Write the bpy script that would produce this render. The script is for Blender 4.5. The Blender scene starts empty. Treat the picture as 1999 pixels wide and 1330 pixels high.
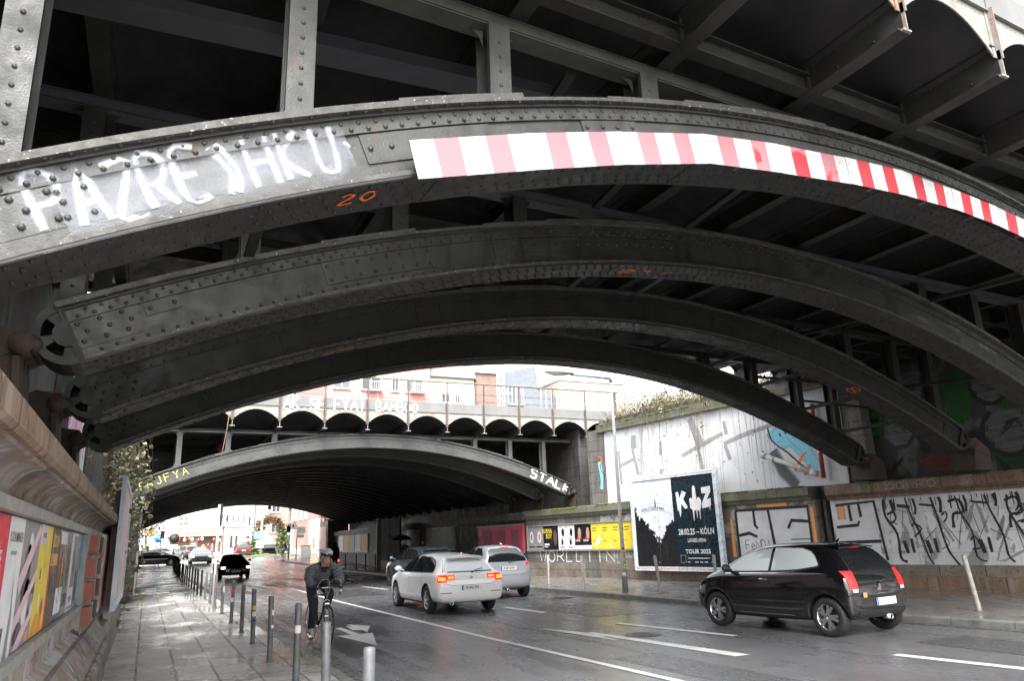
import bpy, bmesh, math, random
from mathutils import Vector, Matrix
from mathutils.bvhtree import BVHTree
random.seed(7)
PI=math.pi
scene=bpy.context.scene
COL=scene.collection
R=random.random
def U(a,b): return a+(b-a)*random.random()
def lerp(a,b,t): return a+(b-a)*t
# ------------------------------------------------------------ mesh builder
class MB:
    def __init__(s): s.v=[];s.f=[];s.m=[];s.uv=[];s.mi=0;s.sm=False;s.s=[]
    def add(s,vs,fs,uvs=None):
        b=len(s.v); s.v+= [tuple(p) for p in vs]
        for k,f in enumerate(fs):
            s.f.append([i+b for i in f]); s.m.append(s.mi); s.s.append(s.sm)
            s.uv.append(uvs[k] if uvs else [(0,0)]*len(f))
        return s
    def box(s,x0,x1,y0,y1,z0,z1):
        return s.add([(x0,y0,z0),(x1,y0,z0),(x1,y1,z0),(x0,y1,z0),(x0,y0,z1),(x1,y0,z1),(x1,y1,z1),(x0,y1,z1)],
          [(0,3,2,1),(4,5,6,7),(0,1,5,4),(1,2,6,5),(2,3,7,6),(3,0,4,7)])
    def hexa(s,p):
        return s.add(p,[(0,3,2,1),(4,5,6,7),(0,1,5,4),(1,2,6,5),(2,3,7,6),(3,0,4,7)])
    def bar(s,a,b,w,h,up=(0,0,1)):
        a=Vector(a);b=Vector(b);d=(b-a).normalized();u=Vector(up)
        r=d.cross(u)
        if r.length<1e-4: r=d.cross(Vector((1,0,0)))
        r.normalize();u=r.cross(d)
        P=[]
        for q in (a,b):
            for i,j in((-1,-1),(1,-1),(1,1),(-1,1)): P.append(q+r*(w/2*i)+u*(h/2*j))
        return s.add(P,[(0,1,2,3),(7,6,5,4),(0,4,5,1),(1,5,6,2),(2,6,7,3),(3,7,4,0)])
    def tube(s,pts,r,n=8,cap=True,r2=None):
        pts=[Vector(p) for p in pts]; N=len(pts); rings=[]
        prev=None
        for i,p in enumerate(pts):
            d=(pts[min(i+1,N-1)]-pts[max(i-1,0)]).normalized()
            if prev is None:
                a=Vector((0,0,1)) if abs(d.z)<.9 else Vector((1,0,0))
                x=d.cross(a).normalized()
            else:
                x=(prev-d*prev.dot(d)).normalized()
            prev=x; y=d.cross(x)
            rr=r if r2 is None else lerp(r,r2,i/(N-1))
            if isinstance(r,(list,tuple)): rr=r[i]
            rings.append([p+x*(rr*math.cos(2*PI*k/n))+y*(rr*math.sin(2*PI*k/n)) for k in range(n)])
        vs=[q for g in rings for q in g]; fs=[]
        for i in range(N-1):
            for k in range(n):
                k2=(k+1)%n; fs.append((i*n+k,i*n+k2,(i+1)*n+k2,(i+1)*n+k))
        if cap: fs+= [tuple(range(n))[::-1], tuple(range((N-1)*n,N*n))]
        o=s.sm; s.sm=True; s.add(vs,fs); s.sm=o; return s
    def cyl(s,a,b,r,r2=None,n=16): return s.tube([a,b],r,n,True,r if r2 is None else r2)
    def lathe(s,prof,c=(0,0,0),ax='z',n=24,a0=0,a1=2*PI):
        vs=[];full=abs(a1-a0-2*PI)<1e-5;m=n if full else n+1
        for i in range(m):
            a=a0+(a1-a0)*i/n
            for (r,h) in prof:
                x,y=r*math.cos(a),r*math.sin(a)
                p={'z':(x,y,h),'x':(h,x,y),'y':(x,h,y)}[ax]
                vs.append((p[0]+c[0],p[1]+c[1],p[2]+c[2]))
        k=len(prof);fs=[]
        for i in range(n):
            j=(i+1)%m
            for q in range(k-1): fs.append((i*k+q,j*k+q,j*k+q+1,i*k+q+1))
        o=s.sm;s.sm=True;s.add(vs,fs);s.sm=o;return s
    def dome(s,c,nrm,r,h=None,n=6):
        c=Vector(c);nrm=Vector(nrm).normalized();h=h or r*.75
        a=Vector((0,0,1)) if abs(nrm.z)<.9 else Vector((1,0,0))
        x=nrm.cross(a).normalized();y=nrm.cross(x)
        vs=[];
        for rr,hh in((r,0),(r*.78,h*.66)):
            for k in range(n):
                t=2*PI*k/n; vs.append(c+x*(rr*math.cos(t))+y*(rr*math.sin(t))+nrm*hh)
        vs.append(c+nrm*h)
        fs=[(k,(k+1)%n,n+(k+1)%n,n+k) for k in range(n)]+[(n+k,n+(k+1)%n,2*n) for k in range(n)]
        o=s.sm;s.sm=True;s.add(vs,fs);s.sm=o;return s
    def ball(s,c,rx,ry=None,rz=None,n=12,m=8,rot=None):
        ry=ry or rx;rz=rz or rx;vs=[]
        for i in range(m+1):
            t=PI*i/m
            for k in range(n):
                a=2*PI*k/n;p=Vector((rx*math.sin(t)*math.cos(a),ry*math.sin(t)*math.sin(a),rz*math.cos(t)))
                if rot: p=rot@p
                vs.append(Vector(c)+p)
        fs=[(i*n+k,(i+1)*n+k,(i+1)*n+(k+1)%n,i*n+(k+1)%n) for i in range(m) for k in range(n)]
        o=s.sm;s.sm=True;s.add(vs,fs);s.sm=o;return s
    def poly(s,pts): return s.add(pts,[tuple(range(len(pts)))])
    def prism(s,poly,fn,d0,d1):
        n=len(poly);vs=[fn(a,b,d0) for a,b in poly]+[fn(a,b,d1) for a,b in poly]
        return s.add(vs,[tuple(range(n))[::-1],tuple(range(n,2*n))]+[(i,(i+1)%n,n+(i+1)%n,n+i) for i in range(n)])
    def strip(s,A,B,flip=False):
        n=len(A);return s.add(list(A)+list(B),[((i,i+1,n+i+1,n+i) if not flip else (i,n+i,n+i+1,i+1)) for i in range(n-1)])
    def grid(s,rows):
        n=len(rows[0]);vs=[p for r in rows for p in r];m=len(rows)
        return s.add(vs,[(i*n+k,i*n+k+1,(i+1)*n+k+1,(i+1)*n+k) for i in range(m-1) for k in range(n-1)],
           [[(k/(n-1),i/(m-1)),((k+1)/(n-1),i/(m-1)),((k+1)/(n-1),(i+1)/(m-1)),(k/(n-1),(i+1)/(m-1))] for i in range(m-1) for k in range(n-1)])
    def build(s,name,mats,parent=None,smooth=None,weld=False):
        me=bpy.data.meshes.new(name)
        me.from_pydata(s.v,[],s.f)
        if not isinstance(mats,(list,tuple)): mats=[mats]
        for m in mats: me.materials.append(m)
        me.polygons.foreach_set('material_index',s.m)
        me.polygons.foreach_set('use_smooth',[True]*len(s.f) if smooth else s.s)
        uvl=me.uv_layers.new(name='UVMap')
        uvl.data.foreach_set('uv',[c for f in s.uv for q in f for c in q])
        me.update()
        if weld:
            b=bmesh.new();b.from_mesh(me);bmesh.ops.remove_doubles(b,verts=b.verts,dist=1e-4);b.to_mesh(me);b.free()
        o=bpy.data.objects.new(name,me); COL.objects.link(o)
        if parent is not None: o.parent=parent
        return o
def tag(o,label=None,cat=None,group=None,kind=None):
    if label: o['label']=label
    if cat: o['category']=cat
    if group: o['group']=group
    if kind: o['kind']=kind
    return o
def empty(name,loc=(0,0,0),rz=0,label=None,cat=None,group=None):
    o=bpy.data.objects.new(name,None);o.empty_display_size=.2;COL.objects.link(o)
    o.location=loc;o.rotation_euler=(0,0,rz);return tag(o,label,cat,group)
def copy_tree(o,parent=None):
    c=o.copy();COL.objects.link(c)
    if parent is not None: c.parent=parent
    for ch in list(o.children): copy_tree(ch,c)
    return c
def cat_rom(P,k=5,closed=False):
    P=[Vector(p) for p in P];n=len(P)
    if n<3: return [P[0].lerp(P[1],i/k) for i in range(k+1)]
    out=[]
    for i in range(n-1):
        a=P[max(i-1,0)];b=P[i];c=P[i+1];d=P[min(i+2,n-1)]
        for j in range(k):
            t=j/k
            out.append(.5*((2*b)+(c-a)*t+(2*a-5*b+4*c-d)*t*t+(3*b-a-3*c+d)*t**3))
    out.append(P[-1]);return out
# ------------------------------------------------------------ materials
MATS={}
def nn(t,kind,**k):
    n=t.nodes.new(kind)
    for a,b in k.items():
        if a=='ops': n.operation=b
        elif hasattr(n,a): setattr(n,a,b)
    return n
def C4(c): return (c[0],c[1],c[2],1) if not isinstance(c,(int,float)) else (c,c,c,1)
class NT:
    """tiny node helper"""
    def __init__(s,name):
        s.m=bpy.data.materials.new(name);s.m.use_nodes=True;s.t=s.m.node_tree
        s.b=s.t.nodes['Principled BSDF'];s.l=s.t.links.new
        s.tc=nn(s.t,'ShaderNodeTexCoord')
    def coord(s,scale=(1,1,1),src='Object',loc=(0,0,0),rot=(0,0,0)):
        mp=nn(s.t,'ShaderNodeMapping');s.l(s.tc.outputs[src],mp.inputs[0])
        mp.inputs['Scale'].default_value=scale;mp.inputs['Location'].default_value=loc;mp.inputs['Rotation'].default_value=rot
        return mp.outputs[0]
    def noise(s,scale,detail=5,rough=.55,vec=None,dist=0):
        n=nn(s.t,'ShaderNodeTexNoise');s.l(vec or s.coord(),n.inputs['Vector'])
        n.inputs['Scale'].default_value=scale;n.inputs['Detail'].default_value=detail;n.inputs['Roughness'].default_value=rough;n.inputs['Distortion'].default_value=dist
        return n.outputs['Fac']
    def ramp(s,fac,p0,p1,c0=0,c1=1):
        n=nn(s.t,'ShaderNodeValToRGB');s.l(fac,n.inputs[0])
        e=n.color_ramp.elements;e[0].position=p0;e[1].position=p1;e[0].color=C4(c0);e[1].color=C4(c1)
        return n.outputs[0]
    def mix(s,fac,a,b,mode='MIX'):
        n=nn(s.t,'ShaderNodeMixRGB');n.blend_type=mode
        for i,x in enumerate((fac,a,b)):
            if hasattr(x,'is_linked'): s.l(x,n.inputs[i])
            elif i==0: n.inputs[0].default_value=x
            else: n.inputs[i].default_value=C4(x)
        return n.outputs[0]
    def math(s,op,a,b=0):
        n=nn(s.t,'ShaderNodeMath');n.operation=op
        for i,x in enumerate((a,b)):
            if hasattr(x,'is_linked'): s.l(x,n.inputs[i])
            else: n.inputs[i].default_value=x
        return n.outputs[0]
    def xyz(s,vec=None):
        n=nn(s.t,'ShaderNodeSeparateXYZ');s.l(vec or s.tc.outputs['Object'],n.inputs[0]);return n.outputs
    def voro(s,scale,vec=None,feat='F1',out='Distance'):
        n=nn(s.t,'ShaderNodeTexVoronoi');n.feature=feat;s.l(vec or s.coord(),n.inputs['Vector']);n.inputs['Scale'].default_value=scale
        return n.outputs[out]
    def bump(s,h,strength=.3,dist=.02):
        n=nn(s.t,'ShaderNodeBump');s.l(h,n.inputs['Height']);n.inputs['Strength'].default_value=strength;n.inputs['Distance'].default_value=dist
        s.l(n.outputs[0],s.b.inputs['Normal'])
    def col(s,c):
        if hasattr(c,'is_linked'): s.l(c,s.b.inputs['Base Color'])
        else: s.b.inputs['Base Color'].default_value=C4(c)
    def rough(s,c):
        if hasattr(c,'is_linked'): s.l(c,s.b.inputs['Roughness'])
        else: s.b.inputs['Roughness'].default_value=c
    def set(s,**k):
        for a,b in k.items(): s.b.inputs[a.replace('_',' ')].default_value=b
        return s
def mat(name,c0,c1=None,scale=2.5,rough=.6,rvar=.15,metal=0,bump=.15,bscale=60,streak=None,sk=(.45,.75),spec=.5,coat=0,p=(.35,.7),speck=None,rust=None):
    if name in MATS: return MATS[name]
    n=NT(name);c=c0
    if c1 is not None: c=n.mix(n.ramp(n.noise(scale,6),p[0],p[1]),c0,c1)
    if streak is not None:
        c=n.mix(n.ramp(n.noise(1.0,5,.6,n.coord((7,7,.45))),sk[0],sk[1]),c,streak)
    if rust is not None:
        c=n.mix(n.math('MULTIPLY',n.ramp(n.noise(1.3,7,.7,n.coord((2.5,2.5,.9),loc=(4,2,1))),.56,.74),.75),c,rust)
    if speck is not None:
        c=n.mix(n.ramp(n.noise(38,3),.66,.72),c,speck)
    n.col(c)
    n.rough(n.ramp(n.noise(scale*2.3,4),.3,.7,max(rough-rvar,.02),min(rough+rvar,1)))
    if bump: n.bump(n.noise(bscale,4),bump,.01)
    n.set(Metallic=metal)
    n.b.inputs['Specular IOR Level'].default_value=spec
    if coat: n.b.inputs['Coat Weight'].default_value=coat;n.b.inputs['Coat Roughness'].default_value=.03
    MATS[name]=n.m;return n.m
def emis(name,c,st,base=None):
    if name in MATS: return MATS[name]
    n=NT(name);n.col(base or c);n.b.inputs['Emission Color'].default_value=C4(c);n.b.inputs['Emission Strength'].default_value=st;n.rough(.3)
    MATS[name]=n.m;return n.m
def plain(name,c,rough=.5,metal=0,spec=.5,coat=0):
    if name in MATS: return MATS[name]
    n=NT(name);nz=n.noise(9,4);n.col(n.mix(n.ramp(nz,.35,.7),c,[x*.86 for x in c]));n.rough(n.ramp(n.noise(14,3),.3,.7,max(rough-.06,.02),min(1,rough+.08)))
    n.set(Metallic=metal);n.b.inputs['Specular IOR Level'].default_value=spec
    if coat: n.b.inputs['Coat Weight'].default_value=coat
    MATS[name]=n.m;return n.m
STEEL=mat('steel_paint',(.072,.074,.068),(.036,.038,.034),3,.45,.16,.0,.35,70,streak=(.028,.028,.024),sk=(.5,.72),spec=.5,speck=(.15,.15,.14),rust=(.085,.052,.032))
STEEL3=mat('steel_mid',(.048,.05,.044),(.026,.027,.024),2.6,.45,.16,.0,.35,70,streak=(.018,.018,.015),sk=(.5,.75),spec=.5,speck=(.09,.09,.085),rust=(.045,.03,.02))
STEELB=mat('steel_pale',(.10,.102,.10),(.066,.068,.066),3,.45,.14,.0,.25,90,streak=(.09,.088,.08),sk=(.55,.8))  # paler copy of the steel, open-gap light put into the colour
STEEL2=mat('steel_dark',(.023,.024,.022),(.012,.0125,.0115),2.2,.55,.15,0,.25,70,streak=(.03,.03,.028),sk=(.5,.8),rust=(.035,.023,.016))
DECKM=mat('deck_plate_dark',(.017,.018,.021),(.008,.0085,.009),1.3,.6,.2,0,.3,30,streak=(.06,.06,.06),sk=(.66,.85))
FLANGE=mat('weathered_flange',(.10,.098,.088),(.048,.046,.041),9,.6,.15,0,.4,50,speck=(.62,.62,.6))
DUCT=mat('grey_duct',(.085,.092,.105),(.06,.065,.074),2,.45,.1)
RUST=mat('rusty_casting',(.07,.045,.03),(.03,.026,.022),5,.8,.1,0,.6,40)
CHORD=mat('olive_steel',(.10,.105,.09),(.06,.064,.056),4,.55,.1,0,.3,60)
# pale fascia paint with rust stains
def fascia_mat():
    n=NT('pale_fascia_paint')
    c=n.mix(n.ramp(n.noise(3,6),.35,.7),(.30,.295,.27),(.22,.215,.195))
    ru=n.ramp(n.noise(1.1,6,.65,n.coord((2.2,2.2,.55))),.56,.72)
    c=n.mix(ru,c,(.26,.115,.055));c=n.mix(n.ramp(n.noise(22,4),.62,.7),c,(.2,.14,.1))
    n.col(c);n.rough(.6);n.bump(n.noise(40,4),.25,.01);return n.m
FASCIA=fascia_mat()
def stone(name,a,b,c,green=0,bx=.9,bz=.42,rx=0,dark=(.03,.03,.028),jt=.012):
    n=NT(name)
    base=n.mix(n.ramp(n.noise(1.6,8,.62),.36,.66),a,b)
    base=n.mix(n.ramp(n.noise(1,6,.6,n.coord((5,5,.5))),.5,.75),base,c)
    base=n.mix(n.ramp(n.noise(14,6),.55,.75),base,dark)
    br=nn(n.t,'ShaderNodeTexBrick');x=n.xyz()
    cb=nn(n.t,'ShaderNodeCombineXYZ');n.l(n.math('ADD',x[0],x[1]),cb.inputs[0]);n.l(x[2],cb.inputs[1])
    n.l(cb.outputs[0],br.inputs['Vector']);br.inputs['Scale'].default_value=1;br.inputs['Brick Width'].default_value=bx;br.inputs['Row Height'].default_value=bz;br.inputs['Mortar Size'].default_value=jt;br.inputs['Mortar Smooth'].default_value=.4
    br.inputs['Color1'].default_value=(1,1,1,1);br.inputs['Color2'].default_value=(.78,.78,.78,1);br.inputs['Mortar'].default_value=(.25,.24,.22,1)
    base=n.mix(1,base,br.outputs['Color'],'MULTIPLY')
    if green:
        base=n.mix(n.math('MULTIPLY',n.ramp(n.noise(2.2,7,.6),.72-green*.5,.86-green*.4),.9),base,(.10,.13,.03))
    n.col(base);n.rough(n.ramp(n.noise(3,4),.3,.7,.45,.8))
    h=n.math('ADD',n.math('MULTIPLY',n.noise(25,7,.65),.5),br.outputs['Fac']);h2=n.math('SUBTRACT',n.math('MULTIPLY',n.noise(25,7,.65),.6),br.outputs['Fac'])
    n.bump(h2,.6,.015);return n.m
STONE_B=stone('brown_sandstone',(.27,.175,.115),(.14,.10,.075),(.38,.29,.22),.0)
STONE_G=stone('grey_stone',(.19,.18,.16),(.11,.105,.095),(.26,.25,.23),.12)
STONE_D=stone('dark_stone',(.075,.072,.068),(.045,.043,.04),(.11,.105,.1),.05)  # same stone pattern in a darker tone
MOSSY=stone('mossy_stone',(.20,.19,.16),(.12,.12,.09),(.20,.2,.12),.5,jt=.004)
PLINTH=stone('plinth_stone',(.26,.23,.19),(.17,.14,.11),(.24,.22,.18),.04)
PLINTH_R=stone('red_plinth_stone',(.26,.15,.09),(.17,.12,.08),(.28,.24,.2),.02,1.3,.55)
# painted (graffiti-coloured) wall materials
def painted(name,cols,base=(.5,.5,.5),wear=(.2,.18,.15),sc=.9,joints=True,bx=.9,bz=.4,wearp=(.55,.7),stretch=(1,1,.6)):
    n=NT(name)
    v=n.coord(stretch)
    nz=n.noise(sc,3,.5,v,1.2)
    c=base
    k=len(cols)
    for i,(cc,lo,hi) in enumerate(cols):
        vv=n.coord(stretch,loc=(i*7.3,i*3.1,i*5.7))
        c=n.mix(n.ramp(n.noise(sc*(1+.35*i),3,.5,vv,1.5),lo,hi),c,cc)
    c=n.mix(n.ramp(n.noise(3.1,8,.7),wearp[0],wearp[1]),c,wear)
    c=n.mix(n.math('MULTIPLY',n.ramp(n.noise(1,7,.65,n.coord((4.5,4.5,.7))),.52,.85),.55),c,[x*.75 for x in wear])
    if joints:
        x=n.xyz();cb=nn(n.t,'ShaderNodeCombineXYZ');n.l(n.math('ADD',x[0],x[1]),cb.inputs[0]);n.l(x[2],cb.inputs[1])
        br=nn(n.t,'ShaderNodeTexBrick');n.l(cb.outputs[0],br.inputs['Vector']);br.inputs['Scale'].default_value=1
        br.inputs['Brick Width'].default_value=bx;br.inputs['Row Height'].default_value=bz;br.inputs['Mortar Size'].default_value=.006;br.inputs['Mortar Smooth'].default_value=.5
        br.inputs['Color1'].default_value=(1,1,1,1);br.inputs['Color2'].default_value=(.88,.88,.88,1);br.inputs['Mortar'].default_value=(.5,.48,.45,1)
        c=n.mix(1,c,br.outputs['Color'],'MULTIPLY')
    n.col(c);n.rough(.78);n.bump(n.noise(30,7,.65),.6,.014);return n.m
W_WHITE=painted('whitewashed_wall',[((.62,.66,.72),.5,.6),((.70,.70,.68),.55,.62)],(.72,.73,.75),(.52,.50,.47),.6,wearp=(.58,.74),joints=False)
W_MURAL=painted('white_graffiti_wall',[((.33,.33,.34),.52,.56),((.66,.66,.67),.5,.56)],(.74,.74,.75),(.34,.30,.27),1.1,wearp=(.6,.72),bz=.5,bx=1.2)
W_UPPER=painted('green_grey_mural',[((.13,.125,.13),.5,.54),((.02,.08,.025),.58,.62),((.015,.015,.018),.56,.6)],(.055,.055,.048),(.035,.035,.03),.55,wearp=(.5,.68))
W_PINK=painted('pink_mint_mural',[((.60,.78,.74),.52,.55),((.16,.05,.12),.6,.62)],(.74,.42,.56),(.5,.45,.42),1.2,joints=False,wearp=(.62,.72),stretch=(1,1,.3))
W_LOW=painted('mixed_tag_wall',[((.42,.41,.39),.48,.55),((.12,.33,.15),.6,.63),((.30,.14,.12),.6,.64)],(.22,.2,.17),(.13,.12,.1),1.4,wearp=(.52,.64))
W_LEFT=painted('left_tag_wall',[((.45,.43,.42),.47,.53),((.50,.22,.20),.58,.62),((.22,.42,.42),.61,.64),((.10,.05,.08),.6,.64)],(.36,.32,.28),(.18,.15,.13),2.4,wearp=(.55,.66),stretch=(1,1,.45))
COVE=painted('stained_cove',[((.27,.24,.22),.48,.55),((.20,.13,.19),.64,.70),((.38,.38,.38),.6,.64)],(.23,.175,.135),(.075,.065,.055),2.0,joints=False,wearp=(.48,.64))
# wet asphalt
def asphalt():
    n=NT('wet_asphalt')
    c=n.mix(n.ramp(n.noise(1.1,6),.35,.7),(.095,.095,.099),(.125,.125,.13))
    ag=n.noise(190,2,.5);c=n.mix(n.ramp(ag,.6,.7),c,(.19,.19,.20))
    c=n.mix(n.ramp(n.noise(30,2),.72,.74),c,(.2,.17,.12))
    n.col(c)
    w=n.noise(.8,5,.6,n.coord((1.6,.22,1)),.6)
    w2=n.noise(3.5,5,.6,n.coord((1.2,.4,1)))
    ww=n.math('ADD',n.math('MULTIPLY',w,.7),n.math('MULTIPLY',w2,.3))
    n.rough(n.ramp(ww,.34,.66,.17,.37))
    hb=n.math('MULTIPLY',ag,n.ramp(ww,.36,.6,.12,1))
    n.bump(n.math('ADD',hb,n.math('MULTIPLY',n.noise(60,3),.4)),.30,.008)
    n.b.inputs['Specular IOR Level'].default_value=.62
    return n.m
ASPH=asphalt()
def paving(name,c0,c1,bx,by,rot=0,wet=(.40,.6),m=.012):
    n=NT(name)
    v=n.coord((1,1,1),rot=(0,0,rot))
    br=nn(n.t,'ShaderNodeTexBrick');n.l(v,br.inputs['Vector']);br.inputs['Scale'].default_value=1;br.inputs['Brick Width'].default_value=bx;br.inputs['Row Height'].default_value=by
    br.inputs['Mortar Size'].default_value=m;br.inputs['Mortar Smooth'].default_value=.3;br.inputs['Bias'].default_value=0
    br.inputs['Color1'].default_value=C4(c0);br.inputs['Color2'].default_value=C4(c1);br.inputs['Mortar'].default_value=(.03,.03,.025,1)
    c=n.mix(n.math('MULTIPLY',n.ramp(n.noise(1.3,7,.6),.35,.7),.6),br.outputs['Color'],[x*.5 for x in c0])
    c=n.mix(n.ramp(n.noise(45,3),.7,.73),c,(.22,.19,.12));n.col(c)
    w=n.noise(.75,5,.6,n.coord((1,.6,1),loc=(3.3,1.2,0)));n.rough(n.ramp(w,wet[0],wet[1],.07,.48))
    h=n.math('SUBTRACT',n.math('MULTIPLY',n.noise(60,5),.25),br.outputs['Fac']);n.bump(h,.35,.008)
    n.b.inputs['Specular IOR Level'].default_value=.6
    return n.m
PAVE=paving('wet_flagstones',(.56,.535,.50),(.36,.345,.325),.75,.5,PI/2,wet=(.36,.66),m=.02)
PAVE2=paving('wet_small_pavers',(.27,.25,.235),(.18,.165,.155),.22,.11,PI/2,(.3,.7),.008)
KERB=mat('kerb_granite',(.20,.20,.19),(.11,.11,.105),5,.45,.15,0,.4,60)
def paint_mat():
    n=NT('road_paint')
    c=n.mix(n.ramp(n.noise(2,5),.35,.7),(.82,.82,.80),(.66,.66,.64));c=n.mix(n.ramp(n.noise(70,4,.7),.64,.7),c,(.12,.12,.12))
    n.col(c);n.rough(.28);n.bump(n.noise(150,2),.2,.004);return n.m
RPAINT=paint_mat()
CYCRED=mat('brownish_asphalt',(.075,.055,.05),(.05,.045,.043),3,.25,.12,0,.2,180)
RUBBER=plain('tyre_rubber',(.02,.02,.02),.7)
RIM=plain('alloy_rim',(.62,.62,.64),.25,.9)
RIMD=plain('dark_rim',(.09,.09,.1),.35,.7)
BLACKP=plain('black_plastic',(.02,.02,.022),.5)
CHROME=plain('chrome',(.75,.75,.77),.12,1)
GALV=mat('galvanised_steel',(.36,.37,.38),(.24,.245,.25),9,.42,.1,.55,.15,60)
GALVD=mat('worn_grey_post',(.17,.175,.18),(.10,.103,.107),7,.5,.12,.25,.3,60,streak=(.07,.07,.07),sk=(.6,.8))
WHITEP=mat('white_sheet',(.78,.78,.78),(.62,.62,.62),3,.5)
def glass(name,c,rough=.03,spec=.8):
    if name in MATS: return MATS[name]
    n=NT(name);n.col(c);n.rough(rough);n.b.inputs['Specular IOR Level'].default_value=spec
    n.b.inputs['Coat Weight'].default_value=1;n.b.inputs['Coat Roughness'].default_value=.02;MATS[name]=n.m;return n.m
GLASS=glass('car_glass_dark',(.012,.014,.015))
GLASS_SKY=glass('car_glass_sky_tone',(.55,.60,.61))  # sky reflection painted into the glass as a pale base colour
WGLASS=glass('window_glass',(.08,.09,.1))
def sticker(name,c,rough=.5): return mat(name,c,[x*.8 for x in c],5,rough,.12,0,.25,9,streak=[x*.62+.05 for x in c],sk=(.62,.8))
PW=sticker('paper_white',(.75,.75,.76));PB=sticker('paper_black',(.015,.016,.018),.35);PY=sticker('paper_yellow',(.80,.62,.06));PR=sticker('paper_red',(.65,.03,.06))
PO=sticker('paper_orange',(.78,.33,.03));PG=sticker('paper_grey',(.28,.28,.29));PBL=sticker('paper_blue',(.05,.33,.55));PN=sticker('paper_navy',(.012,.024,.034),.3);PP=sticker('paper_pink',(.78,.52,.58));PBR=sticker('paper_brown',(.14,.09,.06))
MINT=sticker('paper_mint',(.35,.62,.58));SKYB=sticker('paper_pale_blue',(.72,.76,.84),.3);REDB=sticker('red_brick_paint',(.38,.07,.04))
# spray paint ribbons with soft alpha edge
def spray(name,c,soft=.5,dens=1.0,nz=.35,glow=False):
    if name in MATS: return MATS[name]
    n=NT(name);n.col(c);n.rough(.5)
    uv=nn(n.t,'ShaderNodeSeparateXYZ');n.l(n.tc.outputs['UV'],uv.inputs[0])
    d=n.math('ABSOLUTE',n.math('SUBTRACT',uv.outputs[0],.5))
    d=n.math('ADD',d,n.math('MULTIPLY',n.math('SUBTRACT',n.noise(35,4),.5),nz))
    a=n.ramp(d,.5-soft*.5,.5,dens,0) if soft>0 else n.ramp(d,.46,.5,dens,0)
    n.l(a,n.b.inputs['Alpha']);MATS[name]=n.m;return n.m
SP_WHITE=spray('white_spray_soft',(.52,.54,.60),.8,.92,.25)
SP_HALO=spray('white_spray_mist',(.40,.42,.48),.98,.22,.3)
SP_W=spray('white_spray',(.80,.80,.82),.25)
SP_K=spray('black_spray',(.02,.02,.022),.25)
SP_G=spray('grey_spray',(.10,.10,.11),.5,.8)
SP_LG=spray('light_grey_spray',(.36,.36,.37),.5,.8)
SP_O=spray('orange_marker',(.95,.17,.02),.1)
SP_Y=spray('yellow_spray',(.75,.68,.12),.25)
SP_OR=spray('orange_spray',(.80,.36,.14),.5)
SP_T=spray('teal_spray',(.05,.18,.2),.4,.6)
SP_GR=spray('green_spray',(.08,.4,.12),.4,.8)
SP_B=spray('lightblue_spray',(.25,.62,.80),.35)
SP_CH=spray('chalk',(.5,.5,.5),.6,.5)
SP_MAROON=spray('maroon_spray',(.25,.03,.05),.4,.8)
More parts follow.
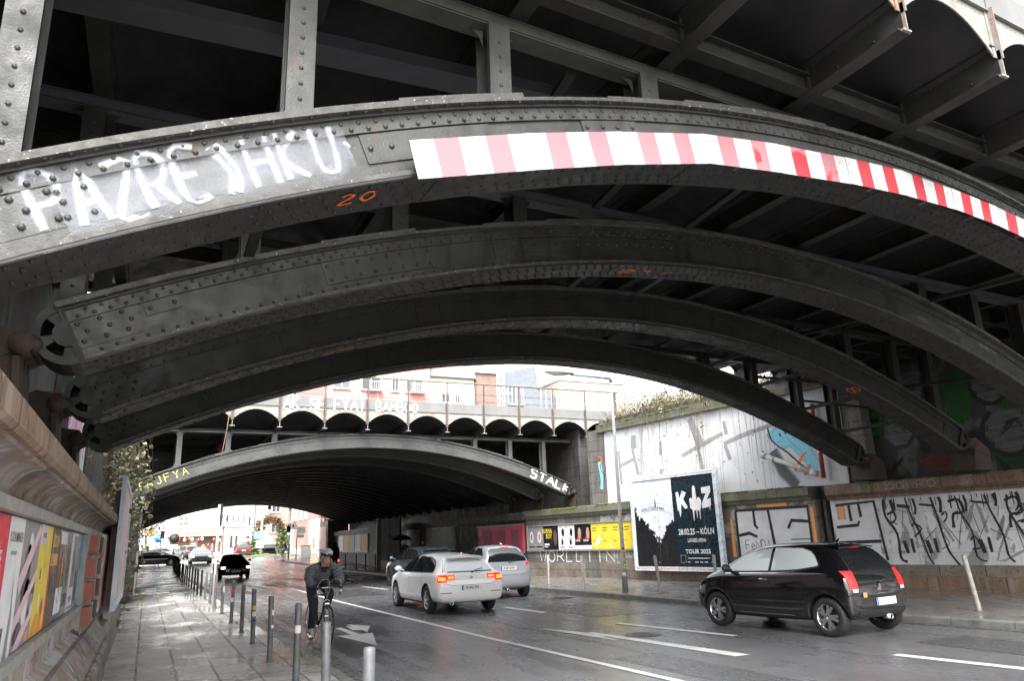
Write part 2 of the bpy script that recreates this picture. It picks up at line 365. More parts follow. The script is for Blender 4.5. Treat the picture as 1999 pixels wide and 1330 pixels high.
# stroke font, unit box
F={'A':[[(0,0),(.5,1),(1,0)],[(.2,.4),(.8,.4)]],'B':[[(0,0),(0,1),(.6,1),(.8,.78),(.5,.55),(0,.52)],[(.5,.55),(.95,.3),(.7,0),(0,0)]],
'C':[[(.95,.85),(.5,1),(.1,.7),(.1,.3),(.5,0),(.95,.15)]],'D':[[(0,0),(0,1),(.6,.95),(.95,.5),(.6,.05),(0,0)]],'E':[[(.9,1),(0,1),(0,0),(.9,0)],[(0,.5),(.7,.5)]],
'F':[[(.9,1),(0,1),(0,0)],[(0,.52),(.7,.55)]],'G':[[(.95,.85),(.5,1),(.1,.7),(.1,.3),(.5,0),(.9,.2),(.9,.5),(.55,.5)]],'H':[[(0,0),(0,1)],[(1,0),(1,1)],[(0,.5),(1,.5)]],
'I':[[(.5,0),(.5,1)]],'J':[[(.8,1),(.8,.25),(.5,0),(.15,.2)]],'K':[[(0,0),(0,1)],[(.9,1),(0,.5),(.95,0)]],'L':[[(0,1),(0,0),(.8,0)]],
'M':[[(0,0),(.1,1),(.5,.4),(.9,1),(1,0)]],'N':[[(0,0),(0,1),(1,0),(1,1)]],'O':[[(.5,1),(.08,.75),(.08,.25),(.5,0),(.92,.25),(.92,.75),(.5,1)]],
'P':[[(0,0),(0,1),(.7,1),(.95,.75),(.7,.48),(0,.45)]],'Q':[[(.5,1),(.08,.75),(.08,.25),(.5,0),(.92,.25),(.92,.75),(.5,1)],[(.6,.3),(1,-.05)]],
'R':[[(0,0),(0,1),(.7,1),(.9,.75),(.6,.5),(0,.48)],[(.4,.48),(.95,0)]],'S':[[(.9,.9),(.5,1),(.1,.8),(.3,.55),(.8,.42),(.9,.15),(.5,0),(.05,.1)]],
'T':[[(0,1),(1,1)],[(.5,1),(.5,0)]],'U':[[(0,1),(.05,.2),(.5,0),(.9,.2),(.95,1)]],'V':[[(0,1),(.5,0),(1,1)]],'W':[[(0,1),(.25,0),(.5,.7),(.75,0),(1,1)]],
'X':[[(0,0),(1,1)],[(0,1),(1,0)]],'Y':[[(0,1),(.5,.5),(1,1)],[(.5,.5),(.5,0)]],'Z':[[(0,1),(1,1),(0,0),(1,0)]],
'0':[[(.5,1),(.1,.7),(.1,.3),(.5,0),(.9,.3),(.9,.7),(.5,1)]],'1':[[(.2,.75),(.55,1),(.55,0)]],'2':[[(.1,.8),(.5,1),(.9,.75),(.1,0),(.95,.02)]],'8':[[(.5,.52),(.15,.75),(.5,1),(.85,.75),(.5,.52),(.1,.25),(.5,0),(.9,.25),(.5,.52)]],
'3':[[(.1,.9),(.6,1),(.85,.75),(.4,.52),(.9,.3),(.5,0),(.05,.1)]],'>':[[(.1,1),(.7,.45),(.35,0)],[(.45,1.05),(1.0,.5),(.7,0)]],'.':[[(.4,.05),(.55,.0)]],'o':[[(.5,.5),(.2,.3),(.5,.05),(.8,.3),(.5,.5)]],'/':[[(.2,0),(.7,1)]],
'e':[[(.1,.3),(.85,.35),(.5,.6),(.15,.35),(.4,0),(.9,.1)]]}
_off=[0]
def ribbon(mb,pts,w,surf,smooth=4,taper=False):
    """pts: 2D points on a surface, surf(u,v,d)->3D"""
    P=cat_rom([(p[0],p[1],0) for p in pts],smooth) if smooth>1 else [Vector((p[0],p[1],0)) for p in pts]
    n=len(P)
    if n<2: return
    _off[0]=(_off[0]+1)%14; d=.002+_off[0]*.0005
    A=[];B=[]
    for i in range(n):
        t=P[min(i+1,n-1)]-P[max(i-1,0)]
        if t.length<1e-9: t=Vector((1,0,0))
        t.normalize();q=Vector((-t.y,t.x,0));ww=w*.5*(1+.15*math.sin(i*1.7))
        if taper: ww*=(.3+.7*math.sin(PI*min(1,max(0,(i+.3)/n))))
        A.append(P[i]+q*ww);B.append(P[i]-q*ww)
    vs=[surf(a.x,a.y,d) for a in A]+[surf(b.x,b.y,d) for b in B]
    mb.add(vs,[(i,i+1,n+i+1,n+i) for i in range(n-1)],[[(0,i/n),(0,(i+1)/n),(1,(i+1)/n),(1,i/n)] for i in range(n-1)])
def tagtext(mb,txt,surf,u,v,h,w,adv=None,jit=.04,slant=0,thick=None,vf=None):
    """writes stroke letters; h height, w letter width"""
    adv=adv or w*1.35; t=thick or h*.12
    for i,ch in enumerate(txt):
        if ch==' ': continue
        for st in F.get(ch,F.get(ch.upper(),[])):
            pts=[]
            for (a,b) in st:
                uu=u+i*adv+a*w+b*h*slant+U(-jit,jit)*w; vv=v+b*h+U(-jit,jit)*h+(vf(uu) if vf else 0)
                pts.append((uu,vv))
            curvy=ch in 'BCDGJOPQRSU0283oe>'
            ribbon(mb,pts,t,surf,4 if curvy else 1)
def plane_surf(o,ud,vd,nd):
    o=Vector(o);ud=Vector(ud).normalized();vd=Vector(vd).normalized();nd=Vector(nd).normalized()
    return lambda u,v,d=0:o+ud*u+vd*v+nd*d
# typeset lettering
def text(s,size,surf,u,v,m,parent=None,name='lettering',align='CENTER',sx=1,d=.003,bold=0,ext=.0):
    cu=bpy.data.curves.new(name,'FONT');cu.body=s;cu.size=size;cu.align_x=align;cu.align_y='CENTER';cu.offset=bold;cu.extrude=ext
    cu.resolution_u=2
    o=bpy.data.objects.new('tmp',cu);COL.objects.link(o)
    dg=bpy.context.evaluated_depsgraph_get();dg.update()
    me=bpy.data.meshes.new_from_object(o.evaluated_get(dg));bpy.data.objects.remove(o)
    for vt in me.vertices: vt.co=surf(u+vt.co.x*sx,v+vt.co.y,d+vt.co.z)
    me.materials.clear();me.materials.append(m);me.name=name
    ob=bpy.data.objects.new(name,me);COL.objects.link(ob)
    if parent is not None: ob.parent=parent
    return ob
def rect(mb,surf,u0,u1,v0,v1,d=.002):
    mb.add([surf(u0,v0,d),surf(u1,v0,d),surf(u1,v1,d),surf(u0,v1,d)],[(0,1,2,3)])
def slab(mb,surf,u0,u1,v0,v1,d0,d1):
    mb.hexa([surf(u0,v0,d0),surf(u1,v0,d0),surf(u1,v1,d0),surf(u0,v1,d0),surf(u0,v0,d1),surf(u1,v0,d1),surf(u1,v1,d1),surf(u0,v1,d1)])
# ------------------------------------------------------------ terrain
def gz(Y): return max(0,min(.75,.03*(Y-55)))
ysamp=[-60,-20,-5,0,5,10,15,20,25,30,40,55,60,65,70,75,80,90,100,120,150,250,600]
def sheet(name,fx0,fx1,ys,dz,m,**k):
    mb=MB();A=[(fx0(y),y,gz(y)+dz) for y in ys];B=[(fx1(y),y,gz(y)+dz) for y in ys]
    mb.strip(B,A);o=mb.build(name,m);tag(o,kind='structure',**k);return o
GROUND=mat('ground_gravel',(.14,.13,.12),(.09,.085,.08),1.2,.7,.1,0,.3,30)
sheet('ground',lambda y:-320,lambda y:320,ysamp,-.03,GROUND)
def kx(y):   # right kerb line
    P=[(-60,18),(0,14.3),(5,13.25),(8,12.78),(10,12.5),(15,12.02),(22,11.86),(30,11.8),(60,11.9),(64,11.7),(68,11.1),(73,11.0),(76,11.8)]
    for a,b in zip(P,P[1:]):
        if a[0]<=y<=b[0]: return lerp(a[1],b[1],(y-a[0])/(b[0]-a[0]))
    return P[-1][1]
def kl(y): return 2.5 if y<66 else 2.5-(y-66)*.0
yr=[-60,-20,-5,0,3,5,6.5,8,9,10,12.5,15,18,22,26,30,40,50,55,60,63,66,68,70,73,76]
sheet('road',lambda y:2.5,kx,yr,0,ASPH)
JM=mat('bright_wet_asphalt',(.10,.10,.105),(.07,.07,.072),1,.18,.1,0,.2,150)
sheet('street_junction',lambda y:-60,lambda y:60,[76,80,90,100,112],.0,JM)
# right wall line
WA=Vector((15.3,30.44,0));WB=Vector((18.25,11.1,0));WU=(WB-WA).normalized();WN=Vector((-WU.y*-1,0,0))
WN=Vector((WU.y,-WU.x,0)).normalized()
if WN.x>0: WN=-WN
def wx(y): return 15.3 if y>30.44 else 15.3+(30.44-y)*(18.25-15.3)/(30.44-11.1)
def pavement(name,f0,f1,ys,z,m,kside,kw=.16):
    mb=MB();mb.mi=0
    A=[(f0(y),y,gz(y)+z) for y in ys];B=[(f1(y),y,gz(y)+z) for y in ys]
    mb.strip(B,A)
    return tag(mb.build(name,m),kind='structure')
pavement('left_pavement',lambda y:-.9,lambda y:2.33,yr,.04,PAVE,1)
pavement('right_pavement',lambda y:kx(y)+.16,lambda y:wx(y)+.3,yr,.11,PAVE2,0)
def kerb(name,f,ys,z,w,inner):
    # kerb stones each with a joint
    mb=MB();L=[]
    y=ys[0]
    while y<ys[-1]-.1:
        y2=min(y+1.0,ys[-1]);a=y+.006;b=y2-.006
        x0,x1=f(a),f(b);dz=U(-.004,.004)
        if inner>0: p=[(x0,x0+w),(x1,x1+w)]
        else: p=[(x0-w,x0),(x1-w,x1)]
        g0,g1=gz(a),gz(b);bv=.018
        pr=[(0,-.2),(0,z-bv+dz),(bv,z+dz),(w,z+dz),(w,-.2)] if inner>0 else [(w,-.2),(w,z-bv+dz),(w-bv,z+dz),(0,z+dz),(0,-.2)]
        vs=[(p[0][0]+q,a,g0+h) for q,h in pr]+[(p[1][0]+q,b,g1+h) for q,h in pr];k=5
        mb.add(vs,[tuple(range(k)),tuple(range(2*k-1,k-1,-1))]+[(i,i+k,(i+1)%k+k,(i+1)%k) for i in range(k)])
        y=y2
    return tag(mb.build(name,KERB),kind='structure')
kerb('left_kerb',lambda y:2.5,[-10,66],.045,.17,-1)
kerb('right_kerb',kx,[-10,70],.115,.16,1)
# gutter slabs along right kerb
mb=MB();ys=[-5,0,3,5,6.5,8,9,10,12.5,15,18,22,26,30,40,50,60]
mb.strip([(kx(y)-.01,y,.004) for y in ys],[(kx(y)-.32,y,.004) for y in ys]);tag(mb.build('gutter',mat('gutter_stone',(.10,.10,.10),(.055,.055,.057),4,.3,.15,0,.3,80)),kind='structure')
mb=MB();mb.strip([(2.8,y,.004) for y in ys],[(2.502,y,.004) for y in ys]);tag(mb.build('gutter',MATS['gutter_stone']),kind='structure')
# side plots beyond pavements (under abutments) and far pavements
tag(MB().box(16.4,40,76.5,112,.2,.84).build('far_pavement',PAVE2),kind='structure')
tag(MB().box(-60,-.9,66,112,.0,.6).build('far_pavement',PAVE2),kind='structure')
tag(MB().box(-60,60,112,117.9,.3,.86).build('far_pavement',PAVE2),kind='structure')
# ---------------- road markings
mb=MB()
def line(x0,y0,x1,y1,w,z=.006):
    a=Vector((x0,y0,0));b=Vector((x1,y1,0));d=(b-a).normalized();q=Vector((-d.y,d.x,0))*w/2
    n=max(1,int((b-a).length/1.0));A=[];B=[]
    for i in range(n+1):
        p=a.lerp(b,i/n);zz=gz(p.y)+z;A.append((p.x+q.x,p.y+q.y,zz));B.append((p.x-q.x,p.y-q.y,zz))
    mb.strip(A,B)
line(5.95,2,5.60,13,.12);line(5.60,13.01,5.50,24,.12);line(5.5,24.01,5.62,34,.12);line(5.62,34.2,5.7,55,.12)
def fl(pts,z=.006): mb.add([(p[0],p[1],z) for p in pts],[tuple(range(len(pts)))])
# dashed separator of the right lanes
for a,b in(((8.54,13.2),(8.95,10.25)),((8.4,18.2),(8.5,16.15)),((9.22,7.45),(9.62,4.6)),((8.2,31.7),(8.38,28.6)),((8.3,24.9),(8.36,22.2)),((8.1,37.5),(8.15,35)),((8.05,44),(8.1,41)),((9.9,2.6),(10.3,0))): line(a[0],a[1],b[0],b[1],.17)
# straight-ahead arrow in the second lane: shaft and half head
fl([(7.42,12.3),(7.24,12.25),(7.5,8.65),(7.76,8.62)]);fl([(6.93,13.5),(7.12,11.1),(7.18,11.1),(7.30,12.2),(7.22,12.6)],.0072)
# double arrow in the near lane
fl([(3.70,16.5),(3.84,16.5),(3.86,14.6),(3.70,14.6)]);fl([(3.42,15.1),(4.12,15.1),(3.68,13.2)],.0078)
fl([(3.98,16.75),(4.12,16.5),(4.06,15.7),(3.92,15.9)],.0061);fl([(4.08,17.1),(4.42,16.4),(4.08,15.35)],.0066)
for y in (58,62): line(6.6,y,8.2,y,.4)
tag(mb.build('lane_markings',RPAINT),kind='structure')
# dark repaired seam line in road and manhole
mb=MB();A=[];B=[]
for i in range(40):
    y=3+i*.5;x=6.75+.04*math.sin(y*1.3)+(.12*(y-12)/10);A.append((x,y,.003));B.append((x+.02,y,.003))
mb.strip(A,B)
tag(mb.build('tar_seam',plain('tar',(.012,.012,.012),.25)),kind='structure')
# road furniture: gully grates, a manhole, repaired patches, cracks
def disc2(x,y,r,z,n=28): return [(x+r*math.cos(2*PI*k/n),y+r*math.sin(2*PI*k/n),z) for k in range(n)]
IRON=mat('cast_iron',(.05,.048,.045),(.03,.03,.03),12,.35,.1,.6,.5,50)
for (x,y) in ((10.9,19.6),(7.9,11.4)):
    mb=MB();mb.lathe([(0,.0045),(.27,.0045),(.275,.008),(.31,.008),(.315,.003)],(x,y,0),'z',28)
    for k in range(-3,4):
        for j in range(-3,4):
            if k*k+j*j<10: mb.box(x+k*.07-.02,x+k*.07+.02,y+j*.07-.012,y+j*.07+.012,.0046,.0075)
    tag(mb.build('manhole_cover',IRON),'round iron manhole cover '+('near the right kerb behind the blue car lane' if x>9 else 'in the lane ahead of the long arrow marking'),'manhole cover')
for k,y in enumerate((12.5,24.0)):
    x=kx(y)-.42;mb=MB();mb.box(x,x+.38,y,y+.012,.004,.009)
    for j in range(9): mb.box(x+.02+j*.04,x+.036+j*.04,y+.013,y+.46,.004,.009)
    mb.box(x,x+.38,y+.461,y+.473,.004,.009);tag(mb.build('drain_grate',IRON),'iron gully grate in the right gutter, '+('nearer one beside the black car' if k==0 else 'further one by the pale bollards'),'drain')
PATCH=mat('patched_asphalt',(.08,.08,.083),(.06,.06,.062),2,.3,.12,0,.3,160)
for (x0,x1,y0,y1) in ((3.0,4.6,17.4,21.0),(6.1,6.9,5.6,9.6),(8.9,10.4,14.5,17.6),(10.4,11.5,6.2,8.0),(5.9,7.6,26,30)):
    mb=MB();P=[(x0+U(-.04,.04),y0),(x1,y0+U(-.05,.05)),(x1+U(-.04,.04),y1),(x0,y1+U(-.05,.05))];mb.add([(a,b,.0035) for a,b in P],[(0,1,2,3)]);tag(mb.build('asphalt_patch',PATCH),kind='structure')
mb=MB();random.seed(77)
for k in range(26):
    x=U(2.9,11.6);y=U(5,24);a=U(0,6.28);A=[];B=[]
    for i in range(int(U(6,16))):
        a+=U(-.7,.7);x+=.09*math.cos(a);y+=.16*math.sin(a);A.append((x,y,.0042));B.append((x+.006+.004*R(),y+.004,.0042))
    if A[0][0]>2.9 and max(p[0] for p in A)<11.7: mb.strip(A,B)
tag(mb.build('asphalt_cracks',MATS['tar']),kind='structure')
random.seed(7)
# ------------------------------------------------------------ bridges
def sk(x): return (x+1)/19.2
class Arch:
    def __init__(s,Y0,top,dep,x0,x1,skew=1,w=.52,N=64):
        s.Y0=Y0;s.top=top;s.dep=dep;s.x0=x0;s.x1=x1;s.k=skew;s.w=w;s.N=N
        s.xs=[lerp(x0,x1,i/N) for i in range(N+1)]
    def P(s,x,y,d):
        m=(s.top(x+.01)-s.top(x-.01))/.02;q=math.sqrt(1+m*m)
        return Vector((x+m*d/q,s.Y0+y+s.k*sk(x),s.top(x)-d/q))
    def nrm(s,x):
        m=(s.top(x+.01)-s.top(x-.01))/.02;q=math.sqrt(1+m*m);return Vector((-m/q,0,1/q))
    def sweep(s,mb,y0,y1,d0,d1,x0=None,x1=None,n=None):
        x0=s.x0 if x0 is None else x0;x1=s.x1 if x1 is None else x1
        n=n or max(2,int(s.N*(x1-x0)/(s.x1-s.x0)))
        vs=[]
        for i in range(n+1):
            x=lerp(x0,x1,i/n)
            vs+=[s.P(x,y0,d0),s.P(x,y1,d0),s.P(x,y1,d1),s.P(x,y0,d1)]
        fs=[(i*4+k,i*4+(k+1)%4,i*4+4+(k+1)%4,i*4+4+k) for i in range(n) for k in range(4)]
        fs+=[(0,3,2,1),(n*4,n*4+1,n*4+2,n*4+3)]
        mb.add(vs,fs)
    def websurf(s):
        return lambda u,v,d=0:s.P(u,.10-d,s.dep-.035-v)
    def websurf2(s):
        return lambda u,v,d=0:s.P(u,.072-d,s.dep-.035-v)
    def undersurf(s):
        return lambda u,v,d=0:s.P(u,.5-v,s.dep+.022+d)
def build_arch(A,parent,rv=2,label=None,steps=True,gus=(),hinges=True,mat_web=STEEL,bottom_front_rivets=True,rs=.14):
    mb=MB();D=A.dep;mb.mi=1
    A.sweep(mb,0,A.w,0,.03)
    if steps:
        for (a,b,t) in ((A.x0,1.9,.022),(1.4,2.45,.04),(3.3,9.5,.02) ,(4.2,6.2,.04),(10.5,14,.03)):
            A.sweep(mb,.004,A.w-.004,-t,-.0004,a,min(b,A.x1))
    mb.mi=0
    A.sweep(mb,.10,.115,.031,D-.036)
    A.sweep(mb,.40,.415,.031,D-.036)
    A.sweep(mb,.078,.0995,.031,.165)      # top angle leg
    A.sweep(mb,.052,.0775,.031,.055)
    A.sweep(mb,.082,.0995,D-.11,D-.036)  # bottom angle leg
    mb.mi=1
    A.sweep(mb,.03,A.w+.03,D-.035,D)
    mb.mi=2
    A.sweep(mb,.034,A.w+.026,D+.0005,D+.02)
    A.sweep(mb,.04,.05,D+.021,D+.026) 
    # lap plates under the soffit
    x=A.x0+.3
    while x<A.x1-1:
        L=U(.8,1.7);A.sweep(mb,.036,A.w+.024,D+.0205,D+.026,x,min(x+L,A.x1-.1));x+=L+U(1.2,2.2)
    mb.mi=0
    for (a,b,d0,d1) in gus: A.sweep(mb,.088,.0998,d0,d1,a,b)
    for sx in (A.x0,A.x1-.55): A.sweep(mb,.086,.0997,.17,D-.115,sx,sx+.55)
    # rivets
    if rv:
        ln=0;x=A.x0+.12;r=.0205 if rv>1 else .018
        k=0
        while x<A.x1-.05:
            n=A.nrm(x)
            mb.mi=0
            mb.dome(A.P(x,.078,.135),(0,-1,0),r,r*.95)
            if rv>1:
                mb.dome(A.P(x+rs/2,.078,.085),(0,-1,0),r*.9)
                mb.mi=1;mb.dome(A.P(x,.03,.03),-n,r*.8);mb.mi=0
            if bottom_front_rivets: mb.dome(A.P(x+rs/2,.082,D-.07),(0,-1,0),r*.95)
            mb.mi=2
            for j,yy in enumerate((.10,.20,.36,.46) if rv>1 else (.12,.42)):
                mb.dome(A.P(x+(rs/2 if j%2 else 0),yy,D+.021),-n,r,r*1.05)
            x+=rs/math.sqrt(1+((A.top(x+.01)-A.top(x-.01))/.02)**2);k+=1
        mb.mi=0
        if rv>1:
            for (a,b,d0,d1) in gus:
                nx=max(2,int((b-a)/.16)+1);nz=max(1,int((d1-d0)/.12))
                for i in range(nx):
                    for j in range(nz):
                        mb.dome(A.P(lerp(a+.05,b-.05,i/(nx-1)),.088,lerp(d0+.05,d1-.05,j/max(1,nz-1)) if nz>1 else (d0+d1)/2),(0,-1,0),.024,.021)
        for sx,sg in ((A.x0,1),(A.x1,-1)):
            for i in range(3):
                for j in range(3): mb.dome(A.P(sx+sg*(.09+i*.17+(.05 if j%2 else 0)),.086,.2+j*.085),(0,-1,0),.024,.021)
    o=mb.build('arch_girder',[mat_web,FLANGE,STEEL2],parent)
    if label: o['label']=label
    if hinges:
        for sx,sg in ((A.x0,-1),(A.x1,1)):
            # rounded casting with two openings, tapering to the pin
            h=MB();c=A.P(sx,0,D/2);t=A.P(sx+.01,0,D/2)-A.P(sx-.01,0,D/2);t.y=0;t.normalize();t*=sg;u=Vector((0,0,1)).cross(Vector((0,1,0)));n=A.nrm(sx)
            r=D/2+.01;W=A.w
            def ring(r0,r1,a0,a1,k,y0,y1):
                for i in range(k):
                    q=[]
                    for aa in (lerp(a0,a1,i/k),lerp(a0,a1,(i+1)/k)):
                        for rr in (r0,r1): q.append(c+t*(rr*.95*math.cos(aa))+n*(rr*math.sin(aa)))
                    a,b,cc,d=q[0],q[1],q[3],q[2]
                    Y0=Vector((0,y0,0));Y1=Vector((0,y1,0))
                    h.hexa([a+Y0,b+Y0,cc+Y0,d+Y0,a+Y1,b+Y1,cc+Y1,d+Y1])
            ring(r-.07,r,-PI/2,PI/2,12,.04,W)
            ring(.0,.12,-PI/2,PI/2,6,.03,W+.01)
            for a0,a1 in ((-PI/2,-1.05),(-.24,.24),(1.05,PI/2)): ring(.11,r-.06,a0,a1,4,.05,W-.01)
            ring(.09,r-.05,-PI/2,PI/2,10,.30,.32)
            h.hexa([c+n*(-r)+t*(-.05)+Vector((0,.03,0)),c+n*(-r)+t*.0+Vector((0,.03,0)),c+n*r+t*.0+Vector((0,.03,0)),c+n*r-t*.05+Vector((0,.03,0)),
                c+n*(-r)+t*(-.05)+Vector((0,.09,0)),c+n*(-r)+t*.0+Vector((0,.09,0)),c+n*r+t*.0+Vector((0,.09,0)),c+n*r-t*.05+Vector((0,.09,0))])
            e=c+t*(r*.95)
            h.cyl(e+Vector((0,.0,0)),e+Vector((0,W+.04,0)),.075,n=14)
            h.build('hinge',STEEL2,o)
            # cast bearing shoe from the pin back to the abutment ledge
            b=MB();zl=2.3 if sg<0 else 2.9;yy=e.y
            bx=e.x+sg*.12
            pr=[(bx-sg*.06,e.z+.13),(bx-sg*.06,e.z-.12),(bx+sg*.02,zl+.25),(bx-sg*.15,zl),(bx+sg*.62,zl),(bx+sg*.62,e.z-.1),(bx+sg*.2,e.z+.16)]
            for y0,y1 in ((.06,.12),(.25,.31),(.46,.52)):
                b.prism(pr,lambda a,z,d:(a,yy+d,z),y0,y1)
            b.bar((bx-sg*.02,yy+.30,e.z-.12),(bx-sg*.10,yy+.30,zl+.02),.62,.05,(sg,0,.2))
            b.bar((bx+sg*.0,yy+.3,e.z),(bx+sg*.6,yy+.3,e.z-.25),.5,.14,(0,0,1))
            b.cyl((bx-sg*.04,yy-.02,e.z),(bx-sg*.04,yy+.6,e.z),.10,n=14)
            b.build('bearing_shoe',RUST,o)
    return o
def post(A,x,zt,parent,w=.19,m=STEEL,brk=True,zb=None):
    mb=MB();zb=A.top(x) if zb is None else zb
    if zt-zb<.06: return
    y=A.Y0+A.k*sk(x)+.12
    mb.box(x-w/2,x+w/2,y,y+.016,zb,zt);mb.box(x-w/2,x+w/2,y+.27,y+.286,zb,zt);mb.box(x-.011,x+.011,y+.017,y+.269,zb,zt)
    for s in(-1,1):
        mb.box(x+s*w/2-.009*(1+s)/2*2+ (0 if s>0 else 0),x+s*w/2+.018*(1-s)/2,y+.017,y+.045,zb,zt)
    if brk:
        for s in(-1,1):
            for (zz,sgn) in ((zb,1),(zt,-1)):
                if zt-zb>.35:
                    L=.16
                    pr=[(x+s*w/2,zz),(x+s*(w/2+L*.75),zz+ (A.top(x+s*.2)-A.top(x) if sgn>0 else 0)),(x+s*(w/2+.03),zz+sgn*L*.45),(x+s*w/2,zz+sgn*L)]
                    mb.prism(pr,lambda a,z,d:(a,y+.13+d,z),0,.012)
    z=zb+.06
    n=max(1,int((zt-zb)/.13))
    for i in range(n):
        if abs(((i*7)%5)-2)<3: mb.dome((x,y,zb+.05+i*(zt-zb-.1)/max(1,n)),(0,-1,0),.018)
    mb.build('spandrel_post',m,parent)
def ibeam(mb,a,b,w,z0,z1,t=.015):
    """beam between (x,y) points with flanges at z0 and z1"""
    a=Vector((a[0],a[1],0));b=Vector((b[0],b[1],0));d=(b-a).normalized();q=Vector((-d.y,d.x,0))
    def sl(hw,za,zb):
        P=[a-q*hw,b-q*hw,b+q*hw,a+q*hw]
        mb.hexa([Vector((p.x,p.y,za)) for p in P]+[Vector((p.x,p.y,zb)) for p in P])
    sl(w/2,z0,z0+t);sl(w/2,z1-t,z1);sl(.008,z0+t,z1-t)
def bridge(name,label,arches,yf,yr,beams,skew,zb,x0,x1,zcusp,zcrown,ztop,cat='bridge',front_posts=None):
    return
# =============================================== near bridge
NB=empty('steel_arch_bridge',(8,4,6),0,'near dark riveted steel bridge whose first arch carries the striped warning boards','bridge')
NB.location=(0,0,0)
def A1top(x):
    if x<10: return 5.88-.0302*(x-7.42)**2
    return 5.88-.0302*6.6564-.156*(x-10)-.0141*(x-10)**2
tops=[A1top,lambda x:5.90-.0268*(x-7.96)**2+(.000*(x)),lambda x:5.985-.0262*(x-8.25)**2,lambda x:5.96-.0262*(x-8.25)**2]
Y0s=[4.45,7.2,10.1,13.0]
AR=[]
for i in range(4):
    x1=17.25
    A=Arch(Y0s[i],tops[i],.545,-1.2 if i==0 else -.90,x1,1,N=72);AR.append(A)
    gus=[(-.78,-.55,.17,.43),(1.05,2.1,.175,.40),(3.0,3.6,.17,.30)] if i==0 else [(-.3,.0,.17,.3),(1.35,2.6,.17,.42),(3.4,3.75,.17,.43),(3.8,6.3,.172,.36)]
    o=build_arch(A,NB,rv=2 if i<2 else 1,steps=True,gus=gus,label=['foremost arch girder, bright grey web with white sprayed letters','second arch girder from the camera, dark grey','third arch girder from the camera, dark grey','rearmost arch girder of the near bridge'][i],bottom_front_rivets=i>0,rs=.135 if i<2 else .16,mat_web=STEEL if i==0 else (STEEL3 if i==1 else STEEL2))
    A.o=o
    px=[-.93,.70,2.3,3.88] + ([] if i==0 else [])+[10.45,12.05,13.65,15.25,16.6]
    for x in px:
        x=x if i==0 else max(x,-.8)
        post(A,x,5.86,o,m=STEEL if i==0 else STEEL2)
    # chord over this arch
    c=MB();yc=A.Y0+.26
    a=(-2.2,yc+A.k*sk(-2.2));b=(18.6,yc+A.k*sk(18.6))
    ibeam(c,a,b,.20,5.862,5.995,.012)
    c.bar((a[0],a[1]-.09,5.93),(b[0],b[1]-.09,5.93),.02,.09)
    c.build('chord_beam',CHORD if i==0 else (DUCT if i==1 else STEEL2),o)
# soft spray on first arch
def s1(u,v,d=0):
    A=AR[0];dd=A.dep-.035-v
    y=.10
    if dd<.168: y=.076
    elif dd>A.dep-.113: y=.080
    elif u<-.54 or 1.04<u<2.1: y=.086
    return A.P(u,y-d,dd)
mb=MB();hl=MB()
letters="PAZRE>HKU"
us=[-.85,-.67,-.49,-.31,-.12,.07,.29,.50,.72]
vb=[.10,.07,.07,.08,.09,.07,.09,.10,.10]
for ch,u,v in zip(letters,us,vb):
    for st in F[ch]:
        pts=[(u+a*.14,v-.01+b*.33) for a,b in st]
        ribbon(mb,pts,.055,s1,3);ribbon(hl,pts,.17,s1,3)
ribbon(mb,[(.93,.3),(.96,.27),(.955,.27)],.035,s1,3);ribbon(hl,[(-.75,.1),(-.2,.12),(.95,.2)],.34,s1,3);ribbon(hl,[(-.75,.25),(-.2,.25),(.95,.28)],.3,s1,3)
mb.build('sprayed_letters',SP_WHITE,AR[0].o);hl.build('spray_mist',SP_HALO,AR[0].o)
def orange(A,txt,u,w,h,v=.12,adv=None,surf=None):
    m=MB();tagtext(m,txt,surf or A.undersurf(),u,v,h,w,thick=.026,jit=.05,adv=adv);m.build('orange_number',SP_O,A.o)
orange(AR[0],'20',.80,.12,.16,.18,.16);orange(AR[1],'21/',5.4,.3,.12,.15,.36);orange(AR[2],'20',1.9,.2,.12);orange(AR[3],'202',4.3,.28,.12,.1,.34);orange(AR[2],'18',13.3,.35,.3,.12,.42)
def words(L,surf,m_,par,name):
    for (t,u,v,h,w,th,adv) in L:
        m=MB();tagtext(m,t,surf,u,v,h,w,thick=th,adv=adv);m.build(name,m_,par)
words([('IL II',.5,.16,.16,.12,.016,.2),('/II',1.7,.2,.12,.12,.014,.2)],AR[3].websurf(),SP_T,AR[3].o,'teal_tag')
words([('OL11.08',5.0,.30,.06,.05,.008,None),('MINPEPERONI',5.0,.2,.05,.05,.006,None)]+[(t,u,.12+.13*(k%2),.07,.06,.009,None) for k,(u,t) in enumerate(((11.6,'MUNERES'),(12.6,'HTRSF'),(13.0,'SITEN'),(13.5,'MERE'),(14.0,'OLD'),(13.6,'ESATPR')))],AR[1].websurf(),SP_CH,AR[1].o,'chalk_scribble')
